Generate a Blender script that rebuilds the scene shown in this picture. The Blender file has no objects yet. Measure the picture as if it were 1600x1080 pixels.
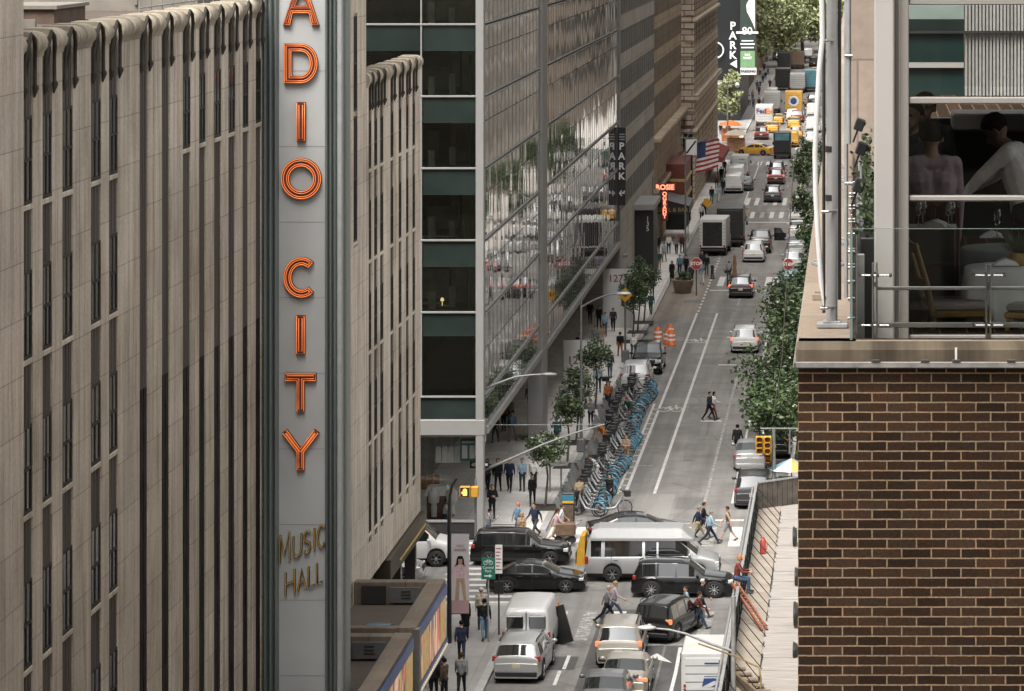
import bpy, math, random
import numpy as np
from mathutils import Vector, Matrix
R = math.radians
sc = bpy.context.scene
COL = sc.collection
random.seed(7)
rng = np.random.default_rng(11)
# ------------------------------------------------------------------ camera, sky, sun, exposure
CAM_Z, FPX, VX, VY = 30.0, 5500.0, 1340.0, -140.0
cam_d = bpy.data.cameras.new('camera')
cam = bpy.data.objects.new('camera', cam_d)
COL.objects.link(cam)
cam.location = (0, 0, CAM_Z)
cam.rotation_euler = (R(90), 0, 0)
cam_d.sensor_width = 36
cam_d.lens = FPX / 1600 * 36
cam_d.shift_x = (800 - VX) / 1600
cam_d.shift_y = (VY - 540) / 1600
cam_d.clip_start = 0.5
cam_d.clip_end = 6000
sc.camera = cam
world = bpy.data.worlds.new('World')
sc.world = world
world.use_nodes = True
wn = world.node_tree
for n in list(wn.nodes):
 wn.nodes.remove(n)
SUN_EL, SUN_ROT = 58, 200
sky = wn.nodes.new('ShaderNodeTexSky')
sky.sky_type = 'NISHITA'
sky.sun_disc = False
sky.sun_elevation = R(SUN_EL)
sky.sun_rotation = R(SUN_ROT)
sky.air_density = 1.0
sky.dust_density = 6.0
sky.ozone_density = 0.3
bg = wn.nodes.new('ShaderNodeBackground')
bg.inputs["Strength"].default_value = 0.12
wo = wn.nodes.new('ShaderNodeOutputWorld')
hs = wn.nodes.new('ShaderNodeHueSaturation')
hs.inputs['Saturation'].default_value = 0.04
wn.links.new(sky.outputs[0], hs.inputs['Color'])
wn.links.new(hs.outputs[0], bg.inputs['Color'])
wn.links.new(bg.outputs[0], wo.inputs['Surface'])
sun_d = bpy.data.lights.new('sun', 'SUN')
sun_d.energy = 1.1
sun_d.angle = R(24)
sun_d.color = (1.0, 0.93, 0.84)
sun = bpy.data.objects.new('sun', sun_d)
COL.objects.link(sun)
sun.rotation_euler = (R(90 - SUN_EL), 0, R(180 - SUN_ROT))
sc.view_settings.view_transform = 'Standard'
sc.view_settings.look = 'None'
sc.view_settings.gamma = 1
sc.view_settings.use_curve_mapping = False
sc.view_settings.exposure = 1.5
sc.render.engine = 'CYCLES'
sc.cycles.use_denoising = True
sc.cycles.max_bounces = 6
sc.cycles.diffuse_bounces = 3
sc.cycles.glossy_bounces = 3
sc.cycles.transmission_bounces = 4
sc.cycles.transparent_max_bounces = 10
sc.cycles.caustics_reflective = False
sc.cycles.caustics_refractive = False
sc.cycles.sample_clamp_indirect = 4.0
def G(px, py, z=0.0):
 """the place on the level z seen at a point of the 1600x1080 photograph"""
 y = FPX * (CAM_Z - z) / (py - VY)
 return Vector(((px - VX) * y / FPX, y, z))
def P(px, py, y):
 return Vector(((px - VX) * y / FPX, y, CAM_Z - (py - VY) * y / FPX))
# ------------------------------------------------------------------ mesh builder
class MB:
 def __init__(s):
  s.v, s.f, s.m, s.s = [], [], [], []
 def add(s, vs, fs, m=0, smooth=False):
  n = len(s.v)
  s.v.extend(tuple(v) for v in vs)
  s.f.extend(tuple(i + n for i in f) for f in fs)
  s.m.extend([m] * len(fs))
  s.s.extend([smooth] * len(fs))
  return s
 def box(s, x0, x1, y0, y1, z0, z1, m=0):
  return s.add([(x0, y0, z0), (x1, y0, z0), (x1, y1, z0), (x0, y1, z0), (x0, y0, z1), (x1, y0, z1), (x1, y1, z1), (x0, y1, z1)],
                     [(3, 2, 1, 0), (4, 5, 6, 7), (0, 1, 5, 4), (1, 2, 6, 5), (2, 3, 7, 6), (3, 0, 4, 7)], m)
 def bbox(s, x0, x1, y0, y1, z0, z1, b=0.02, m=0):
  """box with its twelve edges chamfered by b"""
  vs, idx = [], {}
  X, Y, Z = (x0, x1), (y0, y1), (z0, z1)
  for i in (0, 1):
   for j in (0, 1):
    for k in (0, 1):
     sx, sy, sz = (1, -1)[i] * b, (1, -1)[j] * b, (1, -1)[k] * b
     idx[i, j, k, 0] = len(vs); vs.append((X[i], Y[j] + sy, Z[k] + sz))
     idx[i, j, k, 1] = len(vs); vs.append((X[i] + sx, Y[j], Z[k] + sz))
     idx[i, j, k, 2] = len(vs); vs.append((X[i] + sx, Y[j] + sy, Z[k]))
  fs = []
  c4 = [(0, 0), (1, 0), (1, 1), (0, 1)]
  for a in (0, 1):
   f0 = [idx[a, j, k, 0] for j, k in c4]; fs.append(tuple(f0 if a else f0[::-1]))
   f1 = [idx[i, a, k, 1] for i, k in c4]; fs.append(tuple(f1[::-1] if a else f1))
   f2 = [idx[i, j, a, 2] for i, j in c4]; fs.append(tuple(f2 if a else f2[::-1]))
  for a, c in c4:
   fs.append((idx[a, c, 0, 0], idx[a, c, 1, 0], idx[a, c, 1, 1], idx[a, c, 0, 1]))
   fs.append((idx[a, 0, c, 0], idx[a, 1, c, 0], idx[a, 1, c, 2], idx[a, 0, c, 2]))
   fs.append((idx[0, a, c, 1], idx[1, a, c, 1], idx[1, a, c, 2], idx[0, a, c, 2]))
  for i in (0, 1):
   for j in (0, 1):
    for k in (0, 1):
     fs.append((idx[i, j, k, 0], idx[i, j, k, 1], idx[i, j, k, 2]))
  return s.add(vs, fs, m)
 def quad(s, a, b, c, d, m=0):
  return s.add([a, b, c, d], [(0, 1, 2, 3)], m)
 def bar(s, a, b, w, h, m=0, up=(0, 0, 1)):
  """a rectangular bar from a to b"""
  a, b = Vector(a), Vector(b)
  d = (b - a).normalized()
  u = Vector(up)
  if abs(d.dot(u)) > 0.98:
   u = Vector((0, 1, 0))
  r = d.cross(u).normalized()
  u = r.cross(d)
  vs = []
  for p in (a, b):
   for i, j in ((-1, -1), (1, -1), (1, 1), (-1, 1)):
    vs.append(p + r * (i * w / 2) + u * (j * h / 2))
  return s.add(vs, [(3, 2, 1, 0), (4, 5, 6, 7), (0, 1, 5, 4), (1, 2, 6, 5), (2, 3, 7, 6), (3, 0, 4, 7)], m)
 def tube(s, pts, r, n=8, m=0, caps=True, closed=False, smooth=True):
  pts = [Vector(p) for p in pts]
  k = len(pts)
  rs = r if isinstance(r, (list, tuple)) else [r] * k
  vs = []
  ref = None
  for i, p in enumerate(pts):
   if closed:
    d = pts[(i + 1) % k] - pts[i - 1]
   else:
    d = pts[min(i + 1, k - 1)] - pts[max(i - 1, 0)]
   d = d.normalized() if d.length > 1e-9 else Vector((0, 0, 1))
   if ref is None:
    ref = Vector((1, 0, 0)) if abs(d.x) < 0.8 else Vector((0, 1, 0))
   u = (ref - d * ref.dot(d))
   u = u.normalized() if u.length > 1e-6 else d.orthogonal().normalized()
   ref = u
   w = d.cross(u)
   for j in range(n):
    t = 2 * math.pi * j / n
    vs.append(p + (u * math.cos(t) + w * math.sin(t)) * rs[i])
  fs = []
  for i in range(k if closed else k - 1):
   i2 = (i + 1) % k
   for j in range(n):
    j2 = (j + 1) % n
    fs.append((i * n + j, i * n + j2, i2 * n + j2, i2 * n + j))
  s.add(vs, fs, m, smooth)
  if caps and not closed:
   s.add(vs[:n], [tuple(range(n))[::-1]], m)
   s.add(vs[-n:], [tuple(range(n))], m)
  return s
 def lathe(s, prof, c=(0, 0, 0), n=16, m=0, axis='z', smooth=True):
  """prof = [(radius, height)]"""
  vs = []
  for r, h in prof:
   for j in range(n):
    t = 2 * math.pi * j / n
    a, b = r * math.cos(t), r * math.sin(t)
    q = (a, b, h) if axis == 'z' else ((h, a, b) if axis == 'x' else (b, h, a))
    vs.append((c[0] + q[0], c[1] + q[1], c[2] + q[2]))
  fs = []
  for i in range(len(prof) - 1):
   for j in range(n):
    j2 = (j + 1) % n
    fs.append((i * n + j, i * n + j2, (i + 1) * n + j2, (i + 1) * n + j))
  return s.add(vs, fs, m, smooth)
 def ell(s, c, r, n=12, k=8, m=0):
  prof = []
  vs = []
  for i in range(k + 1):
   a = math.pi * i / k - math.pi / 2
   for j in range(n):
    t = 2 * math.pi * j / n
    vs.append((c[0] + r[0] * math.cos(a) * math.cos(t), c[1] + r[1] * math.cos(a) * math.sin(t), c[2] + r[2] * math.sin(a)))
  fs = [(i * n + j, i * n + (j + 1) % n, (i + 1) * n + (j + 1) % n, (i + 1) * n + j) for i in range(k) for j in range(n)]
  return s.add(vs, fs, m, True)
 def prism(s, poly, a, b, axis='y', m=0):
  """polygon swept from a to b along an axis; poly in (x,z) for y, (y,z) for x, (x,y) for z"""
  def q(p, t):
   return (p[0], t, p[1]) if axis == 'y' else ((t, p[0], p[1]) if axis == 'x' else (p[0], p[1], t))
  n = len(poly)
  vs = [q(p, a) for p in poly] + [q(p, b) for p in poly]
  fs = [tuple(range(n))[::-1], tuple(range(n, 2 * n))] + [(i, (i + 1) % n, n + (i + 1) % n, n + i) for i in range(n)]
  return s.add(vs, fs, m)
 def xform(s, M):
  s.v = [tuple(M @ Vector(v)) for v in s.v]
  return s
 def merge(s, o, dm=0):
  n = len(s.v)
  s.v += o.v
  s.f += [tuple(i + n for i in f) for f in o.f]
  s.m += [k + dm for k in o.m]
  s.s += o.s
  return s
 def mesh(s, name, mats):
  me = bpy.data.meshes.new(name)
  me.from_pydata(s.v, [], s.f)
  for k in (mats if isinstance(mats, (list, tuple)) else [mats]):
   me.materials.append(k)
  me.polygons.foreach_set('material_index', s.m)
  me.polygons.foreach_set('use_smooth', s.s)
  me.update()
  return me
 def build(s, name, mats, parent=None, loc=None, rot=None):
  return link(name, s.mesh(name, mats), parent, loc, rot)
def link(name, data, parent=None, loc=None, rot=None):
 o = bpy.data.objects.new(name, data)
 COL.objects.link(o)
 if parent is not None:
  o.parent = parent
 if loc is not None:
  o.location = loc
 if rot is not None:
  o.rotation_euler = rot
 return o
def tag(o, label, cat, group=None):
 o['label'] = label
 o['category'] = cat
 if group:
  o['group'] = group
 return o
def thing(name, label, cat, loc=(0, 0, 0), rz=0.0, group=None):
 o = link(name, None, None, loc, (0, 0, rz))
 o.empty_display_size = 0.3
 return tag(o, label, cat, group)
def structure(name, mb, mats):
 o = mb.build(name, mats)
 o['kind'] = 'structure'
 return o
KIDS = {}
def kids(o):
 return [c for c in bpy.data.objects if c.parent is o]
def dup(src, loc, rz, label, paint=None, group=None, scale=None, tree=None):
 """copy of a thing with copies of its parts and their sub-parts; paint re-colours the slot called paint"""
 if src.name not in KIDS:
  byp = {}
  for c in bpy.data.objects:
   if c.parent:
    byp.setdefault(c.parent.name, []).append(c)
  KIDS[src.name] = byp
 byp = KIDS[src.name]
 def cp(o, par):
  c = o.copy()
  COL.objects.link(c)
  c.parent = par
  if paint is not None and c.type == 'MESH':
   for i, sl in enumerate(c.material_slots):
    if sl.material and sl.material.get('paint'):
     sl.link = 'OBJECT'
     sl.material = paint
  for k in byp.get(o.name, ()):
   cp(k, c)
  return c
 r = cp(src, None)
 r.location = loc
 r.rotation_euler = (0, 0, rz)
 if scale:
  r.scale = (scale,) * 3 if not isinstance(scale, (tuple, list)) else scale
 r['label'] = label
 if group:
  r['group'] = group
 return r
def drop(o):
 """remove a prototype and its parts"""
 for c in [c for c in bpy.data.objects if c.parent is o]:
  drop(c)
 bpy.data.objects.remove(o)
TXT = {}
def text_mesh(body, size=1.0, extrude=0.01, shear_y=0.0, res=3, space=1.0, bold=0.0):
 key = (body, size, extrude, shear_y, space, bold)
 if key in TXT:
  return TXT[key]
 cu = bpy.data.curves.new('lettering', 'FONT')
 cu.body = body
 cu.size = size
 cu.extrude = extrude
 cu.align_x = 'CENTER'
 cu.align_y = 'CENTER'
 cu.resolution_u = res
 cu.space_character = space
 cu.offset = bold
 o = bpy.data.objects.new('lettering', cu)
 COL.objects.link(o)
 dg = bpy.context.evaluated_depsgraph_get()
 me = bpy.data.meshes.new_from_object(o.evaluated_get(dg))
 bpy.data.objects.remove(o)
 me.materials.clear()
 if shear_y:
  for v in me.vertices:
   v.co.y += shear_y * v.co.x
 TXT[key] = me
 return me
def lettering(body, size, mat, loc, parent=None, rot=(R(90), 0, 0), name='lettering', **kw):
 me = text_mesh(body, size, **kw).copy()
 me.materials.append(mat)
 return link(name, me, parent, loc, rot)
# ------------------------------------------------------------------ materials
def _nodes(name):
 m = bpy.data.materials.new(name)
 m.use_nodes = True
 nt = m.node_tree
 return m, nt, nt.nodes['Principled BSDF']
def nd(nt, t, **kw):
 n = nt.nodes.new(t)
 for k, v in kw.items():
  if k in n.inputs:
   n.inputs[k].default_value = v
  else:
   setattr(n, k, v)
 return n
def coords(nt, plane=None, obj=False):
 tc = nd(nt, 'ShaderNodeTexCoord') if obj else nd(nt, 'ShaderNodeNewGeometry')
 o = tc.outputs['Object'] if obj else tc.outputs['Position']
 if plane is None:
  return o
 sp = nd(nt, 'ShaderNodeSeparateXYZ')
 nt.links.new(o, sp.inputs[0])
 cb = nd(nt, 'ShaderNodeCombineXYZ')
 for i, a in enumerate(plane):
  nt.links.new(sp.outputs['XYZ'.index(a)], cb.inputs[i])
 return cb.outputs[0]
def ramp(nt, fac, stops):
 r = nd(nt, 'ShaderNodeValToRGB')
 e = r.color_ramp.elements
 while len(e) < len(stops):
  e.new(0.5)
 for i, (p, c) in enumerate(stops):
  e[i].position = p
  e[i].color = (c, c, c, 1) if not isinstance(c, (tuple, list)) else (*c, 1)
 nt.links.new(fac, r.inputs[0])
 return r.outputs[0]
def mix(nt, fac, a, b, mode='MIX'):
 n = nd(nt, 'ShaderNodeMix', data_type='RGBA', blend_type=mode)
 ins = [i for i in n.inputs if i.enabled]
 for sock, v in zip((n.inputs[0], n.inputs[6], n.inputs[7]), (fac, a, b)):
  if hasattr(v, 'links'):
   nt.links.new(v, sock)
  elif isinstance(v, (tuple, list)):
   sock.default_value = (*v[:3], 1)
  else:
   sock.default_value = v
 return n.outputs[2]
def noise(nt, vec, scale, detail=3, rough=0.55, sx=None):
 if sx:
  mp = nd(nt, 'ShaderNodeMapping')
  mp.inputs['Scale'].default_value = sx
  nt.links.new(vec, mp.inputs[0])
  vec = mp.outputs[0]
 n = nd(nt, 'ShaderNodeTexNoise', Scale=scale, Detail=detail, Roughness=rough)
 nt.links.new(vec, n.inputs['Vector'])
 return n.outputs['Fac']
def bump(nt, bsdf, h, strength=0.2, dist=0.02):
 b = nd(nt, 'ShaderNodeBump', Strength=strength, Distance=dist)
 nt.links.new(h, b.inputs['Height'])
 nt.links.new(b.outputs[0], bsdf.inputs['Normal'])
MATS = {}
def mat(name, col, rough=0.6, metal=0.0, var=0.15, scale=3.0, spec=0.5, emit=None, estr=0.0, coat=0.0, sx=None, bmp=0.0, obj=True, paint=False):
 """plain material with a mottled colour"""
 if name in MATS:
  return MATS[name]
 m, nt, b = _nodes(name)
 b.inputs['Roughness'].default_value = rough
 b.inputs['Metallic'].default_value = metal
 b.inputs['Specular IOR Level'].default_value = spec
 if coat:
  b.inputs['Coat Weight'].default_value = coat
  b.inputs['Coat Roughness'].default_value = 0.06
 if var > 0:
  n = noise(nt, coords(nt, obj=obj), scale, sx=sx)
  c = ramp(nt, n, [(0.25, tuple(x * (1 - var) for x in col)), (0.75, tuple(min(1, x * (1 + var)) for x in col))])
  nt.links.new(c, b.inputs['Base Color'])
  if bmp:
   bump(nt, b, n, bmp)
 else:
  b.inputs['Base Color'].default_value = (*col, 1)
 if emit:
  b.inputs['Emission Color'].default_value = (*emit, 1)
  b.inputs['Emission Strength'].default_value = estr
 if paint:
  m['paint'] = True
 MATS[name] = m
 return m
def stone_mat(name, plane, col, joint, bw, bh, jw=0.012, streak=0.35, off=0.5, blockvar=0.12, rough=0.85, grime=0.5, stain=0.0):
 """ashlar with joints, block-to-block tone, vertical streaks and blotches; plane gives the two wall axes"""
 m, nt, b = _nodes(name)
 v = coords(nt, plane)
 br = nd(nt, 'ShaderNodeTexBrick', Scale=1.0)
 br.inputs['Brick Width'].default_value = bw
 br.inputs['Row Height'].default_value = bh
 br.inputs['Mortar Size'].default_value = jw
 br.inputs['Mortar Smooth'].default_value = 0.1
 br.inputs['Bias'].default_value = 0.0
 br.offset = off
 br.inputs['Color1'].default_value = (*[c * (1 - blockvar) for c in col], 1)
 br.inputs['Color2'].default_value = (*[c * (1 + blockvar) for c in col], 1)
 br.inputs['Mortar'].default_value = (*joint, 1)
 nt.links.new(v, br.inputs['Vector'])
 c = br.outputs['Color']
 st = noise(nt, v, 1.6, 4, 0.6, sx=(2.2, 0.09, 1))
 c = mix(nt, 1.0, c, ramp(nt, st, [(0.3, 1 - streak), (0.62, 1.06)]), 'MULTIPLY')
 bl = noise(nt, v, 0.22, 5, 0.65)
 c = mix(nt, 1.0, c, ramp(nt, bl, [(0.3, (1 - grime * 0.5, 1 - grime * 0.52, 1 - grime * 0.56)), (0.65, 1.05)]), 'MULTIPLY')
 if stain:
  sn = noise(nt, v, .8, 6, .72, sx=(1.7, .22, 1))
  c = mix(nt, ramp(nt, sn, [(.5, 0), (.66, stain)]), c, mix(nt, 1.0, c, (.62, .53, .42), 'MULTIPLY'))
 fine = noise(nt, v, 9, 3)
 c = mix(nt, 1.0, c, ramp(nt, fine, [(0.3, 0.88), (0.7, 1.08)]), 'MULTIPLY')
 nt.links.new(c, b.inputs['Base Color'])
 b.inputs['Roughness'].default_value = rough
 b.inputs['Specular IOR Level'].default_value = .12
 bump(nt, b, fine, 0.25, 0.01)
 MATS[name] = m
 return m
def glass_mat(name, tint, amount, rough=0.02, ior=1.5):
 """thin pane: see-through with a mirror-like sheen; amount = how much the pane keeps from passing"""
 m, nt, b = _nodes(name)
 nt.nodes.remove(b)
 out = nt.nodes['Material Output']
 tr = nd(nt, 'ShaderNodeBsdfTransparent')
 tr.inputs[0].default_value = (*tint, 1)
 gl = nd(nt, 'ShaderNodeBsdfGlossy')
 gl.inputs['Roughness'].default_value = rough
 gl.inputs['Color'].default_value = (0.9, 0.93, 0.92, 1)
 fr = nd(nt, 'ShaderNodeFresnel', IOR=ior)
 ma = nd(nt, 'ShaderNodeMath', operation='MULTIPLY_ADD')
 nt.links.new(fr.outputs[0], ma.inputs[0])
 ma.inputs[1].default_value = 1.0
 ma.inputs[2].default_value = amount
 mx = nd(nt, 'ShaderNodeMixShader')
 nt.links.new(ma.outputs[0], mx.inputs[0])
 nt.links.new(tr.outputs[0], mx.inputs[1])
 nt.links.new(gl.outputs[0], mx.inputs[2])
 nt.links.new(mx.outputs[0], out.inputs['Surface'])
 MATS[name] = m
 return m
M_dark = mat('dark_rubber', (0.018, 0.018, 0.018), 0.75)
M_blackpl = mat('black_plastic', (0.022, 0.021, 0.021), 0.45)
M_steel = mat('steel', (0.42, 0.41, 0.4), 0.38, 0.85, 0.12, 6)
M_galv = mat('galvanised_steel', (0.30, 0.30, 0.295), 0.55, 0.3, 0.2, 5)
M_chrome = mat('chrome', (0.72, 0.72, 0.72), 0.12, 1.0, 0.05)
M_white = mat('white_paint', (0.6, 0.585, 0.56), 0.5, 0, 0.06, 2)
M_black = mat('black_paint', (0.014, 0.014, 0.015), 0.4, 0, 0.1)
# ------------------------------------------------------------------ ground, roads, pavements
def asphalt_mat(name, col, patch=0.18):
 m, nt, b = _nodes(name)
 v = coords(nt)
 patch = patch * 1.35
 c = ramp(nt, noise(nt, v, 0.35, 5, 0.65), [(0.3, tuple(x * (1 - patch) for x in col)), (0.7, tuple(x * (1 + patch) for x in col))])
 tr = noise(nt, v, 0.9, 3, 0.6, sx=(1.0, 0.04, 1))
 c = mix(nt, 1.0, c, ramp(nt, tr, [(0.32, 0.7), (0.62, 1.1)]), 'MULTIPLY')
 f = noise(nt, v, 14, 2)
 c = mix(nt, 1.0, c, ramp(nt, f, [(0.3, 0.87), (0.7, 1.1)]), 'MULTIPLY')
 vo = nd(nt, 'ShaderNodeTexVoronoi', feature='DISTANCE_TO_EDGE', Scale=0.16)
 nt.links.new(v, vo.inputs['Vector'])
 c = mix(nt, 1.0, c, ramp(nt, vo.outputs['Distance'], [(0.0, 0.72), (0.012, 1.0)]), 'MULTIPLY')
 nt.links.new(c, b.inputs['Base Color'])
 b.inputs['Roughness'].default_value = 0.8
 bump(nt, b, f, 0.15, 0.01)
 MATS[name] = m
 return m
def paving_mat(name, col, size):
 m, nt, b = _nodes(name)
 v = coords(nt)
 br = nd(nt, 'ShaderNodeTexBrick', Scale=1.0)
 br.offset = 0.0
 for k, x in (('Brick Width', size), ('Row Height', size), ('Mortar Size', 0.012), ('Mortar Smooth', 0.2)):
  br.inputs[k].default_value = x
 br.inputs['Color1'].default_value = (*[c * 0.93 for c in col], 1)
 br.inputs['Color2'].default_value = (*[c * 1.06 for c in col], 1)
 br.inputs['Mortar'].default_value = (*[c * 0.6 for c in col], 1)
 nt.links.new(v, br.inputs['Vector'])
 c = mix(nt, 1.0, br.outputs['Color'], ramp(nt, noise(nt, v, 0.5, 5, 0.7), [(0.3, 0.8), (0.65, 1.05)]), 'MULTIPLY')
 c = mix(nt, 1.0, c, ramp(nt, noise(nt, v, 6, 3), [(0.3, 0.9), (0.7, 1.05)]), 'MULTIPLY')
 nt.links.new(c, b.inputs['Base Color'])
 b.inputs['Roughness'].default_value = 0.8
 MATS[name] = m
 return m
M_asph = asphalt_mat('asphalt', (0.185, 0.174, 0.163))
M_asph_ave = asphalt_mat('asphalt_avenue', (0.195, 0.184, 0.172))
M_asph_dark = asphalt_mat('asphalt_new', (0.075, 0.072, 0.07), 0.1)
M_asph_pale = asphalt_mat('asphalt_pale', (0.22, 0.21, 0.195), 0.08)
M_beige = asphalt_mat('painted_beige', (0.235, 0.20, 0.165), 0.1)
M_walk = paving_mat('concrete_paving', (0.42, 0.39, 0.36), 1.5)
M_walk_near = paving_mat('concrete_paving_near', (0.31, 0.292, 0.275), 1.5)
M_plaza = paving_mat('plaza_paving', (0.68, 0.645, 0.61), 1.2)
M_kerb = mat('kerb_stone', (0.36, 0.35, 0.33), 0.8, 0, 0.15, 1.5)
def worn_paint(name, col, under, lo):
 m, nt, b = _nodes(name)
 v = coords(nt)
 n = noise(nt, v, 3.2, 5, .75)
 c = mix(nt, ramp(nt, n, [(lo, 0), (lo + .12, 1)]), under, mix(nt, noise(nt, v, 1.2, 3), tuple(x * .75 for x in col), tuple(x * 1.15 for x in col)))
 nt.links.new(c, b.inputs['Base Color'])
 b.inputs['Roughness'].default_value = .8
 MATS[name] = m
 return m
M_mark = worn_paint('road_paint', (0.56, 0.545, 0.52), (.2, .19, .18), .33)
M_mark_old = worn_paint('road_paint_worn', (0.42, 0.41, 0.39), (.19, .18, .17), .46)
g = MB(); g.quad((-3000, -1500, -0.05), (3000, -1500, -0.05), (3000, 4500, -0.05), (-3000, 4500, -0.05))
structure('ground', g, M_asph_ave)
g = MB(); g.quad((-16.5, -40, 0), (-1, -40, 0), (-1, 151.6, 0), (-16.5, 151.6, 0)); g.quad((-17, 169.4, 0), (-1, 169.4, 0), (-1, 1000, 0), (-17, 1000, 0))
structure('road', g, M_asph)
g = MB(); g.quad((-300, 151.6, 0), (300, 151.6, 0), (300, 169.4, 0), (-300, 169.4, 0))
structure('avenue_road', g, M_asph_ave)
WZ = 0.14
CLN, CRN = -14.5, -4.5      # kerbs of the near block
CLF, CRF = -15.2, -3.5      # kerbs of the far block
def pavement(name, x0, x1, y0, y1, m, kx=None):
 b = MB()
 b.box(x0, x1, y0, y1, -0.04, WZ)
 structure(name, b, m)
pavement('pavement_near_left', -40, CLN - 0.16, -20, 151.2, M_walk_near)
pavement('pavement_near_right', CRN + 0.16, 40, -20, 151.2, M_walk_near)
pavement('pavement_far_left', -60, CLF - 0.16, 169.8, 421, M_plaza)
pavement('pavement_far_right', CRF + 0.16, 40, 169.8, 421, M_walk)
pavement('pavement_distant_left', -60, CLF - 0.16, 441, 960, M_walk_near)
pavement('pavement_distant_right', CRF + 0.16, 40, 441, 960, M_walk)
k = MB()
for x, y0, y1 in ((CLN, -20, 151.2), (CRN, -20, 151.2), (CLF, 169.8, 421), (CRF, 169.8, 421), (CLF, 441, 960), (CRF, 441, 960)):
 k.box(x - 0.16, x + 0.16, y0, y1, -0.03, WZ + 0.005)
for x0, x1, y in ((-60, CLN - .16, 151.36), (CRN + .16, 60, 151.36), (-60, CLF - .16, 169.64), (CRF + .16, 60, 169.64), (-60, CLF - .16, 421.16), (CRF + .16, 60, 421.16)):
 k.box(x0, x1, y - 0.16, y + 0.16, -0.03, WZ + 0.005)
structure('kerb', k, M_kerb)
# patches of other asphalt
pz = MB()
def sheet(b, x0, x1, y0, y1, z, m=0):
 b.quad((x0, y0, z), (x1, y0, z), (x1, y1, z), (x0, y1, z), m)
sheet(pz, -13.0, -9.35, 173.6, 181.0, 0.004, 0)
sheet(pz, -11.3, -8.4, 238.5, 246, 0.004, 0)
sheet(pz, -7.8, -4.9, 133.5, 143.5, 0.004, 1)
sheet(pz, -10.9, -7.9, 128, 151, 0.004, 1)
sheet(pz, -13.9, -11.2, 139, 141.5, 0.004, 1)
sheet(pz, -14.2, -11.6, 142, 151, 0.004, 0)
sheet(pz, -40, -6, 164.5, 167.5, 0.004, 0)
sheet(pz, -9, 0, 152.2, 155.2, 0.004, 0)
sheet(pz, -10.2, -6.0, 291, 300, 0.004, 0)
sheet(pz, -12, -6.5, 214, 216.5, 0.004, 0)
r5 = random.Random(9)
for i in range(26):
 x, y = r5.uniform(-13.5, -6), r5.uniform(172, 400)
 w, d = r5.uniform(.5, 1.6), r5.uniform(1.2, 9)
 sheet(pz, x, x + w, y, y + d, .0044 + .00012 * i, 2 + i % 2)
for i in range(12):
 x, y = r5.uniform(-30, 0), r5.uniform(153, 164)
 sheet(pz, x, x + r5.uniform(1, 5), y, y + r5.uniform(.6, 2), .0044 + .00012 * i, 2 + i % 2)
structure('road_patches', pz, [M_asph_pale, M_asph_dark, asphalt_mat('asphalt_cut', (.15, .142, .134), .1), asphalt_mat('asphalt_cut_pale', (.215, .203, .19), .1)])
pz = MB(); pz.add([(CLF + .17, 256, .004), (CLF + .17, 291, .004), (-11.9, 291, .004), (-11.9, 262, .004)], [(0, 3, 2, 1)])
structure('painted_kerb_extension', pz, M_beige)
mk = MB()
def line(x, y0, y1, w=0.13, m=0, x1=None):
 x1 = x if x1 is None else x1
 mk.quad((x - w / 2, y0, .009), (x + w / 2, y0, .009), (x1 + w / 2, y1, .009), (x1 - w / 2, y1, .009), m)
line(-12.35, 181, 214); line(-11.95, 181, 262, .16); line(-10.45, 181, 262, .16)
for i in range(16):
 line(-12.15, 181.5 + 2 * i, 181.75 + 2 * i, .5)
for i in range(24):
 line(-11.9, 263 + 2.2 * i, 264 + 2.2 * i, .17)
line(-7.75, 178, 232, .15, 1); line(-6.35, 178, 262, .12); line(-6.2, 262, 420, .14)
line(-11.6, 316, 420, .14, 0)
for y in (206.5, 232, 247):
 sheet(mk, -9.2, -8.0, y, y + .5, .009)
sheet(mk, -7.0, -5.6, 172.9, 173.3, .009); sheet(mk, -13.5, -11, 190, 190.2, .009, 1)
for y in (267, 300, 372, 396):
 line(-9.1, y, y + 5, .14, 1); line(-7.6, y + 9, y + 13, .14, 1)
# crosswalk bars: far side of the avenue, near side, mid-block, next avenue
def bars(xs, y0, y1, w=0.55, skip=()):
 for i, x in enumerate(xs):
  sheet(mk, x - w / 2, x + w / 2, y0, y1, .009, 1 if i % 4 == 2 else 0)
bars([-14.6 + 1.25 * i for i in range(9)], 166.0, 171.2)
bars([-13.9 + 1.25 * i for i in range(8)], 144.6, 150.6)
bars([-11.0, -9.7, -8.4, -7.2, -6.6], 281, 288, .5); sheet(mk, -11.7, -9.4, 277.5, 278.1, .009); sheet(mk, -9, -6.3, 277.5, 278.1, .009)
bars([-11.3 + .95 * i for i in range(6)], 358, 367, .42); bars([-11.3 + .95 * i for i in range(6)], 343, 350, .42); sheet(mk, -11.4, -5.2, 338, 338.7, .009)
bars([-14.6 + 1.0 * i for i in range(11)], 414, 420, .5); bars([-14.6 + 1.0 * i for i in range(11)], 441, 448, .5)
for y in (151.8, 153.2, 154.6, 156.0):          # bars across the avenue beside the theatre corner
 for x0 in (-20.5, ):
  pass
for i in range(13):
 sheet(mk, -18.6, -15.0, 152.3 + 1.3 * i, 152.8 + 1.3 * i, .009)
 sheet(mk, -3.6, -.4, 152.3 + 1.3 * i, 152.8 + 1.3 * i, .009)
sheet(mk, -11, -7.6, 172.0, 172.35, .009, 1)
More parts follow.
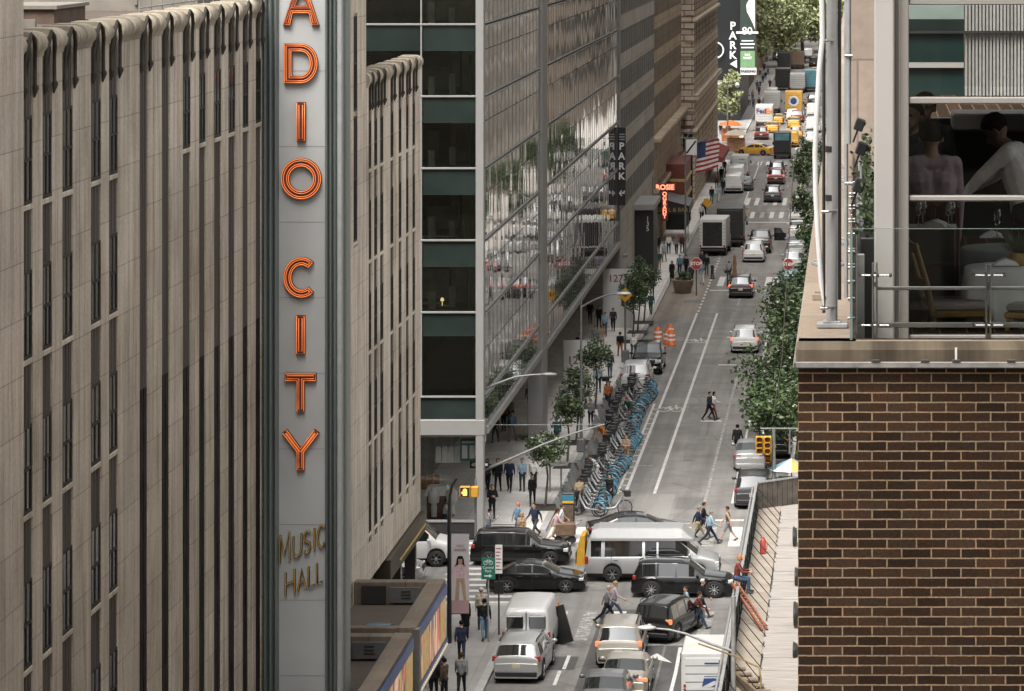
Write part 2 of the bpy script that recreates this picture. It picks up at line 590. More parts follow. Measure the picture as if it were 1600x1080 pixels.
# near block lane dashes, edge line
for p in ((866, 1071), (881, 1046)):
 q = G(*p); line(q.x, q.y, q.y + 2.6, .14)
pts = [G(1048, 1082), G(1056, 1050), G(1063, 1012)]
for a, c in zip(pts, pts[1:]):
 mk.quad((a.x - .07, a.y, .009), (a.x + .07, a.y, .009), (c.x + .07, c.y, .009), (c.x - .07, c.y, .009))
sheet(mk, -10.6, -5.0, 143.6, 144.0, .009, 1)
# bicycle symbol
def ring(cx, cy, r, sy=1.0):
 n = 18
 for i in range(n):
  a, c = 2 * math.pi * i / n, 2 * math.pi * (i + 1) / n
  mk.quad(*[(cx + math.cos(t) * q, cy + math.sin(t) * q * sy, .009) for t, q in ((a, r - .08), (a, r), (c, r), (c, r - .08))])
for cy in (211.5, 245):
 ring(-11.6, cy, .36, 2.6); ring(-10.85, cy, .36, 2.6)
 for a, c in (((-11.6, cy), (-11.35, cy + 1.4)), ((-11.35, cy + 1.4), (-10.95, cy + 1.3)), ((-10.85, cy), (-11.0, cy + 1.9)), ((-11.35, cy + 1.4), (-11.2, cy))):
  d = .06
  mk.quad((a[0] - d, a[1], .009), (a[0] + d, a[1], .009), (c[0] + d, c[1], .009), (c[0] - d, c[1], .009))
structure('road_markings', mk, [M_mark, M_mark_old])
me = text_mesh('ONLY', 1.0, 0.002, res=3, bold=0.03).copy()
for v in me.vertices:
 v.co.x *= 1.15; v.co.y *= 3.6
me.materials.append(M_mark)
o = link('road_lettering', me, None, (-8.35, 132.6, .012)); o['kind'] = 'structure'
ch = MB()
q = G(1012, 1003); ch.prism([(-.7, -1.2), (0, .6), (.7, -1.2), (0, -.5)], .006, .010, 'z'); o = ch.build('road_arrow', M_mark, None, (-8.1, 141.5, 0)); o['kind'] = 'structure'
# manholes
for i, (px, py) in enumerate(((1078, 719), (1024, 705), (900, 1010), (1050, 520))):
 q = G(px, py)
 b = MB(); b.lathe([(0, .012), (.36, .012), (.38, .006)], n=20)
 o = b.build('manhole_cover', mat('iron_cover', (.17, .165, .155), .6, .4), None, (q.x, q.y, 0))
 tag(o, ['round iron cover in the middle lane below the man in black', 'round iron cover beside the solid lane line', 'round iron cover in the crossing ahead of the white van', 'round iron cover near the paler square patch'][i], 'manhole cover')
# ------------------------------------------------------------------ theatre building
M_lime = stone_mat('limestone', 'YZ', (0.575, 0.512, 0.435), (0.33, 0.285, 0.235), 3.3, 1.24, .011, streak=.28, grime=.6, blockvar=.06, stain=.7)
M_lime_top = stone_mat('limestone_cap', 'YZ', (0.43, 0.375, 0.3), (0.12, 0.1, 0.08), 1.3, 2.0, .02, streak=.3, grime=.8, blockvar=.15)
M_spand = mat('weathered_spandrel_metal', (0.105, 0.093, 0.082), .9, 0, .3, 1.0, sx=(3, 3, .15), obj=False, spec=.05)
M_spand_d = mat('dark_louvre_metal', (0.03, 0.027, 0.025), .9, 0, .5, 2.2, obj=False, spec=.05)
M_paned = mat('window_glass_dark', (0.007, 0.0095, 0.009), .2, 0, .6, .9, spec=.1, obj=False)
M_wframe = mat('window_frame_bronze', (0.05, 0.047, 0.043), .8, 0, .15, spec=.1)
M_lead = mat('aged_bronze', (0.045, 0.04, 0.034), .7, .0, .4, 3, spec=.15)
M_roof = mat('roof_felt', (0.075, 0.058, 0.046), .9, 0, .3, .6, obj=False)
th = thing('theatre_building', 'long ribbed limestone theatre facade with scalloped cornice on the left', 'building', (0, 0, 0))
XW, XB = -18.5, -18.545
S1 = [(77.9, 78.95), (79.9, 80.85), (81.9, 83.0), (84.95, 86.1), (87.0, 88.05)]
S2 = [(90.7, 91.8), (93.6, 94.7)]
S3 = [(96.5, 97.65), (98.9, 99.9), (101.2, 102.35), (103.5, 104.65), (105.9, 106.95), (108.2, 109.2), (111.2, 112.2), (113.6, 114.6), (116, 117), (118.4, 119.4), (120.8, 121.8)]
S4 = [(127.1, 128.0), (129.2, 130.2)]
S5 = [(133.2, 133.95), (134.7, 135.6), (136.4, 137.35), (139.4, 140.35), (141.9, 142.8), (144.2, 145.05), (146.3, 147.2)]
wall = MB()
def piers(strips, y0, y1, z0, z1):
 e = [y0] + [t for s in strips for t in s] + [y1]
 for a, b in zip(e[0::2], e[1::2]):
  wall.box(XB, XW, a, b, z0, z1)
  if b - a > .5:      # shallow raised face, leaves a fine arris down each side of the pier
   n_ = max(1, round((b - a) / .62))
   for j in range(n_):
    u, v = a + .07 + (b - a - .14) * j / n_, a + .07 + (b - a - .14) * (j + 1) / n_
    wall.box(XW, XW + .006 + .004 * (j % 2), u + .018, v - .018, z0, z1 - .02)
 wall.box(XB, XW, 0, 0, 0, 0) if False else None
T1, T4, T5 = 27.0, 46.0, 23.6
wall.box(-45, XB - .02, 76.9, 124, 0, T1 - .25)
piers(S1 + S2 + S3, 76.9, 124, 0, T1)
wall.box(-45, XB - .02, 124, 132.5, 0, T4); piers(S4, 124, 132.5, 0, T4)
for a, b in S4:
 wall.box(XB, XW, a, b, 26.2, T4); wall.box(XB, XW, a, b, 0, 17.6)
wall.box(-45, XB - .04, 132.5, 149, 4.6, T5 - .25); piers(S5, 132.5, 149, 4.6, T5)
for a, b in S5:
 wall.box(XB, XW, a, b, 4.6, 6.0)
wall.box(-45, -18.22, 50, 76.9, 0, 46)          # taller pavilion at the near end
wall.box(-45, -20.4, 132.5, 148.6, 0, 4.6)      # set-back ground floor
wall.build('wall', M_lime, th)
rf = MB(); rf.box(-44, -19.4, 77, 123.9, T1 - .25, T1 - .2); rf.build('roof', M_roof, th)
ZW = [(23.45 - 3.45 * i, 25.4 - 3.45 * i) for i in range(7)]
def window(y0, y1, z0, z1, parent=th, sill=True):
 w = y1 - y0
 f = MB()
 x = XB + .03
 for a, b in ((y0 + .04, y0 + .11), (y1 - .11, y1 - .04)):
  f.box(x - .04, x + .01, a, b, z0, z1)
 for zz in (z0, (z0 + z1) / 2 - .03, z1 - .07):
  f.box(x - .04, x + .008, y0 + .11, y1 - .11, zz, zz + .07)
 f.box(x - .02, x + .004, (y0 + y1) / 2 - .02, (y0 + y1) / 2 + .02, z0 + .07, z1 - .07)
 o = f.build('window', M_wframe, parent)
 p = MB(); zm = (z0 + z1) / 2
 p.box(x - .06, x - .02, y0 + .03, y1 - .03, z0, zm); p.box(x - .05, x - .012, y0 + .11, y1 - .11, zm + .04, z1 - .07)
 p.build('pane', M_paned, o)
 if sill:
  s = MB(); s.bbox(XB - .04, XW + .01, y0 + .01, y1 - .01, z0 - .14, z0 - .02, .012); s.build('sill', M_lime, o)
def spandrel(y0, y1, z0, z1, m, ribs=3, name='spandrel'):
 s = MB(); s.box(XB - .05, XB + .004, y0, y1, z0, z1)
 w = (y1 - y0) / (ribs * 2 + 1)
 for i in range(ribs):
  s.box(XB + .004, XB + .025, y0 + w * (2 * i + 1), y0 + w * (2 * i + 2), z0, z1)
 s.build(name, m, th)
for a, b in S1:
 for i, (z0, z1) in enumerate(ZW):
  window(a, b, z0, z1)
  spandrel(a, b, z1, (T1 if i == 0 else ZW[i - 1][0] - .16), M_spand)
 spandrel(a, b, 0, ZW[-1][0] - .16, M_spand_d)
M_louv = mat('leaf_pattern_louvre', (0.026, 0.022, 0.02), .8, .0, .75, 5, sx=(1, 1, .35), obj=False, bmp=.8, spec=.1)
for a, b in S2:
 spandrel(a, b, 17.6, T1, M_spand); spandrel(a, b, 0, 17.6, M_louv, 2, 'louvre')
for a, b in S3[:6]:
 window(a, b, *ZW[0]); spandrel(a, b, ZW[0][1], T1, M_spand); spandrel(a, b, 17.4, ZW[0][0] - .16, M_spand); spandrel(a, b, 0, 17.4, M_louv, 2, 'louvre')
for a, b in S3[6:]:
 spandrel(a, b, 0, T1, M_spand)
for a, b in S4:
 window(a, b, 22.6, 26.1, sill=False); window(a, b, 17.8, 22.4)
for a, b in S5:
 for i, (z0, z1) in enumerate([(20.2, 22.0), (16.75, 19.0), (13.3, 15.5), (9.85, 12.05), (6.4, 8.6)]):
  window(a, b, z0, z1)
  spandrel(a, b, z1, T5 if i == 0 else (20.2, 16.75, 13.3, 9.85)[i - 1] - .16, M_spand)
# rolled coping stones and the bronze brackets at the head of every strip
def coping(strips, y0, y1, T, cnt):
 e = [y0] + [t for s in strips for t in s] + [y1]
 for a, b in zip(e[0::2], e[1::2]):
  n = max(1, round((b - a) / 1.15))
  for j in range(n):
   u, v = a + (b - a) * j / n + .015, a + (b - a) * (j + 1) / n - .015
   c = MB(); dz = random.uniform(-.012, .012)
   pf = [(XB - .7, T - .3), (XW + .02, T - .3), (XW + .05, T - .2), (XW + .12, T - .1), (XW + .14, T + .02), (XW + .10, T + .15), (XW, T + .24), (XW - .14, T + .28), (XB - .7, T + .28)]
   c.prism([(x, z + dz) for x, z in pf], u, v, 'y')
   c.s = [True if 2 <= i - 2 <= 7 else False for i in range(len(c.f))]
   c.build('coping_stone', M_lime_top, th)
 for a, b in strips:
  m = (a + b) / 2; w = (b - a) / 2 - .03
  f = MB(); x = XW + .06
  side = [(x - .02, -w, T - 1.2), (x + .02, -w, T - .98), (x, -w, T - .9), (x, -w * .97, T - .4), (x + .03, -w * .8, T - .1), (x + .05, -w * .45, T + .12), (x + .03, 0, T + .26)]
  for s_ in (-1, 1):
   f.tube([(p[0], m + s_ * p[1], p[2]) for p in side], [.02, .075, .045, .045, .05, .05, .03], 7)
  f.tube([(XW - .02, m, T - .7), (XW + .03, m, T - .2), (XW, m, T + .12)], [.02, .06, .04], 6)
  f.build('finial', M_lead, th)
  c = MB(); c.prism([(XB - .7, T - .3), (XB - .02, T - .3), (XB + .0, T), (XW - .12, T + .15), (XW - .3, T + .2), (XB - .7, T + .2)], a, b, 'y'); c.build('coping_saddle', M_lime_top, th)
coping(S1 + S2 + S3[:6], 76.9, 110.8, T1, 0)
coping(S5, 132.55, 149, T5, 0)
# roof-top things behind the parapet
b = MB(); b.box(-34, -22.6, 99, 103, T1 - .2, T1 + .22, 0); b.box(-34, -22.5, 98.9, 103.1, T1 + .22, T1 + .32, 1); b.box(-34, -22.2, 95, 95.2, T1 - .2, T1 + .05, 1)
tag(b.build('roof_bulkhead', [mat('brown_brickwork', (.11, .075, .055), .9, 0, .25, 2), mat('bulkhead_cap', (.2, .18, .155), .8)]), 'brown brick bulkhead on the roof behind the scalloped cornice', 'roof bulkhead')
b = MB()
b.box(-40, -21.0, 112, 116, T1 - .2, T1 + .7); b.box(-23.0, -22.9, 111.9, 112, T1, T1 + .5)
tag(b.build('roof_plant_room', mat('plant_room_render', (.2, .175, .15), .85, 0, .25, 1)), 'low grey plant room on the theatre roof', 'plant room')
for i in range(3):
 b = MB(); b.lathe([(.12, 0), (.12, .35), (.2, .36), (.2, .5), (.06, .55)], n=12)
 tag(b.build('roof_vent', M_galv, None, (-20.6 - .5 * (i % 2), 81 + i * .85, T1 - .2)), ['small grey vent cowl nearest the pale end pier', 'small grey vent cowl between two others on the roof', 'small grey vent cowl beside the brown bulkhead'][i], 'roof vent')
rl = MB()
for z in (.45, .8):
 rl.tube([(-20.2, 99, T1 - .2 + z), (-20.2, 112, T1 - .2 + z)], .025, 6)
for i in range(9):
 rl.tube([(-20.2, 99 + 1.62 * i, T1 - .2), (-20.2, 99 + 1.62 * i, T1 + .62)], .022, 6)
tag(rl.build('roof_railing', M_galv), 'thin grey pipe railing along the theatre roof', 'railing')
# dark recessed shop front under the far wing
sf = MB(); sf.box(-20.38, -20.3, 133, 148.5, .2, 4.5, 0)
for i in range(8):
 sf.box(-20.3, -20.2, 133.4 + i * 2.1, 133.5 + i * 2.1, .2, 4.5, 1)
sf.build('shop_front', [M_paned, M_lead], th)
for y in (134.5, 139, 143.5, 148.2):
 c = MB(); c.box(-19.05, -18.6, y - .22, y + .22, .13, 4.6); c.build('column', mat('dark_granite', (.04, .038, .036), .25, 0, .2, 8), th)
ca = MB(); ca.bbox(-19, -18.3, 138, 149.2, 3.7, 4.55, .04, 0)
for i in range(22):
 ca.ell((-18.28, 140.8 + .38 * i, 4.02), (.04, .07, .07), 6, 4, 1)
ca.build('entrance_canopy', [mat('dark_bronze', (.06, .048, .035), .4, .5), mat('gold_leaf', (.5, .36, .14), .35, .8)], th)
# ------------------------------------------------------------------ the tall vertical sign
SY = 109.4
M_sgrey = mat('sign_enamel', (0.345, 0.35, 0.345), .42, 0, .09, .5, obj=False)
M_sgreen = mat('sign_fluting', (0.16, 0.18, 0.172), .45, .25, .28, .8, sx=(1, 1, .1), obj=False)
M_slight = mat('sign_edge', (0.33, 0.335, 0.33), .4, .3, .1)
M_neon = mat('orange_neon', (0.5, 0.15, 0.045), .3, 0, 0, emit=(1.0, 0.22, 0.04), estr=.3)
M_neon2 = mat('dim_neon', (0.35, 0.12, 0.05), .3, 0, 0, emit=(1.0, 0.30, 0.09), estr=.05)
M_letter = mat('letter_maroon', (0.055, 0.014, 0.013), .6, 0, .3, 6)
M_gold = mat('gold_letter', (0.34, 0.2, 0.045), .45, .2, .2, 4, emit=(.8, .42, .06), estr=.05)
sg = thing('vertical_sign', 'tall grey vertical sign with orange neon letters and fluted sides', 'sign', (0, 0, 0))
def sx(px):
 return (px - 1340) / 5500 * SY
def sz(py):
 return 30 - (py + 140) / 5500 * SY
b = MB(); b.box(sx(436), sx(508), SY, SY + 1.6, 2.5, 44)
b.build('panel', M_sgrey, sg)
for i in range(16):
 z = 6.2 + 2.35 * i
 b = MB(); b.box(sx(436.5), sx(507.5), SY - .006, SY, z, z + .022); b.build('panel_joint', mat('joint_grey', (.22, .225, .22), .6, 0, 0), sg)
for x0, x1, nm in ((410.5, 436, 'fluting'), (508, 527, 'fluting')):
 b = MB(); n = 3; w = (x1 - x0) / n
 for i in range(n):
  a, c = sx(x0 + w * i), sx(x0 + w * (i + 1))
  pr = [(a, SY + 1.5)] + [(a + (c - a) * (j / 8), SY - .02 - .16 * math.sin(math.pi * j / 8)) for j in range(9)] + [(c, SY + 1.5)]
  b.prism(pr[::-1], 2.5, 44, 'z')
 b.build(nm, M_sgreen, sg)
b = MB(); b.bbox(sx(527), sx(535), SY - .1, SY + 1.6, 2.5, 44, .03); b.build('edge_trim', M_slight, sg)
b = MB(); b.box(sx(535), sx(539), SY + .3, SY + 1.2, 2.5, 44); b.build('side_rib', M_sgreen, sg)
def inset(poly, d):
 n = len(poly); out = []
 for i in range(n):
  p0, p1, p2 = Vector(poly[i - 1]), Vector(poly[i]), Vector(poly[(i + 1) % n])
  e1, e2 = (p1 - p0).normalized(), (p2 - p1).normalized()
  n1, n2 = Vector((-e1.y, e1.x)), Vector((-e2.y, e2.x))
  m = (n1 + n2)
  if m.length < 1e-6:
   m = n1
  m.normalize()
  k = d / max(.35, m.dot(n1))
  out.append(p1 + m * k)
 return out
def arc(cx, cy, rx, ry, a0, a1, n):
 return [(cx + rx * math.cos(R(a0 + (a1 - a0) * i / n)), cy + ry * math.sin(R(a0 + (a1 - a0) * i / n))) for i in range(n + 1)]
def dense(poly):
 return poly
def neon_letter(ch, cpx, cpy, w, h, t):
 """channel letter at a place of the sign face; contours are anticlockwise outside, clockwise holes"""
 W, H = w / 2, h / 2
 outer, hole = [], None
 if ch == 'I':
  outer = [(-W, -H), (W, -H), (W, H), (-W, H)]
 elif ch == 'T':
  outer = [(-t / 2, -H), (t / 2, -H), (t / 2, H - t), (W, H - t), (W, H), (-W, H), (-W, H - t), (-t / 2, H - t)]
 elif ch == 'Y':
  k = t * .62
  outer = [(-t / 2, -H), (t / 2, -H), (t / 2, -H * .1), (W, H - k * .75), (W - k, H), (0, t * .25), (-W + k, H), (-W, H - k * .75), (-t / 2, -H * .1)]
 elif ch == 'A':
  k = t * 1.02
  outer = [(-W, -H), (-W + k, -H), (-W * .42, -H * .42), (W * .42, -H * .42), (W - k, -H), (W, -H), (k * .55, H), (-k * .55, H)]
  hole = [(-W * .3, -H * .05), (0, H * .52), (W * .3, -H * .05)]
 elif ch == 'D':
  outer = [(-W, -H), (0, -H)] + arc(0, 0, W, H, -78, 78, 12) + [(0, H), (-W, H)]
  hole = ([(-W + t, -H + t), (0, -H + t)] + arc(0, 0, W - t, H - t, -75, 75, 10) + [(0, H - t), (-W + t, H - t)])[::-1]
 elif ch == 'O':
  outer = arc(0, 0, W, H, 0, 348.75, 31)
  hole = arc(0, 0, W - t, H - t, 0, 348.75, 31)[::-1]
 elif ch == 'C':
  outer = arc(0, 0, W, H, 48, 312, 24) + arc(0, 0, W - t, H - t, 312, 48, 20)
 X, Z = sx(cpx), sz(cpy)
 f = MB()
 # the box of the letter: sides and face
 loops = [outer] + ([hole] if hole else [])
 for lp in loops:
  n = len(lp)
  f.add([(X + p[0], SY - .12, Z + p[1]) for p in lp] + [(X + p[0], SY, Z + p[1]) for p in lp], [(i, (i + 1) % n, n + (i + 1) % n, n + i) for i in range(n)][:], 0)
 from mathutils.geometry import tessellate_polygon
 tri = tessellate_polygon([[Vector((p[0], p[1], 0)) for p in lp] for lp in loops])
 allp = [p for lp in loops for p in lp]
 f.add([(X + p[0], SY - .118, Z + p[1]) for p in allp], [tuple(t_) for t_ in tri], 0)
 o = f.build('letter', M_letter, sg)
 for j, (d, m, r) in enumerate(((.022, M_neon, .0125), (t * .31, M_neon, .0105))):
  tb = MB()
  for lp in loops:
   q = inset(lp, d) if d else [Vector(p) for p in lp]
   tb.tube([(X + p[0], SY - .15, Z + p[1]) for p in q], r, 6, closed=True)
  tb.build('neon_tube', m, o)
for ch, cx, cy, w, h, t in (('A', 471, 7, 1.14, 1.30, .24), ('D', 471, 99, 1.06, 1.24, .25), ('I', 471, 190, .28, 1.22, .28), ('O', 471.5, 279, 1.26, 1.28, .26),
       ('C', 472, 433, 1.12, 1.26, .25), ('I', 470.5, 522.5, .28, 1.2, .28), ('T', 470.5, 612.5, .98, 1.2, .25), ('Y', 470.5, 702, 1.16, 1.28, .25),
       ('R', 0, 0, 0, 0, 0)):
 if ch != 'R':
  neon_letter(ch, cx, cy, w, h, t)
def slanted(word, x0, base, hpx, step, first):
 """gold capitals whose line climbs to the right while each letter stays upright"""
 x = x0
 for i, c in enumerate(word):
  hh = hpx * (first if i == 0 else 1.0)
  w = step[i]
  b_ = base - (x - x0) * .40
  X, Z = sx(x), sz(b_); Hh = hh / 5500 * SY; Ww = w * .74 / 5500 * SY; sl = .40
  st = {'M': [[(0, 0), (0.05, 1), (.5, .25), (.95, 1), (1, 0)]], 'U': [[(0, 1), (0, .3), (.15, .07), (.5, 0), (.85, .07), (1, .3), (1, 1)]],
              'S': [[(1, .85), (.7, 1), (.3, 1), (.02, .82), (.1, .6), (.9, .42), (1, .2), (.7, 0), (.3, 0), (0, .15)]], 'I': [[(.5, 0), (.5, 1)]],
              'C': [[(1, .85), (.7, 1), (.35, .97), (.08, .75), (0, .5), (.08, .25), (.35, .03), (.7, 0), (1, .15)]], 'H': [[(0, 0), (0, 1)], [(1, 0), (1, 1)], [(0, .5), (1, .5)]],
              'A': [[(0, 0), (.5, 1), (1, 0)], [(.2, .38), (.8, .38)]], 'L': [[(0, 1), (0, 0), (1, 0)]]}[c]
  f = MB(); g2 = MB()
  for s_ in st:
   pts = [(X + u * Ww, SY - .07, Z + v * Hh + sl * u * Ww) for u, v in s_]
   f.tube(pts, .036, 6); g2.tube([(p[0], SY - .125, p[2]) for p in pts], .012, 6)
  o = f.build('letter', M_letter2, sg); g2.build('neon_tube', M_gold, o)
  x += w
M_letter2 = mat('letter_bronze', (.085, .06, .02), .5, .4, .25, 5)
slanted('MUSIC', 438, 880, 34, [21, 17, 13, 8, 14], 1.3)
slanted('HALL', 447, 931, 32, [19, 17, 13, 12], 1.15)
# ------------------------------------------------------------------ entrance canopies of the theatre
M_can = stone_mat('canopy_stone', 'XY', (0.165, 0.135, 0.108), (.1, .085, .07), 3, 1.6, .02, streak=.1, grime=.6)
M_blue = mat('blue_enamel', (0.03, 0.07, 0.2), .35, 0, .15, 3)
M_lit = None
def lit_pictures():
 m, nt, b_ = _nodes('lit_poster')
 v = coords(nt, 'YZ')
 vo = nd(nt, 'ShaderNodeTexVoronoi', feature='F1', Scale=1.4); 
 mp = nd(nt, 'ShaderNodeMapping'); mp.inputs['Scale'].default_value = (2.4, .8, 1)
 nt.links.new(v, mp.inputs[0]); nt.links.new(mp.outputs[0], vo.inputs['Vector'])
 sp = nd(nt, 'ShaderNodeSeparateColor'); nt.links.new(vo.outputs['Color'], sp.inputs[0])
 c = ramp(nt, sp.outputs[0], [(0, (.03, .02, .02)), (.25, (.5, .08, .03)), (.45, (.4, .26, .12)), (.6, (.05, .04, .04)), (.8, (.42, .15, .04)), (1, (.5, .42, .33))])
 nt.links.new(c, b_.inputs['Base Color']); nt.links.new(c, b_.inputs['Emission Color']); b_.inputs['Emission Strength'].default_value = .28
 b_.inputs['Roughness'].default_value = .3
 return m
M_lit = lit_pictures()
M_lit2 = mat('lit_gold_panel', (.2, .12, .05), .4, 0, .8, 4, emit=(.9, .6, .2), estr=.1, obj=False)
M_bulb = mat('canopy_bulb', (.5, .43, .32), .4, 0, 0, emit=(1, .85, .6), estr=.15)
def theatre_canopy(y0, y1, label, posters):
 t = thing('entrance_canopy', label, 'canopy', (0, 0, 0), group='entrance canopies of the theatre')
 xo, xi, zt = -15.1, -18.4, 5.5
 b = MB()
 b.bbox(xo - .62, xo, y0, y1, 4.6, zt, .03)
 b.bbox(xi, xo - .62, y1 - .5, y1, 4.6, zt - .012, .03); b.bbox(xi, xo - .62, y0, y0 + .4, 4.6, zt - .012, .03)
 b.build('parapet', M_can, t)
 b = MB(); b.box(xi, xo - .6, y0 + .3, y1 - .3, 4.5, 4.66); b.build('roof_deck', M_roof, t)
 b = MB(); b.box(xi + .3, xi + 1.2, y1 - .62, y1 - .51, 4.7, 5.35, 0); b.box(xi + 1.35, xi + 2.5, y1 - .66, y1 - .51, 4.75, 5.3, 1)
 for i in range(3):
  b.box(xi + 1.75, xi + 2.1, y1 - .68, y1 - .66, 4.9 + .12 * i, 4.94 + .12 * i, 0)
 b.build('service_panel', [M_blackpl, mat('panel_grey', (.09, .09, .088), .7)], t)
 b = MB(); b.box(xo, xo + .05, y0, y1, 4.95, 5.32); b.box(xo, xo + .09, y0, y1, 3.05, 3.35)
 b.build('blue_band', M_blue, t)
 n = posters
 for i in range(n):
  u, v = y0 + .15 + (y1 - y0 - .3) * i / n, y0 + .15 + (y1 - y0 - .3) * (i + 1) / n
  b = MB(); b.box(xo - .02, xo + .04, u + .06, v - .06, 3.4, 4.92); b.build('poster_panel', M_lit if i % 3 != 1 else M_lit2, t)
 b = MB(); b.box(xo - .1, xo, y0, y1, 3.05, 5.0); b.build('frame', M_lead, t)
 b = MB(); b.box(xi, xo - .1, y0, y1, 3.05, 3.2); b.build('soffit', mat('soffit_gold', (.3, .24, .15), .5), t)
 b = MB()
 for i in range(int((y1 - y0) / .4)):
  b.ell((xo + .1, y0 + .2 + .4 * i, 3.2), (.05, .07, .07), 6, 4)
 b.build('bulb_strip', M_bulb, t)
 b = MB(); b.bbox(xo - .12, xo + .14, y0 - .02, y0 + .3, 2.6, 5.45, .03); b.build('corner_post', mat('canopy_post', (.16, .15, .14), .5, .3), t)
 return t
theatre_canopy(120.3, 129, 'far stone-topped canopy with a blue rim and lit posters, by the crossing', 5)
theatre_canopy(104, 119.4, 'near stone-topped canopy with a blue rim, cut off by the bottom edge', 8)
b = MB(); b.ell((0, 0, .02), (.55, .3, .03), 14, 4)
tag(b.build('puddle_tarp', mat('blue_tarp', (.06, .13, .19), .4, 0, .4, 4), None, (-17.0, 124.8, 4.66)), 'small crumpled blue tarpaulin on the far canopy roof', 'tarpaulin')
# ------------------------------------------------------------------ glass office building on the far corner
XG, YG = -17.8, 167.7
M_alu = mat('pale_metal_panel', (0.235, 0.228, 0.218), .5, .1, .08, .8, obj=False)
M_alu_d = mat('mullion_grey', (0.12, 0.12, 0.118), .45, .4, .1)
M_teal = mat('teal_spandrel_glass', (0.019, 0.0265, 0.024), .15, 0, .3, .5, spec=.35, obj=False)
M_vis = glass_mat('vision_glass', (0.72, 0.79, 0.76), .03)
M_shopg = glass_mat('shop_glass', (0.96, 0.97, 0.965), .0, ior=1.35)
M_room = mat('dark_office', (0.07, 0.068, 0.063), .9, 0, .4, 1, obj=False)
M_slab = mat('office_ceiling', (0.10, 0.10, 0.095), .9, 0, .1)
def mirror_glass():
 m, nt, b = _nodes('mirror_glass')
 b.inputs['Base Color'].default_value = (0.80, 0.80, 0.785, 1)
 b.inputs['Metallic'].default_value = 1.0
 b.inputs['Roughness'].default_value = 0.025
 v = coords(nt)
 n = noise(nt, v, 0.55, 2, .5, sx=(1, .9, .55))
 bump(nt, b, n, .03, .35)
 MATS['mirror_glass'] = m
 return m
M_mirror = mirror_glass()
gb = thing('glass_office_building', 'mirror-glass office block with pale columns on the far corner', 'building', (0, 0, 0))
FL = [6.83] + [10.85 + 3.43 * i for i in range(16)]      # floor lines
b = MB(); b.box(-60, XG - 6, YG + 12, 262, 5, FL[-1]); b.box(-60, -24, YG + 8, 262, .1, 5); b.build('core', M_room, gb)
b = MB(); b.box(-60, XG - .5, YG + .4, 262, FL[-1], FL[-1] + .6); b.box(-60, XG - .3, YG + .3, 262, 4.95, 5.25)
b.build('roof', M_slab, gb)
fb, fl_int = MB(), MB()
npane = 0
rest_p = MB()
sp = MB()
cols_x = [(-46, -41.2), (-41.1, -36.2), (-36.1, -31.1), (-31, -25.9), (-25.8, -20.85), (-20.72, -18.16)]
for i in range(len(FL) - 1):
 z0, z1 = FL[i], FL[i + 1]
 fb.bbox(-46, XG - .3, YG - .1, YG + .1, z0 - .045, z0 + .045, .01)
 fl_int.box(-46, XG - .6, YG + .25, YG + 12, z0 - .3, z0 - .02)
 for (x0, x1) in cols_x[3:]:
  sph = 1.28 if i > 0 else (z1 - z0 - 2.35)
  if i == 0:
   sph = 1.15
  o = MB().box(x0, x1, YG + .02, YG + .06, z1 - sph, z1 - .07).build('spandrel_pane', M_teal, gb) if i < 9 else None
  if i < 9:
   MB().box(x0, x1, YG + .03, YG + .045, z0 + .07, z1 - sph - .03).build('window_pane', M_vis, gb)
fb.box(-20.82, -20.75, YG - .08, YG + .1, 6.8, FL[-1])
for x in (-25.85, -31.05):
 fb.box(x - .06, x + .06, YG - .08, YG + .1, 6.8, FL[-1])
fb.build('front_mullion', M_alu, gb)
fl_int.build('floor_slab', M_slab, gb)
b = MB(); b.bbox(-18.18, XG, YG - .18, YG + .5, .13, FL[-1], .03); b.build('corner_column', M_alu, gb)
b = MB(); b.bbox(-46, XG + .05, YG - .2, YG + .6, 5.0, 5.75, .03); b.build('shop_lintel', M_alu, gb)
b = MB(); b.box(-46, XG - .4, YG + .02, YG + .06, 5.75, 6.78); b.build('transom_pane', M_teal, gb)
b = MB(); b.box(-46, -18.2, YG + .0, YG + .3, .13, .85, 0); b.box(-46, -18.2, YG - .05, YG + .1, .85, .95, 1); b.build('stall_riser', [M_blackpl, M_alu], gb)
b = MB(); b.box(-46, -18.2, YG + .1, YG + .115, .95, 5.0); b.build('shop_window', M_shopg, gb)
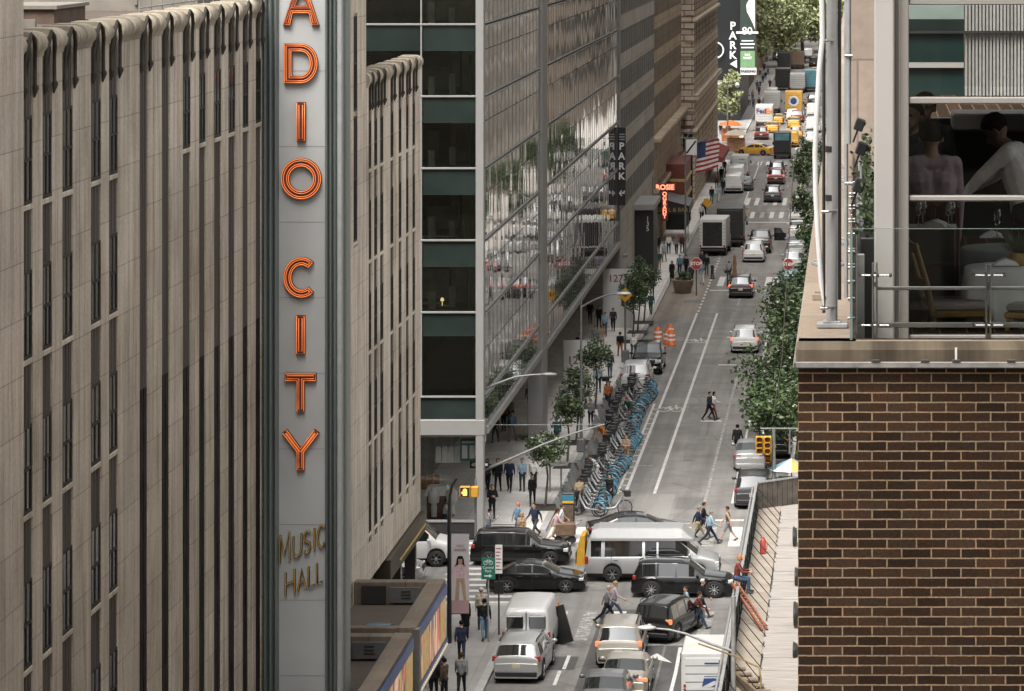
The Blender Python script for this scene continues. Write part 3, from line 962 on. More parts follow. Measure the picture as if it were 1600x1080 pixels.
# side facade: vision panes and spandrels of mirror glass, each a little out of true
bays = [(168.05, 196.9, 15), (201.1, 261.8, 36)]
bands, mull = MB(), MB()
for (ya, yb, n) in bays:
 w = (yb - ya) / n
 for i in range(-1, len(FL) - 1):
  z0, z1 = (5.45 if i < 0 else FL[i]), FL[i + 1]
  if i < 0:
   for j in range(n):
    rest_p.quad((XG, ya + w * j + .03, z0), (XG, ya + w * (j + 1) - .03, z0), (XG, ya + w * (j + 1) - .03, z1 - .14), (XG, ya + w * j + .03, z1 - .14))
   continue
  bands.bbox(XG - .1, XG + .08, ya, yb, z0 - .12, z0 - .06, .01); bands.bbox(XG - .1, XG + .08, ya, yb, z0 + .03, z0 + .07, .01)
  for j in range(n):
   for (a, c) in ((z0 + .09, z0 + 2.2), (z0 + 2.24, z1 - .14)):
    y0, y1 = ya + w * j + .03, ya + w * (j + 1) - .03
    tz, ty = random.gauss(0, .0026), random.gauss(0, .0018)
    pts = [(XG + (-(c - a) / 2 * tz if k_ in (0, 1) else (c - a) / 2 * tz) + (-(y1 - y0) / 2 * ty if k_ in (0, 3) else (y1 - y0) / 2 * ty), y, z)
                       for k_, (y, z) in enumerate(((y0, a), (y1, a), (y1, c), (y0, c)))]
    if npane < 100 and z0 < 29 and (ya < 190 or i < 8):
     MB().quad(*pts).build('mirror_pane', M_mirror, gb); npane += 1
    else:
     rest_p.quad(*pts)
 for j in range(n + 1):
  y = ya + w * j
  mull.box(XG - .08, XG + .012, y - .045, y + .045, 5.4, FL[-1])
o = rest_p.build('distant_mirror_panes', M_mirror, gb); o['kind'] = 'stuff'
bands.build('floor_band', M_alu, gb)
mull.build('side_mullion', M_alu_d, gb)
b = MB(); b.box(-18.4, XG - .12, 168.2, 262, 5.3, FL[-1]); b.build('side_backing', M_room, gb)
for y0, y1 in ((197, 201), (261.8, 263)):
 b = MB(); b.bbox(-18.5, XG + .14, y0 + .3, y1 - .5, .13, FL[-1], .03)
 for z in FL:
  b.box(XG + .14, XG + .146, y0 + .3, y1 - .5, z - .03, z + .03)
 b.build('column', M_alu, gb)
b = MB(); b.bbox(-19, XG + .16, 168.3, 262, 4.95, 5.35, .04); b.build('edge_beam', M_alu, gb)
b = MB(); b.box(-24, XG, YG, 262, 4.9, 4.95); b.build('overhang_soffit', M_alu, gb)
# lobby glass set back behind the overhang
M_lob = glass_mat('lobby_glass', (0.72, 0.72, 0.7), .06)
b = MB()
for i in range(22):
 y = 176 + i * 4
 b.box(-22.55, -22.45, y - .05, y + .05, .13, 4.9)
b.build('lobby_mullion', M_alu, gb)
b = MB(); b.box(-22.52, -22.48, 172, 262, .2, 4.85); b.build('lobby_glass', M_lob, gb)
M_num = mat('number_red', (0.22, 0.085, 0.055), .5, 0, 0)
M_frost = mat('frosted_panel', (0.56, 0.55, 0.53), .35, 0, .06, .6)
for px, py, w, h, nm in ((904, 566, 1.9, 2.7, 'pale frosted glass screen numbered 1271 beside the street lamp'), (966, 452, 2.2, 4.2, 'farther frosted glass screen numbered 1271, nearer the trees')):
 p = G(px, py + 32 if py > 500 else py + 60, WZ)
 t = thing('number_screen', nm, 'glass screen', (p.x, p.y, WZ), 0, 'numbered glass screens')
 MB().bbox(-w / 2, w / 2, -.04, .04, 0, h, .01).build('panel', M_frost, t)
 b = MB(); b.box(-w / 2 - .05, -w / 2, -.06, .06, 0, h + .05); b.box(w / 2, w / 2 + .05, -.06, .06, 0, h + .05); b.build('frame', M_alu, t)
 lettering('1271', .72, M_num, (0, -.05, h - (1.1 if py > 500 else .5) - .2), t, bold=.012)
# shop display inside the corner window
M_cloth = mat('white_cloth', (.62, .61, .58), .8, 0, .1)
M_grn = mat('sign_green', (.02, .13, .11), .5, 0, .05)
def in_shop(px0, py0, px1, py1, y):
 a, c = P(px0, py1, y), P(px1, py0, y)
 return a.x, c.x, a.z, c.z
for i in range(4):
 x0, x1, z0, z1 = in_shop(681 + i * 10, 697, 689 + i * 10, 723, YG + 1.4)
 b = MB(); b.prism([(x0 - .02, z0), (x1 + .02, z0), (x1, z1 - .1), (x1 - .05, z1), ((x0 + x1) / 2 + .05, z1), ((x0 + x1) / 2, z1 - .05), ((x0 + x1) / 2 - .05, z1), (x0 + .05, z1), (x0, z1 - .1)], YG + 1.36, YG + 1.46)
 tag(b.build('display_shirt', M_cloth), ['white shirt hung in the shop window, nearest the theatre', 'white shirt hung in the shop window, second from the theatre', 'white shirt hung in the shop window, third from the theatre', 'white shirt hung in the shop window, nearest the green board'][i], 'shirt', 'shirts in the corner shop window')
x0, x1, z0, z1 = in_shop(719, 685, 746, 720, YG + .8)
b = MB(); b.bbox(x0, x1, YG + .7, YG + .8, z0, z1, .02, 0)
for i in range(2):
 b.box(x0 + .1 + .36 * i, x0 + .36 + .36 * i, YG + .69, YG + .7, z0 + .12, z0 + .75, 1)
b.box(x0 + .1, x1 - .12, YG + .69, YG + .7, z1 - .22, z1 - .12, 1)
tag(b.build('shop_board', [M_grn, M_cloth]), 'green board with white prints in the corner shop window', 'sign')
x0, x1, z0, z1 = in_shop(664, 728, 704, 742, YG + 1.6)
t = thing('display_table', 'white-topped display table in the corner shop window', 'table', ((x0 + x1) / 2, YG + 1.6, WZ))
MB().prism([(-.6, 1.75), (.6, 1.75), (.45, 2.2), (-.45, 2.2)], -.35, .35).build('table_top', M_cloth, t)
MB().bbox(-.5, .5, -.3, .3, 0, 1.74, .02).build('base', mat('brown_wood', (.12, .06, .03), .6, 0, .3, 3), t)
for i, (px, py) in enumerate(((678, 775), (706, 775))):
 q = P(px, py, YG + 1.2)
 b = MB(); b.lathe([(.14, 0), (.16, .5), (.12, .62), (.26, .7), (.28, 1.2), (.12, 1.35), (.05, 1.45)], n=12)
 tag(b.build('mannequin', M_cloth, None, (q.x, q.y, .9)), ['pale dress form below the display table, left one', 'pale dress form below the display table, right one'][i], 'mannequin')
x0, x1, z0, z1 = in_shop(640, 742, 690, 765, YG + 2.4)
for i in range(5):
 b = MB(); b.bbox(x0 + .3 * i, x0 + .25 + .3 * i, YG + 2.2, YG + 2.5, z0 + (i % 2) * .1, z1, .03)
 tag(b.build('hanging_coat', mat('rust_cloth', (.2, .085, .03), .85, 0, .4, 5)), f'rust-brown coat on the rail behind the white display table, {["first","second","third","fourth","fifth"][i]} from the theatre', 'coat', 'coats in the corner shop')
# offices: curtains, desks, lit lamp
M_curt = mat('office_curtain', (.2, .17, .10), .9, 0, .2, 1.2, sx=(9, 9, .3))
M_lamp = mat('desk_lamp_glow', (.9, .75, .45), .5, 0, 0, emit=(1, .75, .35), estr=.5)
b = MB()
for i in range(1, 9):          # partitions, beams and cupboards of the offices
 z = FL[i]
 for x, y, w, h in ((-18.9 - .3 * (i % 2), 4.5, .9, 2.3), (-21.5 + .5 * (i % 3), 6, 1.6, 1.1 + .3 * (i % 2)), (-20.2, 9, .4, 2.6)):
  b.box(x - w / 2, x + w / 2, YG + y, YG + y + .3, z, z + h)
 for k_ in range(3):
  b.box(-20.6 + .9 * k_, -20.3 + .9 * k_, YG + 1.2 + .8 * k_, YG + 1.7 + .8 * k_, z, z + .75 + .12 * ((i + k_) % 3))
b.build('partition', mat('office_furniture', (.30, .27, .23), .8, 0, .5, .8, obj=False), gb)
for i, (px0, py0, px1, py1) in enumerate(((722, 338, 742, 374), (731, 425, 745, 486), (735, 197, 746, 262), (733, 85, 746, 149))):
 y = YG + 1.0
 a, c = P(px0, py1, y), P(px1, py0, y)
 b = MB()
 pr = [(a.x + (c.x - a.x) * k_ / 12, y + .05 * math.sin(k_ * 1.6)) for k_ in range(13)]
 b.prism(pr + [(p[0], p[1] + .03) for p in pr[::-1]], a.z, c.z, 'z')
 tag(b.build('window_curtain', M_curt if i < 2 else mat('teal_blind', (.04, .085, .075), .8)), ['ochre curtain in the third office floor, beside the corner column', 'ochre curtain two floors over the shop', 'teal blind on the floor level with the neon O', 'teal blind on the floor level with the neon D'][i], 'curtain')
for i, (px, py) in enumerate(((672, 470), (691, 474), (690, 366))):
 q = P(px, py, YG + 2.2)
 t = thing('office_desk', ['desk with a small lit lamp, left one on the lit office floor', 'desk with a small lit lamp, right one on the lit office floor', 'pale desk behind the glass on the floor with the short curtain'][i], 'desk', (q.x, q.y, q.z - .1))
 MB().bbox(-.45 - (i == 2) * .5, .45 + (i == 2) * .3, -.3, .3, -.06, 0, .01).build('desk_top', M_cloth if i == 2 else mat('pale_wood', (.35, .24, .12), .5), t)
 for sx_ in (-.4, .4):
  MB().box(sx_ - .03, sx_ + .03, -.25, .25, -.72, -.06).build('leg', M_dark, t)
 if i < 2:
  MB().lathe([(.02, 0), (.02, .25), (.1, .22), (.06, .36), (0, .38)], n=10).build('lamp', M_lamp, t)
# ------------------------------------------------------------------ the row of buildings beyond it
def facade(name, label, X, Y0, Y1, Z0, Z1, floor, win_h, bay, m_wall, m_win, side='left', fin=None, m_fin=None, base=None, sill=.0, deep=25, rec=.008, maxw=100, first=None):
 """street front in the plane X facing the road, floors with a wall band and a row of windows, fins between them"""
 t = thing(name, label, 'building', (0, 0, 0))
 d = 1 if side == 'left' else -1
 b = MB()
 xb = X - d * rec
 b.box(min(xb, X - d * deep), max(xb, X - d * deep), Y0, Y1, .05, Z1)
 n = int((Z1 - Z0) / floor); nb = max(1, round((Y1 - Y0) / bay)); w = (Y1 - Y0) / nb
 for i in range(n + 1):
  z = Z0 + floor * i
  b.box(min(xb, X), max(xb, X), Y0, Y1, z, min(Z1, z + floor - win_h))
 b.box(min(xb, X), max(xb, X), Y0, Y1, Z0 - .5, Z0)
 for j in range(nb + 1):
  y = Y0 + w * j
  hw = w * (.5 - fin / 2) if fin and fin < 1 else .2
  b.box(min(xb, X - d * .001), max(xb, X - d * .001), max(Y0, y - hw), min(Y1, y + hw), Z0, Z1)
 b.build('wall', m_wall, t)
 cnt = 0; rest = MB()
 for i in range(n):
  z = Z0 + floor * i + floor - win_h
  for j in range(nb):
   y0, y1 = Y0 + w * j, Y0 + w * (j + 1)
   hw = w * (.5 - fin / 2) if fin and fin < 1 else .2
   tgt = MB() if cnt < maxw and z < 34 else rest
   xa = xb + d * .003
   tgt.box(min(xb, xa), max(xb, xa), y0 + hw, y1 - hw, z, z + win_h, 0)
   for k_ in ((.5,) if m_fin is None else (.25, .5, .75)):
    yy = y0 + w * k_
    xf = X + d * .002
    tgt.box(min(xa, xf), max(xa, xf), yy - .1, yy + .1, z, z + win_h, 1)
   if tgt is not rest:
    tgt.build('window', [m_win, m_fin or m_wall], t); cnt += 1
 if rest.v:
  o = rest.build('upper_windows', [m_win, m_fin or m_wall], t); o['kind'] = 'stuff'
 return t
M_wdark = mat('street_window', (0.022, 0.023, 0.022), .7, 0, .5, .35, spec=.06, obj=False)
M_conc = stone_mat('ribbed_concrete', 'YZ', (0.43, 0.41, 0.38), (.28, .18, .165), 2.9, 1.3, .02, streak=.2, grime=.35, blockvar=.05)
M_tan = stone_mat('tan_stone', 'YZ', (0.43, 0.35, 0.27), (.22, .125, .1), 1.8, .8, .015, streak=.2, grime=.4, blockvar=.08)
M_orn = stone_mat('buff_stone', 'YZ', (0.48, 0.405, 0.325), (.24, .135, .105), 1.6, .62, .05, streak=.15, grime=.35, blockvar=.1)
M_ornf = stone_mat('buff_stone_front', 'XZ', (0.5, 0.43, 0.35), (.2, .12, .095), 1.6, .62, .06, streak=.15, grime=.35, blockvar=.1)
t1 = facade('concrete_office_building', 'grey concrete office block with narrow finned window bands beside the mirror glass', -17.8, 262.9, 308, 6.2, 52, 2.95, 1.75, 2.82, M_conc, M_wdark, m_fin=M_conc, fin=.96)
b = MB(); b.box(-19.2, -18.4, 263, 308, .14, 5.7); b.build('shop_front', M_wdark, t1)
t2 = facade('tan_office_building', 'tan stone office block with ledges over its ground floor', -17.9, 308.1, 357, 10.5, 54, 3.0, 1.9, 3.1, M_tan, M_wdark, m_fin=M_tan, fin=.9)
b = MB(); b.bbox(-18.4, -17.2, 308.3, 357, 9.6, 10.1, .1); b.bbox(-18.4, -17.4, 308.3, 357, 5.1, 5.6, .1); b.build('ledge', M_tan, t2)
for i in range(14):
 b = MB(); b.box(-18.4, -18.05, 309.5 + i * 3.35, 311.6 + i * 3.35, 6.2, 9.0, 0); b.box(-18.2, -18.0, 310.5 + i * 3.35, 310.6 + i * 3.35, 6.2, 9.0, 1); b.build('window', [M_wdark, M_tan], t2)
b = MB(); b.box(-18.36, -17.95, 308.3, 357, .14, 5.1); b.build('shop_front', stone_mat('pale_shop_stone', 'YZ', (.36, .33, .29), (.15, .12, .1), 3.2, 1.7, .12, grime=.3), t2)
t3 = facade('corner_stone_building', 'buff stone corner building with quoined end and dark shops below', -16.6, 357.4, 418, 11.6, 52, 3.4, 2.1, 3.6, M_orn, M_wdark, fin=.6)
b = MB()
b.box(-21, -16.62, 357.1, 357.38, 8, 52)
for i in range(30):
 b.box(-17.9 if i % 2 else -17.5, -16.58, 356.98, 357.1, 8.2 + 1.4 * i, 8.2 + 1.4 * i + 1.15)
b.build('end_wall', M_ornf, t3)
b = MB(); b.bbox(-21, -16.1, 356.8, 418.3, 10.7, 11.25, .1); b.bbox(-21, -16.3, 356.9, 418.2, 7.3, 7.8, .1); b.bbox(-21, -16.3, 356.9, 418.2, 18.6, 19.0, .1); b.build('cornice', M_ornf, t3)
b = MB(); b.box(-20.9, -16.75, 356.95, 418, .14, 7.3, 0)
for i in range(7):
 b.box(-16.75, -16.55, 358 + i * 9, 359 + i * 9, .14, 7.3, 1)
b.box(-18.6, -17.7, 356.85, 356.95, .14, 7.3, 1)
b.build('shop_front', [M_wdark, M_ornf], t3)
# beyond the next avenue
M_pblack = mat('black_cladding', (0.012, 0.014, 0.015), .4, 0, .2, .3, obj=False)
t4 = thing('black_parking_building', 'black-clad corner building with white upright PARK lettering', 'building', (0, 0, 0))
b = MB(); b.box(-45, -16.7, 500, 540, .1, 40, 0); b.build('wall', M_pblack, t4)
M_wl = mat('white_lettering', (.75, .75, .73), .5, 0, 0)
for i, c in enumerate('PARK'):
 q = P(1145, 41 + 15.2 * i, 499.9)
 lettering(c, 1.55, M_wl, (q.x, 499.88, q.z), t4, name='letter', bold=.04)
b = MB(); q = P(1146, 100, 499.9); b.prism([(q.x - .5, q.z), (q.x + .5, q.z + .6), (q.x + .5, q.z - .6)], 499.8, 499.9); b.build('arrow', M_wl, t4)
def arcpts(cx, cz, r, a0, a1, y, n=14):
 return [(cx + r * math.cos(R(a0 + (a1 - a0) * i / n)), y, cz + r * math.sin(R(a0 + (a1 - a0) * i / n))) for i in range(n + 1)]
b = MB(); q = P(1118, 79, 499); b.tube(arcpts(q.x, q.z, 1.1, -80, 80, 499.6), .12, 6); b.tube([(q.x - 1.4, 499.6, q.z - .2), (q.x + .4, 499.6, q.z + 1.1)], .12, 6); b.build('wall_emblem', M_wl, t4)
t5 = thing('green_banner_sign', 'tall dark green and white advertising banner beside the PARK letters', 'sign', (0, 0, 0))
y = 498.5
def pan(px0, py0, px1, py1, m, nm, dy=0.0):
 a, c = P(px0, py1, y + dy), P(px1, py0, y + dy)
 MB().bbox(a.x, c.x, y + dy, y + dy + .2, a.z, c.z, .02).build(nm, m, t5)
pan(1156.5, -60, 1180, 118, mat('banner_dark', (.028, .045, .038), .5, 0, .1), 'panel')
pan(1157, 80, 1179.5, 105, mat('banner_green', (.16, .30, .15), .5, 0, .12), 'green_panel', -.05)
pan(1157, 106, 1182, 117, M_wl, 'base_strip', -.05)
b = MB()
a = [P(1171, -2, y - .06), P(1166, 8, y - .06), P(1167, 18, y - .06), P(1172, 28, y - .06), P(1177, 38, y - .06), P(1179.5, 46, y - .06), P(1179.5, -2, y - .06)]
b.prism([(p.x, p.z) for p in a], y - .08, y - .02); b.build('white_swoosh', M_wl, t5)
for txt, px, py, s_, m_ in (('80', 1167.5, 49, 1.5, M_wl), ('WALLS', 1167.5, 51, .52, mat('banner_dark', (.03, .05, .04))), ('NOW LEASING', 1168, 64, .28, M_wl), ('SPACE', 1168, 69, .34, M_wl), ('AVAILABLE', 1168, 74.5, .3, M_wl), ('NO', 1168, 86, .5, M_wl), ('WAIT', 1168, 91, .5, M_wl), ('PARKING', 1169, 111.5, .5, mat('banner_dark', (.03, .05, .04)))):
 if txt in ('80',) or txt == 'PARKING' or True:
  if txt in ('80', 'NO', 'WAIT', 'PARKING'):
   q = P(px, py, y - .12); lettering(txt if txt != 'WAIT' else 'WAIT', s_, m_, (q.x, y - .12, q.z), t5, bold=.02)
  else:
   q = P(px, py, y - .1); MB().box(q.x - s_ * 3, q.x + s_ * 3, y - .09, y - .05, q.z - s_ * .3, q.z + s_ * .3).build('text_strip', m_ if txt != 'WALLS' else M_wl, t5)
M_brick_r = stone_mat('red_brown_brick', 'YZ', (.2, .12, .085), (.16, .12, .1), .8, .3, .02, streak=.15)
for nm, lb, y0, y1, z1, mm in (('brick_apartment_building', 'red-brown brick apartment block behind the far trees', 545, 620, 34, M_brick_r), ('stone_apartment_building', 'pale stone apartment block farthest along the left pavement', 622, 800, 30, M_tan)):
 facade(nm, lb, -18.2, y0, y1, 5, z1, 3.4, 1.8, 4.5, mm, M_wdark, fin=.5, maxw=40)
# right-hand row, seen mostly mirrored in the glass
M_rpale = stone_mat('pale_tower_stone', 'YZ', (0.46, 0.425, 0.38), (.22, .2, .17), 4, 2.4, .05, streak=.15, grime=.3)
facade('pale_stone_tower', 'pale stone tower whose mirror image fills the near glass bay', 3.2, 172, 300, 6, 70, 3.6, 2.0, 5.2, M_rpale, M_wdark, side='right', fin=.45, maxw=60)
facade('ribbed_stone_tower', 'pale ribbed tower mirrored in the glass above the reflected trees', 2.6, 301, 420, 5, 76, 4.2, 3.3, 3.6, M_rpale, M_wdark, side='right', fin=.4, maxw=60)
t = thing('added_reflection_tower', 'unseen ribbed stone tower added behind the viewpoint to darken reflections', 'building', (0, 0, 0))  # unseen tower added to block bright sky and darken the glass reflections
b = MB(); b.box(-9, 45, -46, -8, 0, 85)
for i in range(18):
 b.box(-9 + 3 * i, -7.6 + 3 * i, -8, -7.7, 0, 85)
b.build('wall', stone_mat('tower_limestone', 'XZ', (.34, .3, .25), (.2, .17, .14), 3, 1.4, .01), t)
for i in range(17):
 for k_ in range(5):
  MB().box(-7.6 + 3 * i, -6 + 3 * i, -8, -7.95, 22 + 3.6 * k_, 24.2 + 3.6 * k_).build('window', M_wdark, t)
facade('brown_brick_block', 'brown brick block mirrored in the farther glass bay', 2.2, 445, 560, 5, 46, 3.6, 1.8, 5, stone_mat('brown_block_brick', 'YZ', (.19, .155, .125), (.15, .12, .1), 1.2, .5, .03), M_wdark, side='right', fin=.9, maxw=60)
facade('grey_brick_block', 'grey block standing beyond the far trees on the right', 2.4, 562, 800, 5, 40, 3.6, 1.8, 5, M_conc, M_wdark, side='right', fin=.5, maxw=30)
# ------------------------------------------------------------------ signs along that row
M_red = mat('red_neon_face', (.45, .05, .03), .5, 0, .1, emit=(1, .33, .18), estr=.6)
M_signblack = mat('sign_black', (.015, .015, .016), .45, 0, .1)
t = thing('parking_blade_sign', 'black blade sign reading PARK on the mirror-glass block', 'sign', (0, 0, 0))
yb = 260.3
a, c = P(964.6, 321, yb), P(977.5, 199, yb)
MB().bbox(a.x, c.x, yb, yb + .35, a.z, c.z, .03).build('panel', M_signblack, t)
for i, ch_ in enumerate('PARK'):
 q = P(971.2, 229 + 15.6 * i, yb); lettering(ch_, .72, M_wl, (q.x, yb - .01, q.z), t, name='letter', bold=.02)
for j in range(3):
 q = P(972, 210 + 4 * j, yb); MB().box(q.x - .2, q.x + .2, yb - .012, yb, q.z - .04, q.z + .04).build('text_strip', mat('grey_lettering', (.35, .35, .34), .5), t)
q = P(972, 302, yb)
b = MB()
for a_ in ((-.2, 0, .2, 0), (-.2, 0, -.02, .2), (-.2, 0, -.02, -.2), (.2, .18, .05, 0)):
 b.bar((q.x + a_[0], yb - .01, q.z + a_[1]), (q.x + a_[2], yb - .01, q.z + a_[3]), .02, .09, up=(0, 0, 1))
b.build('arrow', M_wl, t)
MB().box(-18, a.x + .1, yb + .1, yb + .2, c.z - .6, c.z - .5).build('bracket', M_alu_d, t)
t = thing('pub_neon_sign', 'red neon pub sign, a crossbar over an upright row of letters', 'sign', (0, 0, 0))
yb = 309
a, c = P(1023, 299, yb), P(1055, 287, yb)
MB().bbox(a.x, c.x, yb, yb + .3, a.z, c.z, .03).build('crossbar', mat('sign_maroon', (.16, .025, .02), .5), t)
q = P(1039, 293, yb); lettering('ROSIE', .62, M_red, (q.x, yb - .01, q.z), t, bold=.025)
a, c = P(1033.5, 345, yb), P(1043.5, 299.2, yb)
MB().bbox(a.x, c.x, yb, yb + .3, a.z, c.z, .03).build('upright', MATS['sign_maroon'], t)
for i, ch_ in enumerate('OGRADY'):
 q = P(1038.5, 303.5 + 7 * i, yb); lettering(ch_, .5, M_red, (q.x, yb - .01, q.z), t, name='letter', bold=.02)
MB().box(-18, P(1024, 290, yb).x, yb + .1, yb + .2, 6.3, 6.5).build('bracket', M_alu_d, t)
t = thing('dark_portal_sign', 'tall black entrance portal with upright number 135', 'portal', (0, 0, 0))
yb = 281
a, c = P(1000, 385, yb), P(1021, 330, yb)
MB().bbox(-18.2, c.x, yb, yb + 6, WZ, P(1000, 328, yb).z, .05).build('portal', M_signblack, t)
for i, ch_ in enumerate('135'):
 q = P(1012, 342 + 8 * i, yb); lettering(ch_, .5, M_wl, (q.x, yb - .01, q.z), t, name='letter')
MB().bbox(-18.5, c.x + .12, yb - .6, yb + 8, P(1000, 328, yb).z, P(1000, 328, yb).z + .5, .05).build('canopy', M_alu, t)
# red awning, black pub awning, storefront with gilt lettering
t = thing('black_pub_awning', 'black awning with gilt lettering over the pub door', 'awning', (-16.6, 318, 0))
MB().prism([(-1.6, 2.8), (1.5, 2.8), (1.5, 3.5), (-1.6, 4.3)], -2.5, 6).build('canvas', M_signblack, t)
lettering("GRILL & BAR", .5, mat('gilt', (.45, .33, .12), .4, .4), (0, -2.52, 3.15), t)
for s_ in (-1.4, 1.4):
 MB().tube([(s_, -2.3, WZ), (s_, -2.3, 2.9)], .04, 6).build('post', M_steel, t)
t = thing('theatre_pub_front', 'dark red and brown pub front with bright ledges', 'shop front', (-17.2, 334, 0))
M_pubred = mat('pub_red', (.13, .03, .022), .5, 0, .3, .8)
for i, (z0, z1, m_) in enumerate(((.14, 3.0, M_wdark), (3.0, 3.4, mat('gilt', (.45, .33, .12))), (3.4, 4.6, M_pubred), (4.6, 4.9, MATS['gilt']), (4.9, 6.3, M_pubred))):
 MB().bbox(-.8, 1.1 + .1 * (i % 2), -5, 6, z0, z1, .04).build('front_band', m_, t)
t = thing('red_awning', 'plain dark red awning by the far corner', 'awning', (-16.3, 392, 0))
MB().prism([(-1.2, 2.6), (1.6, 2.5), (1.6, 3.0), (-1.2, 4.2)], -8, 10).build('canvas', mat('awning_red', (.22, .035, .03), .8, 0, .15), t)
# flags and their staffs
def flag(name, label, p, w, h, kind):
 t = thing(name, label, 'flag', p)
 MB().tube([(-2.4, 0, -.6), (1.3, 0, 1.4)], .05, 6).build('staff', M_alu, t)
 b = MB(); n, k_ = 14, 13
 for i in range(n + 1):
  for j in range(k_ + 1):
   u, v = i / n, j / k_
   x = -.3 + w * u * .62 + .12 * math.sin(v * 5 + u * 7) * v
   b.v.append((x, .25 * math.sin(u * 9 + v * 3), .55 + .42 * u - h * v * (1 - .15 * u) - .2 * u * v))
 for i in range(n):
  for j in range(k_):
   m_ = 0
   if kind == 'us':
    m_ = 2 if (i < 6 and j < 7) else (j % 2)
    if m_ == 2 and (i + j) % 2 == 0 and False:
     m_ = 1
   b.f.append((i * (k_ + 1) + j, (i + 1) * (k_ + 1) + j, (i + 1) * (k_ + 1) + j + 1, i * (k_ + 1) + j + 1)); b.m.append(m_); b.s.append(True)
 b.build('cloth', [mat('flag_red', (.3, .03, .035), .8, 0, .1), M_cloth, mat('flag_blue', (.03, .05, .13), .8, 0, .1)] if kind == 'us' else [mat('flag_teal', (.025, .06, .085), .8, 0, .15)], t)
q = P(1093, 232, 345); flag('national_flag', 'striped red and white flag with a blue corner hanging over the pavement', q, 3.6, 3.0, 'us')
q = P(1103, 232, 366); flag('plain_flag', 'plain dark blue flag hanging just beyond the striped one', q, 2.6, 2.6, 'b')
b = MB(); b.box(-.55, .55, -.06, .06, -.75, .75, 0); b.bar((-.45, -.07, -.6), (.45, -.07, .6), .01, .16, 1)
q = P(1080, 230, 340); tag(b.build('square_blade_sign', [M_wl, M_signblack], None, q), 'small white square sign with a black slash beside the striped flag', 'sign')
# ------------------------------------------------------------------ near brick building with its terrace
def brick_mat():
 m, nt, b = _nodes('brown_brick')
 v = coords(nt, 'XZ')
 br = nd(nt, 'ShaderNodeTexBrick', Scale=1.0)
 for k_, x in (('Brick Width', .2063), ('Row Height', .0678), ('Mortar Size', .0058), ('Mortar Smooth', .25), ('Bias', -.1)):
  br.inputs[k_].default_value = x
 wob = noise(nt, v, 5, 2)
 br.inputs['Color1'].default_value = (.023, .0135, .0083, 1)
 br.inputs['Color2'].default_value = (.05, .0285, .0172, 1)
 br.inputs['Mortar'].default_value = (.235, .168, .107, 1)
 ad = nd(nt, 'ShaderNodeVectorMath', operation='ADD')
 sc_ = nd(nt, 'ShaderNodeVectorMath', operation='SCALE'); sc_.inputs['Scale'].default_value = .005
 nz = nd(nt, 'ShaderNodeTexNoise', Scale=14.0); nt.links.new(v, nz.inputs['Vector'])
 nt.links.new(nz.outputs['Color'], sc_.inputs[0]); nt.links.new(v, ad.inputs[0]); nt.links.new(sc_.outputs[0], ad.inputs[1])
 nt.links.new(ad.outputs[0], br.inputs['Vector'])
 c = mix(nt, 1.0, br.outputs['Color'], ramp(nt, noise(nt, v, 45, 3), [(.3, .72), (.7, 1.2)]), 'MULTIPLY')
 c = mix(nt, 1.0, c, ramp(nt, noise(nt, v, 1.6, 4), [(.3, .78), (.7, 1.15)]), 'MULTIPLY')
 c = mix(nt, 1.0, c, ramp(nt, noise(nt, v, 4, 2, sx=(1.2, 3.0, 1)), [(.38, (1.08, .97, .92)), (.6, (.96, 1.0, 1.03))]), 'MULTIPLY')
 nt.links.new(c, b.inputs['Base Color'])
 b.inputs['Roughness'].default_value = .85
 b.inputs['Specular IOR Level'].default_value = .1
 inv = nd(nt, 'ShaderNodeMath', operation='SUBTRACT'); inv.inputs[0].default_value = 1
 nt.links.new(br.outputs['Fac'], inv.inputs[1])
 bump(nt, b, inv.outputs[0], .6, .006)
 return m
M_brick = brick_mat()
YB = 24.5
ZL = 26.96
M_ledge = stone_mat('ledge_stone', 'XY', (.28, .222, .172), (.16, .125, .1), 3, 2.4, .012, streak=.05, grime=.35)
M_fascia = stone_mat('fascia_concrete', 'XZ', (.155, .124, .09), (.15, .12, .085), 9, 9, .001, streak=.75, grime=.9)
M_flash = mat('lead_flashing', (.22, .205, .19), .6, .2, .35, 9, obj=False)
bb = thing('brown_brick_building', 'dark brown brick building with a stone-edged terrace, close on the right', 'building', (0, 0, 0))
MB().box(-.415, 6, YB, 118, 0, 26.84).build('wall', M_brick, bb)
b = MB(); b.bbox(-.43, 6, YB - .06, YB + .35, 26.845, ZL, .012, 0); b.build('fascia', M_fascia, bb)
b = MB(); b.bbox(-.43, -.0, YB + .352, 118, 26.845, ZL - .004, .012); b.box(-.43, 6, YB + .352, YB + .55, 26.845, ZL - .004); b.build('ledge', M_ledge, bb)
b = MB()
b.bbox(-.445, 6, YB - .075, YB - .055, 26.822, 26.866, .006); b.bbox(-.447, -.425, YB - .075, 118, 26.822, 26.866, .006)
b.build('flashing', M_flash, bb)
q = P(1494, 560, YB - .08)
for i, px in enumerate((1368, 1445, 1494, 1580)):
 q = P(px, 564, YB - .09); MB().bbox(q.x - .03, q.x + .03, YB - .085, YB - .07, q.z - .008, q.z + .008, .003).build('flashing_clip', mat('dark_clip', (.05, .045, .04), .6), bb)
q = P(1494, 556, YB - .075); MB().bbox(q.x - .008, q.x + .008, YB - .066, YB - .058, 26.86, ZL + .004, .002).build('joint_sealant', M_white, bb)
MB().box(.0, 6, YB + .55, 118, 26.3, 26.55).build('terrace_floor', mat('terrace_tile', (.16, .145, .13), .7, 0, .2, 2), bb)
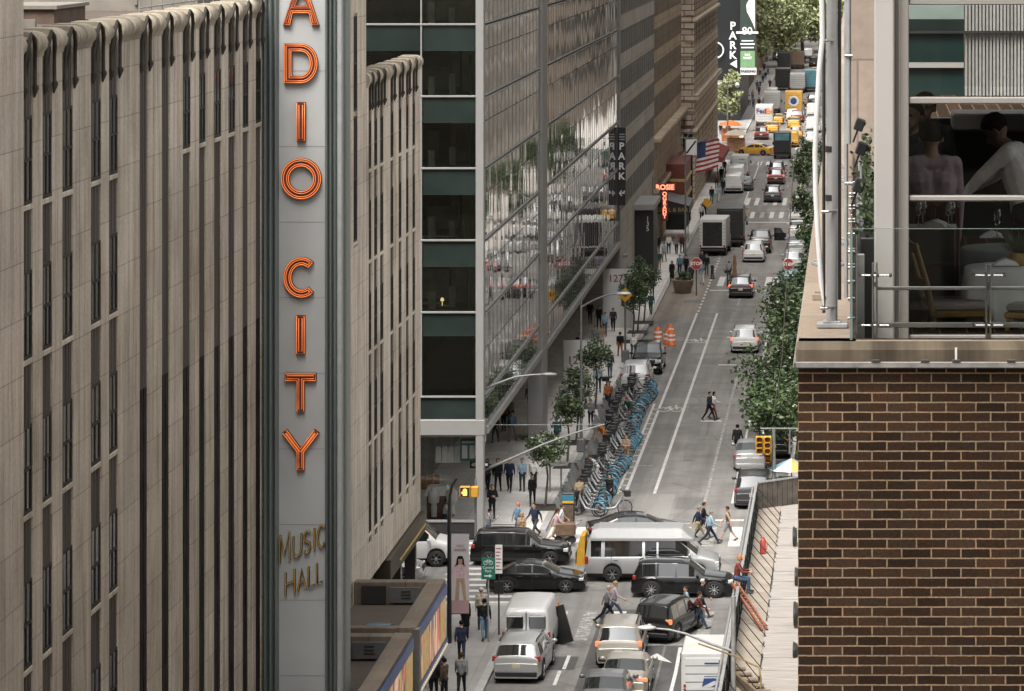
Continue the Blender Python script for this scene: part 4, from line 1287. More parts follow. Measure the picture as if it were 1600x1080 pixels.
# tan stone pier behind the column and the grey slab front of the restaurant
b = MB(); b.bbox(-.12, .30, 33, 34, 26.5, 33, .02); b.build('stone_pier', stone_mat('speckled_stone', 'XZ', (.33, .265, .215), (.22, .17, .14), 4, 1.1, .01, streak=.05, grime=.2), bb)
M_cream = mat('cream_column_paint', (.40, .375, .35), .55, 0, .07, .8, obj=False)
M_cream2 = mat('taupe_frame_paint', (.285, .262, .24), .5, 0, .07, .8, obj=False)
rs = thing('glass_restaurant', 'glass-walled restaurant room with cream frames on the terrace', 'restaurant', (0, 0, 0))
YR = 25.9
def fr(px0, py0, px1, py1, y0, y1, m, nm, bev=.008):
 a, c = P(px0, py1, y0), P(px1, py0, y0)
 return MB().bbox(a.x, c.x, y0, y1, a.z, c.z, bev).build(nm, m, rs)
a = P(1366, 0, YR - .2)
MB().bbox(P(1366, 0, YR - .2).x, P(1397.5, 0, YR - .2).x, YR - .2, YR + .2, 26.4, 31, .012).build('column', M_cream, rs)
MB().bbox(P(1397.5, 0, YR - .08).x, P(1420, 0, YR - .08).x, YR - .08, YR + .2, 26.4, 31, .008).build('jamb', M_cream2, rs)
MB().bbox(P(1404, 0, YR - .085).x, P(1406, 0, YR - .085).x, YR - .088, YR - .08, 26.4, 31, .002).build('jamb_joint', M_cream, rs)
for py0, py1, nm, m_ in ((-3, 8, 'head_rail', M_cream2), (152, 162.5, 'transom', M_cream2), (306, 314.5, 'middle_rail', M_cream2), (-120, -4, 'upper_frame', M_cream)):
 fr(1420, py0, 2000, py1, YR - .05, YR + .06, m_, nm)
fr(1420, 524, 2000, 540, YR - .04, YR + .06, M_cream2, 'sill', .004)
M_rglass = glass_mat('restaurant_glass', (.90, .905, .895), .0, ior=1.35)
x0 = P(1420, 0, YR).x
for z0, z1 in ((P(0, 523, YR).z, P(0, 315, YR).z), (P(0, 305, YR).z, P(0, 163, YR).z), (P(0, 151, YR).z, P(0, 9, YR).z)):
 MB().box(x0, 3.2, YR, YR + .012, z0, z1).build('pane', M_rglass, rs)
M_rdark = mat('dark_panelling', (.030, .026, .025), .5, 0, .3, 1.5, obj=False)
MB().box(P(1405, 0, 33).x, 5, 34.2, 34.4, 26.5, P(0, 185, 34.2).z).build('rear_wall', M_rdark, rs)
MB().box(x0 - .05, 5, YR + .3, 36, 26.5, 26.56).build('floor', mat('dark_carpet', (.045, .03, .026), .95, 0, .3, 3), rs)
MB().box(x0 - .12, x0 - .06, YR + .3, 34.2, 26.5, 29.75).build('light_blocking_wall', M_rdark, rs)  # wall added on the left to keep daylight out of the room
MB().box(3.2, 3.4, 29.2, 35, 26.5, 30.6).build('light_blocking_wall', M_rdark, rs)  # unseen right wall, added to darken the room
MB().bbox(P(1486, 0, 34).x, 5, 33.4, 34.15, P(0, 206, 33.4).z, P(0, 178, 33.4).z, .02).build('rear_ledge', M_cream2, rs)
MB().box(x0, 3.4, YR + .02, 36, 29.75, 29.9).build('shading_ceiling', M_rdark, rs)  # dark ceiling set low to dim the room
# the neighbouring block seen through the far glass of the room
nb = thing('neighbour_tower', 'teal-glazed and grey ribbed tower seen through the restaurant glass', 'building', (0, 0, 0))
yN = 60
b = MB(); a, c = P(1508, 340, yN), P(1760, -60, yN)
n = 46
for i in range(n):
 u = a.x + (c.x - a.x) * i / n; w = (c.x - a.x) / n
 b.box(u, u + w * .62, yN, yN + .35, 24, 36, 0); b.box(u + w * .62, u + w, yN + .12, yN + .35, 24, 36, 0)
b.build('ribbed_wall', stone_mat('ribbed_panel', 'XZ', (.36, .355, .335), (.1, .1, .1), 9, 9, .001, streak=.35, grime=.2), nb)
a, c = P(1380, 360, yN), P(1507, -60, yN)
b = MB(); b.box(a.x, c.x, yN + .3, yN + 1, 24, 36); b.build('wall', mat('teal_dark_glass', (.022, .045, .042), .15, 0, .4, .5, obj=False), nb)
for i, (y0, y1, m_) in enumerate(((8, 30, mat('pale_teal_blind', (.18, .22, .2), .6, 0, .3, 1)), (98, 106, M_cream), (48, 51, M_alu_d), (30, 47, M_teal), (150, 205, M_teal))):
 p_, q_ = P(1380, y1, yN + .2), P(1506, y0, yN + .2)
 MB().box(p_.x, q_.x, yN + .2, yN + .3, p_.z, q_.z).build('band', m_, nb)
p_, q_ = P(1380, 52, yN + .05), P(1620, 48, yN + .05)
MB().box(p_.x, 8, yN - .1, yN + .0, p_.z, q_.z).build('dark_rail', M_blackpl, nb)
# guard of clear glass with steel rails
M_guard = glass_mat('guard_glass', (.955, .965, .96), .0, ior=1.3)
M_gedge = mat('guard_glass_edge', (.16, .21, .2), .2)
yg = 24.95
gd = thing('terrace_guard', 'clear glass terrace guard with steel posts and two rails', 'guard rail', (0, 0, 0))
for px0, px1 in ((1330, 1535.5), (1536, 1760)):
 a, c = P(px0, 529, yg), P(px1, 358, yg)
 MB().box(a.x, c.x, yg, yg + .012, a.z, c.z).build('pane', M_guard, gd)
 MB().box(a.x, c.x, yg - .001, yg + .013, c.z, c.z + .004).build('pane_edge', M_gedge, gd)
a, c = P(1330, 529, yg), P(1330, 358, yg)
MB().box(a.x - .006, a.x + .006, yg + .02, 60, a.z, c.z).build('side_pane', M_guard, gd)
MB().box(a.x - .009, a.x + .009, yg - .012, yg + .012, a.z - .02, c.z + .004).build('corner_edge', M_gedge, gd)
for py, h in ((450.5, 5.5), (508, 8)):
 a = P(1369, py, yg + .1); MB().bbox(a.x, 3.0, yg + .09, yg + .115, a.z - h / 2 / 220, a.z + h / 2 / 220, .004).build('rail', M_steel, gd)
def guard_post(px, py0, py1, w):
 a, c = P(px - w, py1, yg + .06), P(px + w, py0, yg + .06)
 b = MB(); b.bbox(a.x, a.x + .014, yg + .05, yg + .10, a.z, c.z, .003); b.bbox(c.x - .014, c.x, yg + .05, yg + .10, a.z, c.z, .003)
 for py in (430, 446, 509, 527):
  z = P(0, py, yg).z; b.bbox(a.x + .012, c.x - .012, yg + .055, yg + .095, z - .015, z + .015, .004)
 o = b.build('post', M_steel, gd)
 b = MB()
 for py in (430, 508):
  z = P(0, py, yg).z
  b.tube([(a.x - .085, yg - .02, z), (c.x + .09, yg - .02, z)], .006, 8)
  for x in (a.x - .085, a.x, c.x, c.x + .09):
   b.tube([(x, yg - .035, z), (x, yg + .05, z)], .013, 8)
 b.build('spider_clamp', M_chrome, o)
guard_post(1367, 411, 532, 4.5)
guard_post(1544.5, 413, 536, 4.5)
b = MB()
for i, py in enumerate((372, 400, 425, 447, 474, 505)):
 z = P(0, py, yg).z
 for j in range(5):
  b.tube([(-.07, yg + .3 + 1.2 * j, z), (-.02, yg + .3 + 1.2 * j, z)], .012, 8)
b.build('side_clamp', M_steel, gd)
for i in range(4):
 b = MB(); b.bbox(-.01, .05, yg + .35 + 1.1 * i, yg + .41 + 1.1 * i, 26.5, P(0, 405 - 20 * i, yg).z, .006); b.build('side_post', M_galv, gd)
# dark planters with shrubs and small floodlights behind the side guard
M_leafd = mat('shrub_leaf', (.05, .075, .03), .6, 0, .35, 5)
for i in range(3):
 y = 26.3 + 2.5 * i
 t = thing('terrace_planter', ['tall black planter nearest the corner of the glass guard', 'tall black planter, second along the side guard', 'tall black planter farthest along the side guard'][i], 'planter', (.075, y, 26.55), 0, 'planters behind the side guard')
 MB().bbox(-.06, .06, -.5, .5, 0, 1.05, .01).build('box', M_black, t)
 b = MB()
 for k_ in range(150):
  p_ = Vector((random.gauss(0, .035), random.uniform(-.5, .5), 1.05 + abs(random.gauss(.16, .13))))
  d = Vector((random.gauss(0, 1), random.gauss(0, 1), random.gauss(.4, .6))).normalized() * .055; e = d.cross(Vector((random.random(), random.random(), random.random()))).normalized() * .02
  b.quad(p_, p_ + d * .5 + e, p_ + d, p_ + d * .5 - e)
 b.build('shrub', M_leafd, t)
for i, (px, py, y) in enumerate(((1343, 195, 30), (1346, 232, 28), (1342, 290, 27))):
 q = P(px, py, y)
 b = MB(); b.bbox(-.04, .04, -.07, .07, -.05, .05, .008); b.bar((0, 0, -.05), (0, 0, -.16), .015, .03)
 for v in range(len(b.v)):
  b.v[v] = tuple(Matrix.Rotation(R(20), 3, 'Y') @ Vector(b.v[v]))
 tag(b.build('floodlight', M_black, None, q), ['small black floodlight, topmost beside the tan stone pier', 'small black floodlight, middle one beside the tan stone pier', 'small black floodlight, lowest one above the guard'][i], 'floodlight')
 b = MB(); b.tube([(q.x, y, 26.5), (q.x, y, q.z - .14)], .012, 6)
 tag(b.build('light_stand', M_galv), ['thin steel stand of the topmost floodlight', 'thin steel stand of the middle floodlight', 'thin steel stand of the lowest floodlight'][i], 'stand')
# masts on the ledge
yp = 25.65
q = P(1300, 505, yp)
t = thing('grey_mast', 'thick grey tubular mast with black tape bands standing on the stone ledge', 'mast', (q.x, yp, ZL))
b = MB(); b.tube([(0, 0, .045), (0, 0, 4.5)], .0405, 20); b.build('pole', mat('grey_mast_paint', (.34, .335, .33), .4, .35, .1, 1.5), t)
b = MB(); b.bbox(-.11, .115, -.05, .1, 0, .035, .006); b.bbox(-.065, .065, -.045, .09, .035, .05, .004); b.build('base_plate', M_galv, t)
for py in (309, 233):
 z = P(0, py, yp).z - ZL; b = MB(); b.tube([(-.008, 0, z - .022), (-.008, 0, z + .022)], .0415, 20); b.build('tape_band', M_black, t)
b = MB(); b.tube([(.055, .03, .2), (.055, .03, 4.5)], .013, 8); b.tube([(-.06, .05, .1), (-.06, .05, 4.5)], .012, 8); b.build('cable', M_blackpl, t)
t = thing('white_pipe', 'slim bowed white pipe leaning beside the grey mast', 'pipe', (0, 0, 0))
yq = 25.5
pts = [P(1287, 478, yq), P(1283, 440, yq), P(1278, 370, yq), P(1274.5, 300, yq), P(1273.5, 240, yq), P(1276, 180, yq), P(1280, 110, yq), P(1285, 60, yq), P(1284, 0, yq), P(1281, -70, yq), P(1281, -170, yq)]
MB().tube(pts, [.006, .018] + [.019] * 9, 10).build('tube', mat('white_pipe_paint', (.6, .59, .57), .35, 0, .08, 3), t)
b = MB()
for py, px in ((64, 1285), (331, 1288), (482, 1286)):
 q = P(px, py, yq + .03); b.tube([q - Vector((.022, 0, 0)), q + Vector((.03, 0, 0))], .012, 8); b.tube([q, q + Vector((.09, .1, 0))], .009, 8)
b.build('clamp', M_steel, t)
q = P(1328, 225, 27.6)
t = thing('thin_mast', 'thin pale mast by the tan stone pier', 'mast', (q.x - .01, 27.6, ZL - .4))
b = MB(); b.tube([(0, 0, P(0, 225, 27.6).z - ZL + .4), (0, 0, 4.6)], .019, 10); b.tube([(-.02, .06, 0), (-.02, .06, 4.6)], .016, 10); b.build('pole', M_galv, t)
b = MB(); b.tube([(-.03, -.02, 1.3), (.03, -.02, 1.3)], .014, 8); b.tube([(-.03, -.02, 2.3), (.03, -.02, 2.3)], .014, 8); b.build('clamp', M_steel, t)
# odd blocks left lying on the ledge
for i, (px, py, w, d, h) in enumerate(((1279, 466, .1, .25, .05), (1318, 381, .06, .2, .04), (1276, 414, .05, .12, .03), (1313, 414, .05, .14, .035), (1316, 284, .05, .3, .04), (1315, 262, .05, .3, .04))):
 q = G(px, py, ZL)
 b = MB(); b.bbox(-w / 2, w / 2, -d / 2, d / 2, 0, h, .006); b.bbox(-w * .3, w * .2, -d * .3, d * .3, h, h + .02, .004)
 tag(b.build('ledge_bracket', [M_galv, M_ledge][i in (0,)], None, (q.x, q.y, ZL - .004), (0, 0, .2 * (i % 3))), ['pale bracket block on the ledge left of the mast foot', 'grey bracket on the ledge beside the guard corner', 'tiny bracket on the ledge at the white pipe', 'small grey bracket between mast and guard', 'flat bracket on the ledge beyond the guard corner', 'farthest flat bracket along the stone ledge'][i], 'bracket')
t = thing('tension_wire', 'fine steel wire crossing the big tree beside the brick corner', 'wire', (0, 0, 0))
MB().tube([P(1207, 657, 60), P(1222, 560, 52), P(1240, 250, 40)], .007, 5).build('strand', M_galv, t)
# ------------------------------------------------------------------ restaurant furniture
M_gilt = mat('gilt_wood', (.42, .25, .085), .4, .1, .2, 8)
M_seat = mat('grey_seat_cloth', (.34, .32, .305), .8, 0, .1)
M_linen = mat('white_linen', (.82, .82, .80), .75, 0, .05, 3)
def cafe_chair(name, label, loc, rz):
 t = thing(name, label, 'chair', loc, rz, 'chairs in the restaurant')
 MB().bbox(-.22, .22, -.22, .22, .42, .48, .02).build('seat', M_seat, t)
 MB().bbox(-.23, .23, -.23, .23, .37, .418, .01).build('seat_frame', M_gilt, t)
 for sx_ in (-1, 1):
  MB().tube([(sx_ * .2, -.2, .38), (sx_ * .205, -.24, 0)], [.024, .015], 8).build('leg', M_gilt, t)
  MB().tube([(sx_ * .2, .2, .38), (sx_ * .2, .22, 0)], [.022, .015], 8).build('leg', M_gilt, t)
  MB().tube([(sx_ * .2, -.21, .4), (sx_ * .2, -.25, .62), (sx_ * .195, -.34, .93)], [.024, .022, .018], 8).build('back_post', M_gilt, t)
 MB().bar((-.2, -.32, .88), (.2, -.32, .88), .02, .07).build('back_rail', M_gilt, t)
 MB().bar((-.2, -.26, .62), (.2, -.26, .62), .02, .05).build('back_rail', M_gilt, t)
 return t
q = P(1488, 500, 26.9)
cafe_chair('dining_chair', 'gilt chair with grey seat standing nearest the guard, seen from the side', (q.x + .02, 26.75, 26.56), R(-82))
cafe_chair('dining_chair', 'gilt chair partly hidden behind the nearest white table at the right edge', (P(1600, 500, 26.9).x + .12, 26.6, 26.56), R(70))
def cloth_table(label, loc, r, top_h, with_over=None, drop_=.62):
 t = thing('dining_table', label, 'table', loc, 0, 'tables in the restaurant')
 MB().tube([(0, 0, 0), (0, 0, top_h - .03)], .05, 10).build('pedestal', M_dark, t)
 MB().lathe([(0, top_h - .03), (r, top_h - .03), (r, top_h - .005), (0, top_h - .005)], n=28).build('table_top', M_gilt, t)
 b = MB(); n = 96
 prof = [(0, top_h), (r * .5, top_h), (r, top_h), (r + .012, top_h - .012)]
 vs = []
 for rr, z in prof:
  for j in range(n):
   a_ = 2 * math.pi * j / n; vs.append((rr * math.cos(a_), rr * math.sin(a_), z))
 for k_ in range(1, 9):
  z = top_h - .012 - drop_ * k_ / 8
  for j in range(n):
   a_ = 2 * math.pi * j / n; w = k_ / 8
   rr = r + .012 + w * (.05 + .045 * math.sin(a_ * 9 + .6 * math.sin(a_ * 3)) + .03 * math.sin(a_ * 4 + 1))
   vs.append((rr * math.cos(a_), rr * math.sin(a_), z))
 rows = len(prof) + 8
 b.add(vs, [(i * n + j, i * n + (j + 1) % n, (i + 1) * n + (j + 1) % n, (i + 1) * n + j) for i in range(rows - 1) for j in range(n)], 0, True)
 b.build('tablecloth', M_linen if not with_over else mat('teal_cloth', (.22, .26, .25), .8, 0, .1), t)
 return t
def wine_glass(label, loc, s=1.0):
 b = MB(); b.lathe([(.0, 0), (.035, .002), (.03, .006), (.005, .012), (.004, .09), (.022, .105), (.036, .14), (.034, .19), (.03, .215)], n=14)
 o = b.build('wine_glass', M_drink, None, loc); o.scale = (s,) * 3
 return tag(o, label, 'glass', 'glasses on the restaurant tables')
M_drink = glass_mat('drinking_glass', (.92, .94, .93), .12)
def napkin(label, loc):
 b = MB(); b.prism([(-.1, 0), (.1, 0), (.07, .03), (0, .055), (-.06, .03)], -.07, .07)
 return tag(b.build('napkin', M_linen, None, loc), label, 'napkin', 'napkins on the restaurant tables')
q1 = P(1575, 418, 26.9); cloth_table('nearest round table under a long white cloth', (q1.x, 27.0, 26.56), .32, q1.z - 26.56)
q2 = P(1566, 388, 28.8); cloth_table('second round table under a grey-teal cloth, behind the nearest white one', (q2.x + .03, 28.9, 26.56), .36, q2.z - 26.56, 1)
t = thing('serving_console', 'dark serving console with glasses and napkins behind the gilt chair', 'console', (P(1456, 0, 27.05).x, 27.1, 26.56))
MB().bbox(-.19, .18, -.12, .12, 0, P(0, 357, 27.0).z - 26.56, .01).build('cabinet', M_rdark, t)
MB().bbox(-.2, .19, -.13, .13, P(0, 357, 27.0).z - 26.555, P(0, 355, 27.0).z - 26.555, .003).build('runner', M_linen, t)
for i, (px, py, y) in enumerate(((1435, 355, 27.03), (1482, 355, 27.03), (1442, 354, 27.14), (1487, 354, 27.14), (1558, 372, 28.7), (1588, 376, 28.9), (1597, 330, 30.5))):
 q = P(px, py, y)
 wine_glass(['wine glass at the front left of the serving console', 'wine glass at the front right of the serving console', 'wine glass at the back left of the serving console', 'wine glass at the back right of the serving console', 'wine glass on the teal-clothed table, left one', 'wine glass on the teal-clothed table, right one', 'wine glass in the dark at the right edge'][i], (q.x, y, q.z), .9 if i < 4 else 1.1)
for i, (px, py, y) in enumerate(((1458, 355, 27.03), (1464, 354, 27.15), (1550, 371, 28.8), (1572, 414, 27))):
 q = P(px, py, y)
 napkin(['folded napkin at the front of the serving console', 'folded napkin at the back of the serving console', 'folded napkin on the teal-clothed table', 'folded napkin on the nearest white table'][i], (q.x, y, q.z))
b = MB(); b.bbox(-.24, .2, -.05, .05, 0, P(0, 316, 27.4).z - 26.56, .04)
for i in range(5):
 b.bbox(-.22 + .083 * i, -.145 + .083 * i, -.065, -.04, .5, P(0, 320, 27.4).z - 26.56, .02)
tag(b.build('banquette', mat('wine_velvet', (.06, .018, .017), .8, 0, .2, 4), None, (P(1460, 0, 27.45).x, 27.45, 26.56)), 'dark wine-coloured banquette back between the console and the lavender shirt', 'banquette')
t = thing('flower_vase', 'dark leafy plant in a bowl on the nearest white table', 'plant', (P(1596, 400, 27).x, 27.05, q1.z + .0))
MB().lathe([(0, 0), (.07, 0), (.1, .06), (.085, .1)], n=14).build('bowl', M_gilt, t)
b = MB()
for i in range(110):
 a_ = random.random() * 6.28; r_ = random.random() * .09; p_ = Vector((r_ * math.cos(a_), r_ * math.sin(a_), .1))
 d = Vector((math.cos(a_) * random.uniform(.3, 1.2), math.sin(a_) * random.uniform(.3, 1.2), random.uniform(.3, 1.3))) * .14; e = d.cross(Vector((0, 0, 1))).normalized() * .012
 b.quad(p_, p_ + d * .5 + e, p_ + d, p_ + d * .5 - e)
b.build('leaves', M_leafd, t)
# ------------------------------------------------------------------ pavement shed beside the near kerb
DZ = 4.6
M_board = mat('weathered_boards', (.30, .272, .246), .85, 0, .34, 3.0, sx=(.35, 5, 1), obj=False)
M_ply = mat('tan_plywood', (.30, .255, .205), .85, 0, .16, 1.2, obj=False)
M_hoard = mat('black_green_hoarding', (.016, .021, .018), .6, 0, .3, 2)
sh = thing('pavement_shed', 'long scaffold shed over the pavement with a plank deck and braced black parapet', 'scaffold shed', (0, 0, 0))
b = MB()
y = 62.0
while y < 150.4:
 w = .62 + .1 * random.random()
 b.bbox(-3.25 + random.uniform(-.04, .04), -.42, y, y + w - .035, DZ - .06, DZ + random.uniform(-.012, .022), .008)
 y += w
b.build('plank_deck', M_board, sh)
for y0, y1 in ((62, 88), (88.05, 112), (112.05, 131), (131.05, 150.6)):
 n = 10
 b = MB()
 for i in range(n):
  u, v = y0 + (y1 - y0) * i / n, y0 + (y1 - y0) * (i + 1) / n
  b.bbox(-4.2, -3.28, u, v - .03, DZ - .05, DZ + random.uniform(.0, .015), .006)
 b.build('edge_panel', M_ply, sh)
b = MB(); b.box(-4.2, -.42, 62, 150.6, DZ - .25, DZ - .07); b.build('deck_frame', M_blackpl, sh)
b = MB(); b.bbox(-4.32, -4.24, 62, 149.2, DZ - .4, DZ + 1.12, .01)
for i in range(36):
 b.box(-4.24, -4.18, 63 + i * 2.4, 63.1 + i * 2.4, DZ, DZ + 1.1)
b.build('parapet', M_hoard, sh)
b = MB(); b.bbox(-4.335, -4.225, 62, 149.2, DZ + 1.12, DZ + 1.17, .01); b.tube([(-4.44, 62, DZ + .95), (-4.44, 149.2, DZ + .95)], .05, 8); b.build('parapet_rail', M_galv, sh)
for i in range(49):
 yy = 64.4 + 1.75 * i
 MB().bar((-4.22, yy, DZ + 1.05), (-3.2, yy - .9, DZ + .03), .024, .024).build('brace', M_black, sh)
b = MB()
a, c = Vector((-4.25, 149.2, 0)), Vector((-.5, 152.6, 0))
for i in range(18):
 u, v = a.lerp(c, i / 18), a.lerp(c, (i + .9) / 18)
 b.bar((u.x, u.y, DZ + .45), (v.x, v.y, DZ + .45), .05, 1.3)
b.build('end_panel', [mat('dark_boarding', (.075, .062, .05), .8, 0, .5, 2.5)], sh)
b = MB(); b.bar((a.x, a.y, DZ + 1.14), (c.x, c.y, DZ + 1.14), .12, .06); b.build('end_rail', M_galv, sh)
for i in range(26):
 b = MB(); b.tube([(-4.3, 64 + 3.4 * i, WZ), (-4.3, 64 + 3.4 * i, DZ - .25)], .05, 8); b.build('post', M_galv, sh)
b = MB(); b.bbox(-4.45, -4.33, 62, 149.2, DZ - .5, DZ - .2, .01); b.build('edge_beam', M_galv, sh)
for i, (px, py) in enumerate(((1192, 858),)):
 q = G(px, py + 8, DZ)
 b = MB(); b.lathe([(0, 0), (.11, 0), (.12, .05), (.12, .5), (.05, .58), (.03, .62)], n=12); b.bbox(-.1, .06, -.03, .03, .6, .66, .01); b.tube([(.05, 0, .6), (.17, 0, .4), (.15, 0, .15)], .02, 6)
 tag(b.build('fire_extinguisher', mat('extinguisher_red', (.33, .05, .035), .4, 0, .1), None, (q.x, q.y, DZ + .02)), 'small red extinguisher standing on the shed deck', 'extinguisher')
for i, (px, py, s_) in enumerate(((1238, 845, 1), (1241, 905, .8), (1239, 970, 1.2), (1238, 1016, .5))):
 q = G(px, py, DZ + .2)
 t = thing('work_lamp', ['dark cable bundle against the brick wall, farthest on the deck', 'dark cable bundle on the deck, second from the far end', 'large dark cable bundle halfway along the brick wall', 'small dark lamp on the deck nearest the bottom edge'][i], 'cable bundle', (q.x + .1, q.y, DZ + .03))
 b = MB()
 for k_ in range(5):
  rr = .22 * s_ + .03 * k_
  b.tube([(.05 * math.sin(k_), rr * math.cos(j * .4 + k_) * 1.6, .35 * s_ + rr * math.sin(j * .4 + k_)) for j in range(16)], .045, 6, closed=True)
 b.build('coil', M_blackpl, t)
t = thing('orange_ladder', 'orange fibreglass ladder propped against the shed parapet', 'ladder', (0, 0, 0))
A0, A1 = Vector((-3.27, 124, DZ + .04)), Vector((-4.43, 126.3, DZ + 1.27))
M_lad = mat('ladder_orange', (.24, .075, .04), .6, 0, .25, 6)
sd = Vector((0.13, .12, -.02))
for s_ in (-1, 1):
 MB().bar(A0 + sd * s_ * .7, A1 + sd * s_ * .7, .06, .1).build('rail', M_lad, t)
for i in range(14):
 u = A0.lerp(A1, (i + .5) / 14); MB().tube([u - sd * .7, u + sd * .7], .022, 6).build('rung', mat('ladder_rung', (.3, .2, .13), .5, .3), t)
t = thing('yellow_handrail', 'yellow tube handrail with timber steps climbing to the shed, at the bottom edge', 'handrail', (0, 0, 0))
M_yel = mat('handrail_yellow', (.25, .165, .07), .6, 0, .2, 5)
yv = 104
b = MB(); b.tube([P(1092, 1006, yv + 5), P(1150, 1026, yv + 2), P(1186, 1043, yv), P(1189, 1060, yv), P(1189, 1120, yv)], .026, 8); b.build('tube', M_yel, t)
b = MB(); b.bar(P(1125, 1042, 118), P(1188, 1095, 112), .09, .45); b.build('stringer', mat('old_timber', (.17, .12, .075), .85, 0, .3, 4), t)
for i in range(6):
 q = P(1132, 1046, 117.6).lerp(P(1190, 1100, 112), i / 6); MB().bbox(q.x, q.x + .7, q.y - .14, q.y + .14, q.z, q.z + .05, .01).build('tread', MATS['old_timber'], t)
# ------------------------------------------------------------------ vehicles
M_paint = mat('car_paint', (.02, .02, .022), .28, .2, .04, 2, coat=.8, paint=True)
M_carglass = mat('car_glass', (.012, .014, .014), .04, 0, .3, .8, spec=1.0, coat=1.0)
M_tyre = mat('tyre_rubber', (.016, .016, .016), .8, 0, .15, 6)
M_rim = mat('alloy_rim', (.38, .38, .385), .3, .8, .1, 8)
M_trim = mat('car_trim_black', (.014, .014, .014), .5, 0, .1)
M_tail = mat('tail_lamp', (.24, .012, .010), .25, 0, 0, emit=(1, .08, .02), estr=.015)
M_brake = mat('brake_lamp_lit', (.6, .06, .02), .3, 0, 0, emit=(1, .16, .05), estr=.7)
M_head = mat('head_lamp', (.62, .62, .6), .12, .2, .1, 8)
M_plate = mat('number_plate', (.5, .45, .3), .5, 0, .1)
M_seam = mat('panel_gap', (.012, .012, .012), .8, 0, 0)
def paint(name, col, metal=.35, rough=.3):
 return mat('paint_' + name, col, rough, metal, .05, 1.5, coat=.35, paint=True)
PT = {'black': mat('paint_black', (.005, .005, .0055), .22, 0, .05, 1.5, coat=.3, spec=.35, paint=True), 'darkgrey': paint('darkgrey', (.04, .041, .043)), 'grey': paint('grey', (.13, .13, .132)),
      'silver': paint('silver', (.36, .36, .355)), 'white': paint('white', (.52, .51, .495), 0), 'champagne': paint('champagne', (.34, .31, .265)), 'red': paint('red', (.11, .018, .016)),
      'blackred': paint('blackred', (.022, .011, .011), .2), 'yellow': paint('yellow', (.52, .28, .035), 0), 'blue': paint('blue', (.03, .06, .12)), 'teal': paint('teal', (.06, .17, .2), 0),
      'brown': paint('brown', (.12, .08, .055), 0), 'green': paint('green', (.03, .06, .04), 0)}
def interp(prof, y):
 if y <= prof[0][0]:
  return prof[0][1]
 for (a, u), (b, v) in zip(prof, prof[1:]):
  if y <= b:
   return u + (v - u) * (y - a) / (b - a) if b > a else v
 return prof[-1][1]
def wheel(parent, x, y, r, w, spokes=6, rim_m=None):
 t = MB()
 t.lathe([(r * .62, -w / 2 + .015), (r * .93, -w / 2), (r, -w / 2 + .03), (r, w / 2 - .03), (r * .93, w / 2), (r * .62, w / 2 - .015)], n=22, axis='x')
 o = t.build('wheel', M_tyre, parent, (x, y, r))
 s = 1 if x > 0 else -1
 d = MB()
 d.lathe([(r * .66, s * (w / 2 - .03)), (r * .66, s * (w / 2 - .005)), (r * .58, s * (w / 2 - .005)), (r * .56, s * (w / 2 - .05)), (0, s * (w / 2 - .06))][::1], n=22, axis='x', m=0)
 for i in range(spokes):
  a = 2 * math.pi * i / spokes
  e = Vector((0, math.cos(a), math.sin(a)))
  d.bar(Vector((s * (w / 2 - .02), 0, 0)) + e * .03, Vector((s * (w / 2 - .012), 0, 0)) + e * r * .6, .03, r * .17, 1, up=(1, 0, 0))
 d.lathe([(r * .14, s * (w / 2 - .03)), (r * .13, s * (w / 2 - .0)), (0, s * (w / 2 + .004))], n=12, axis='x', m=1)
 d.build('rim', [M_trim, rim_m or M_rim], o)
 return o
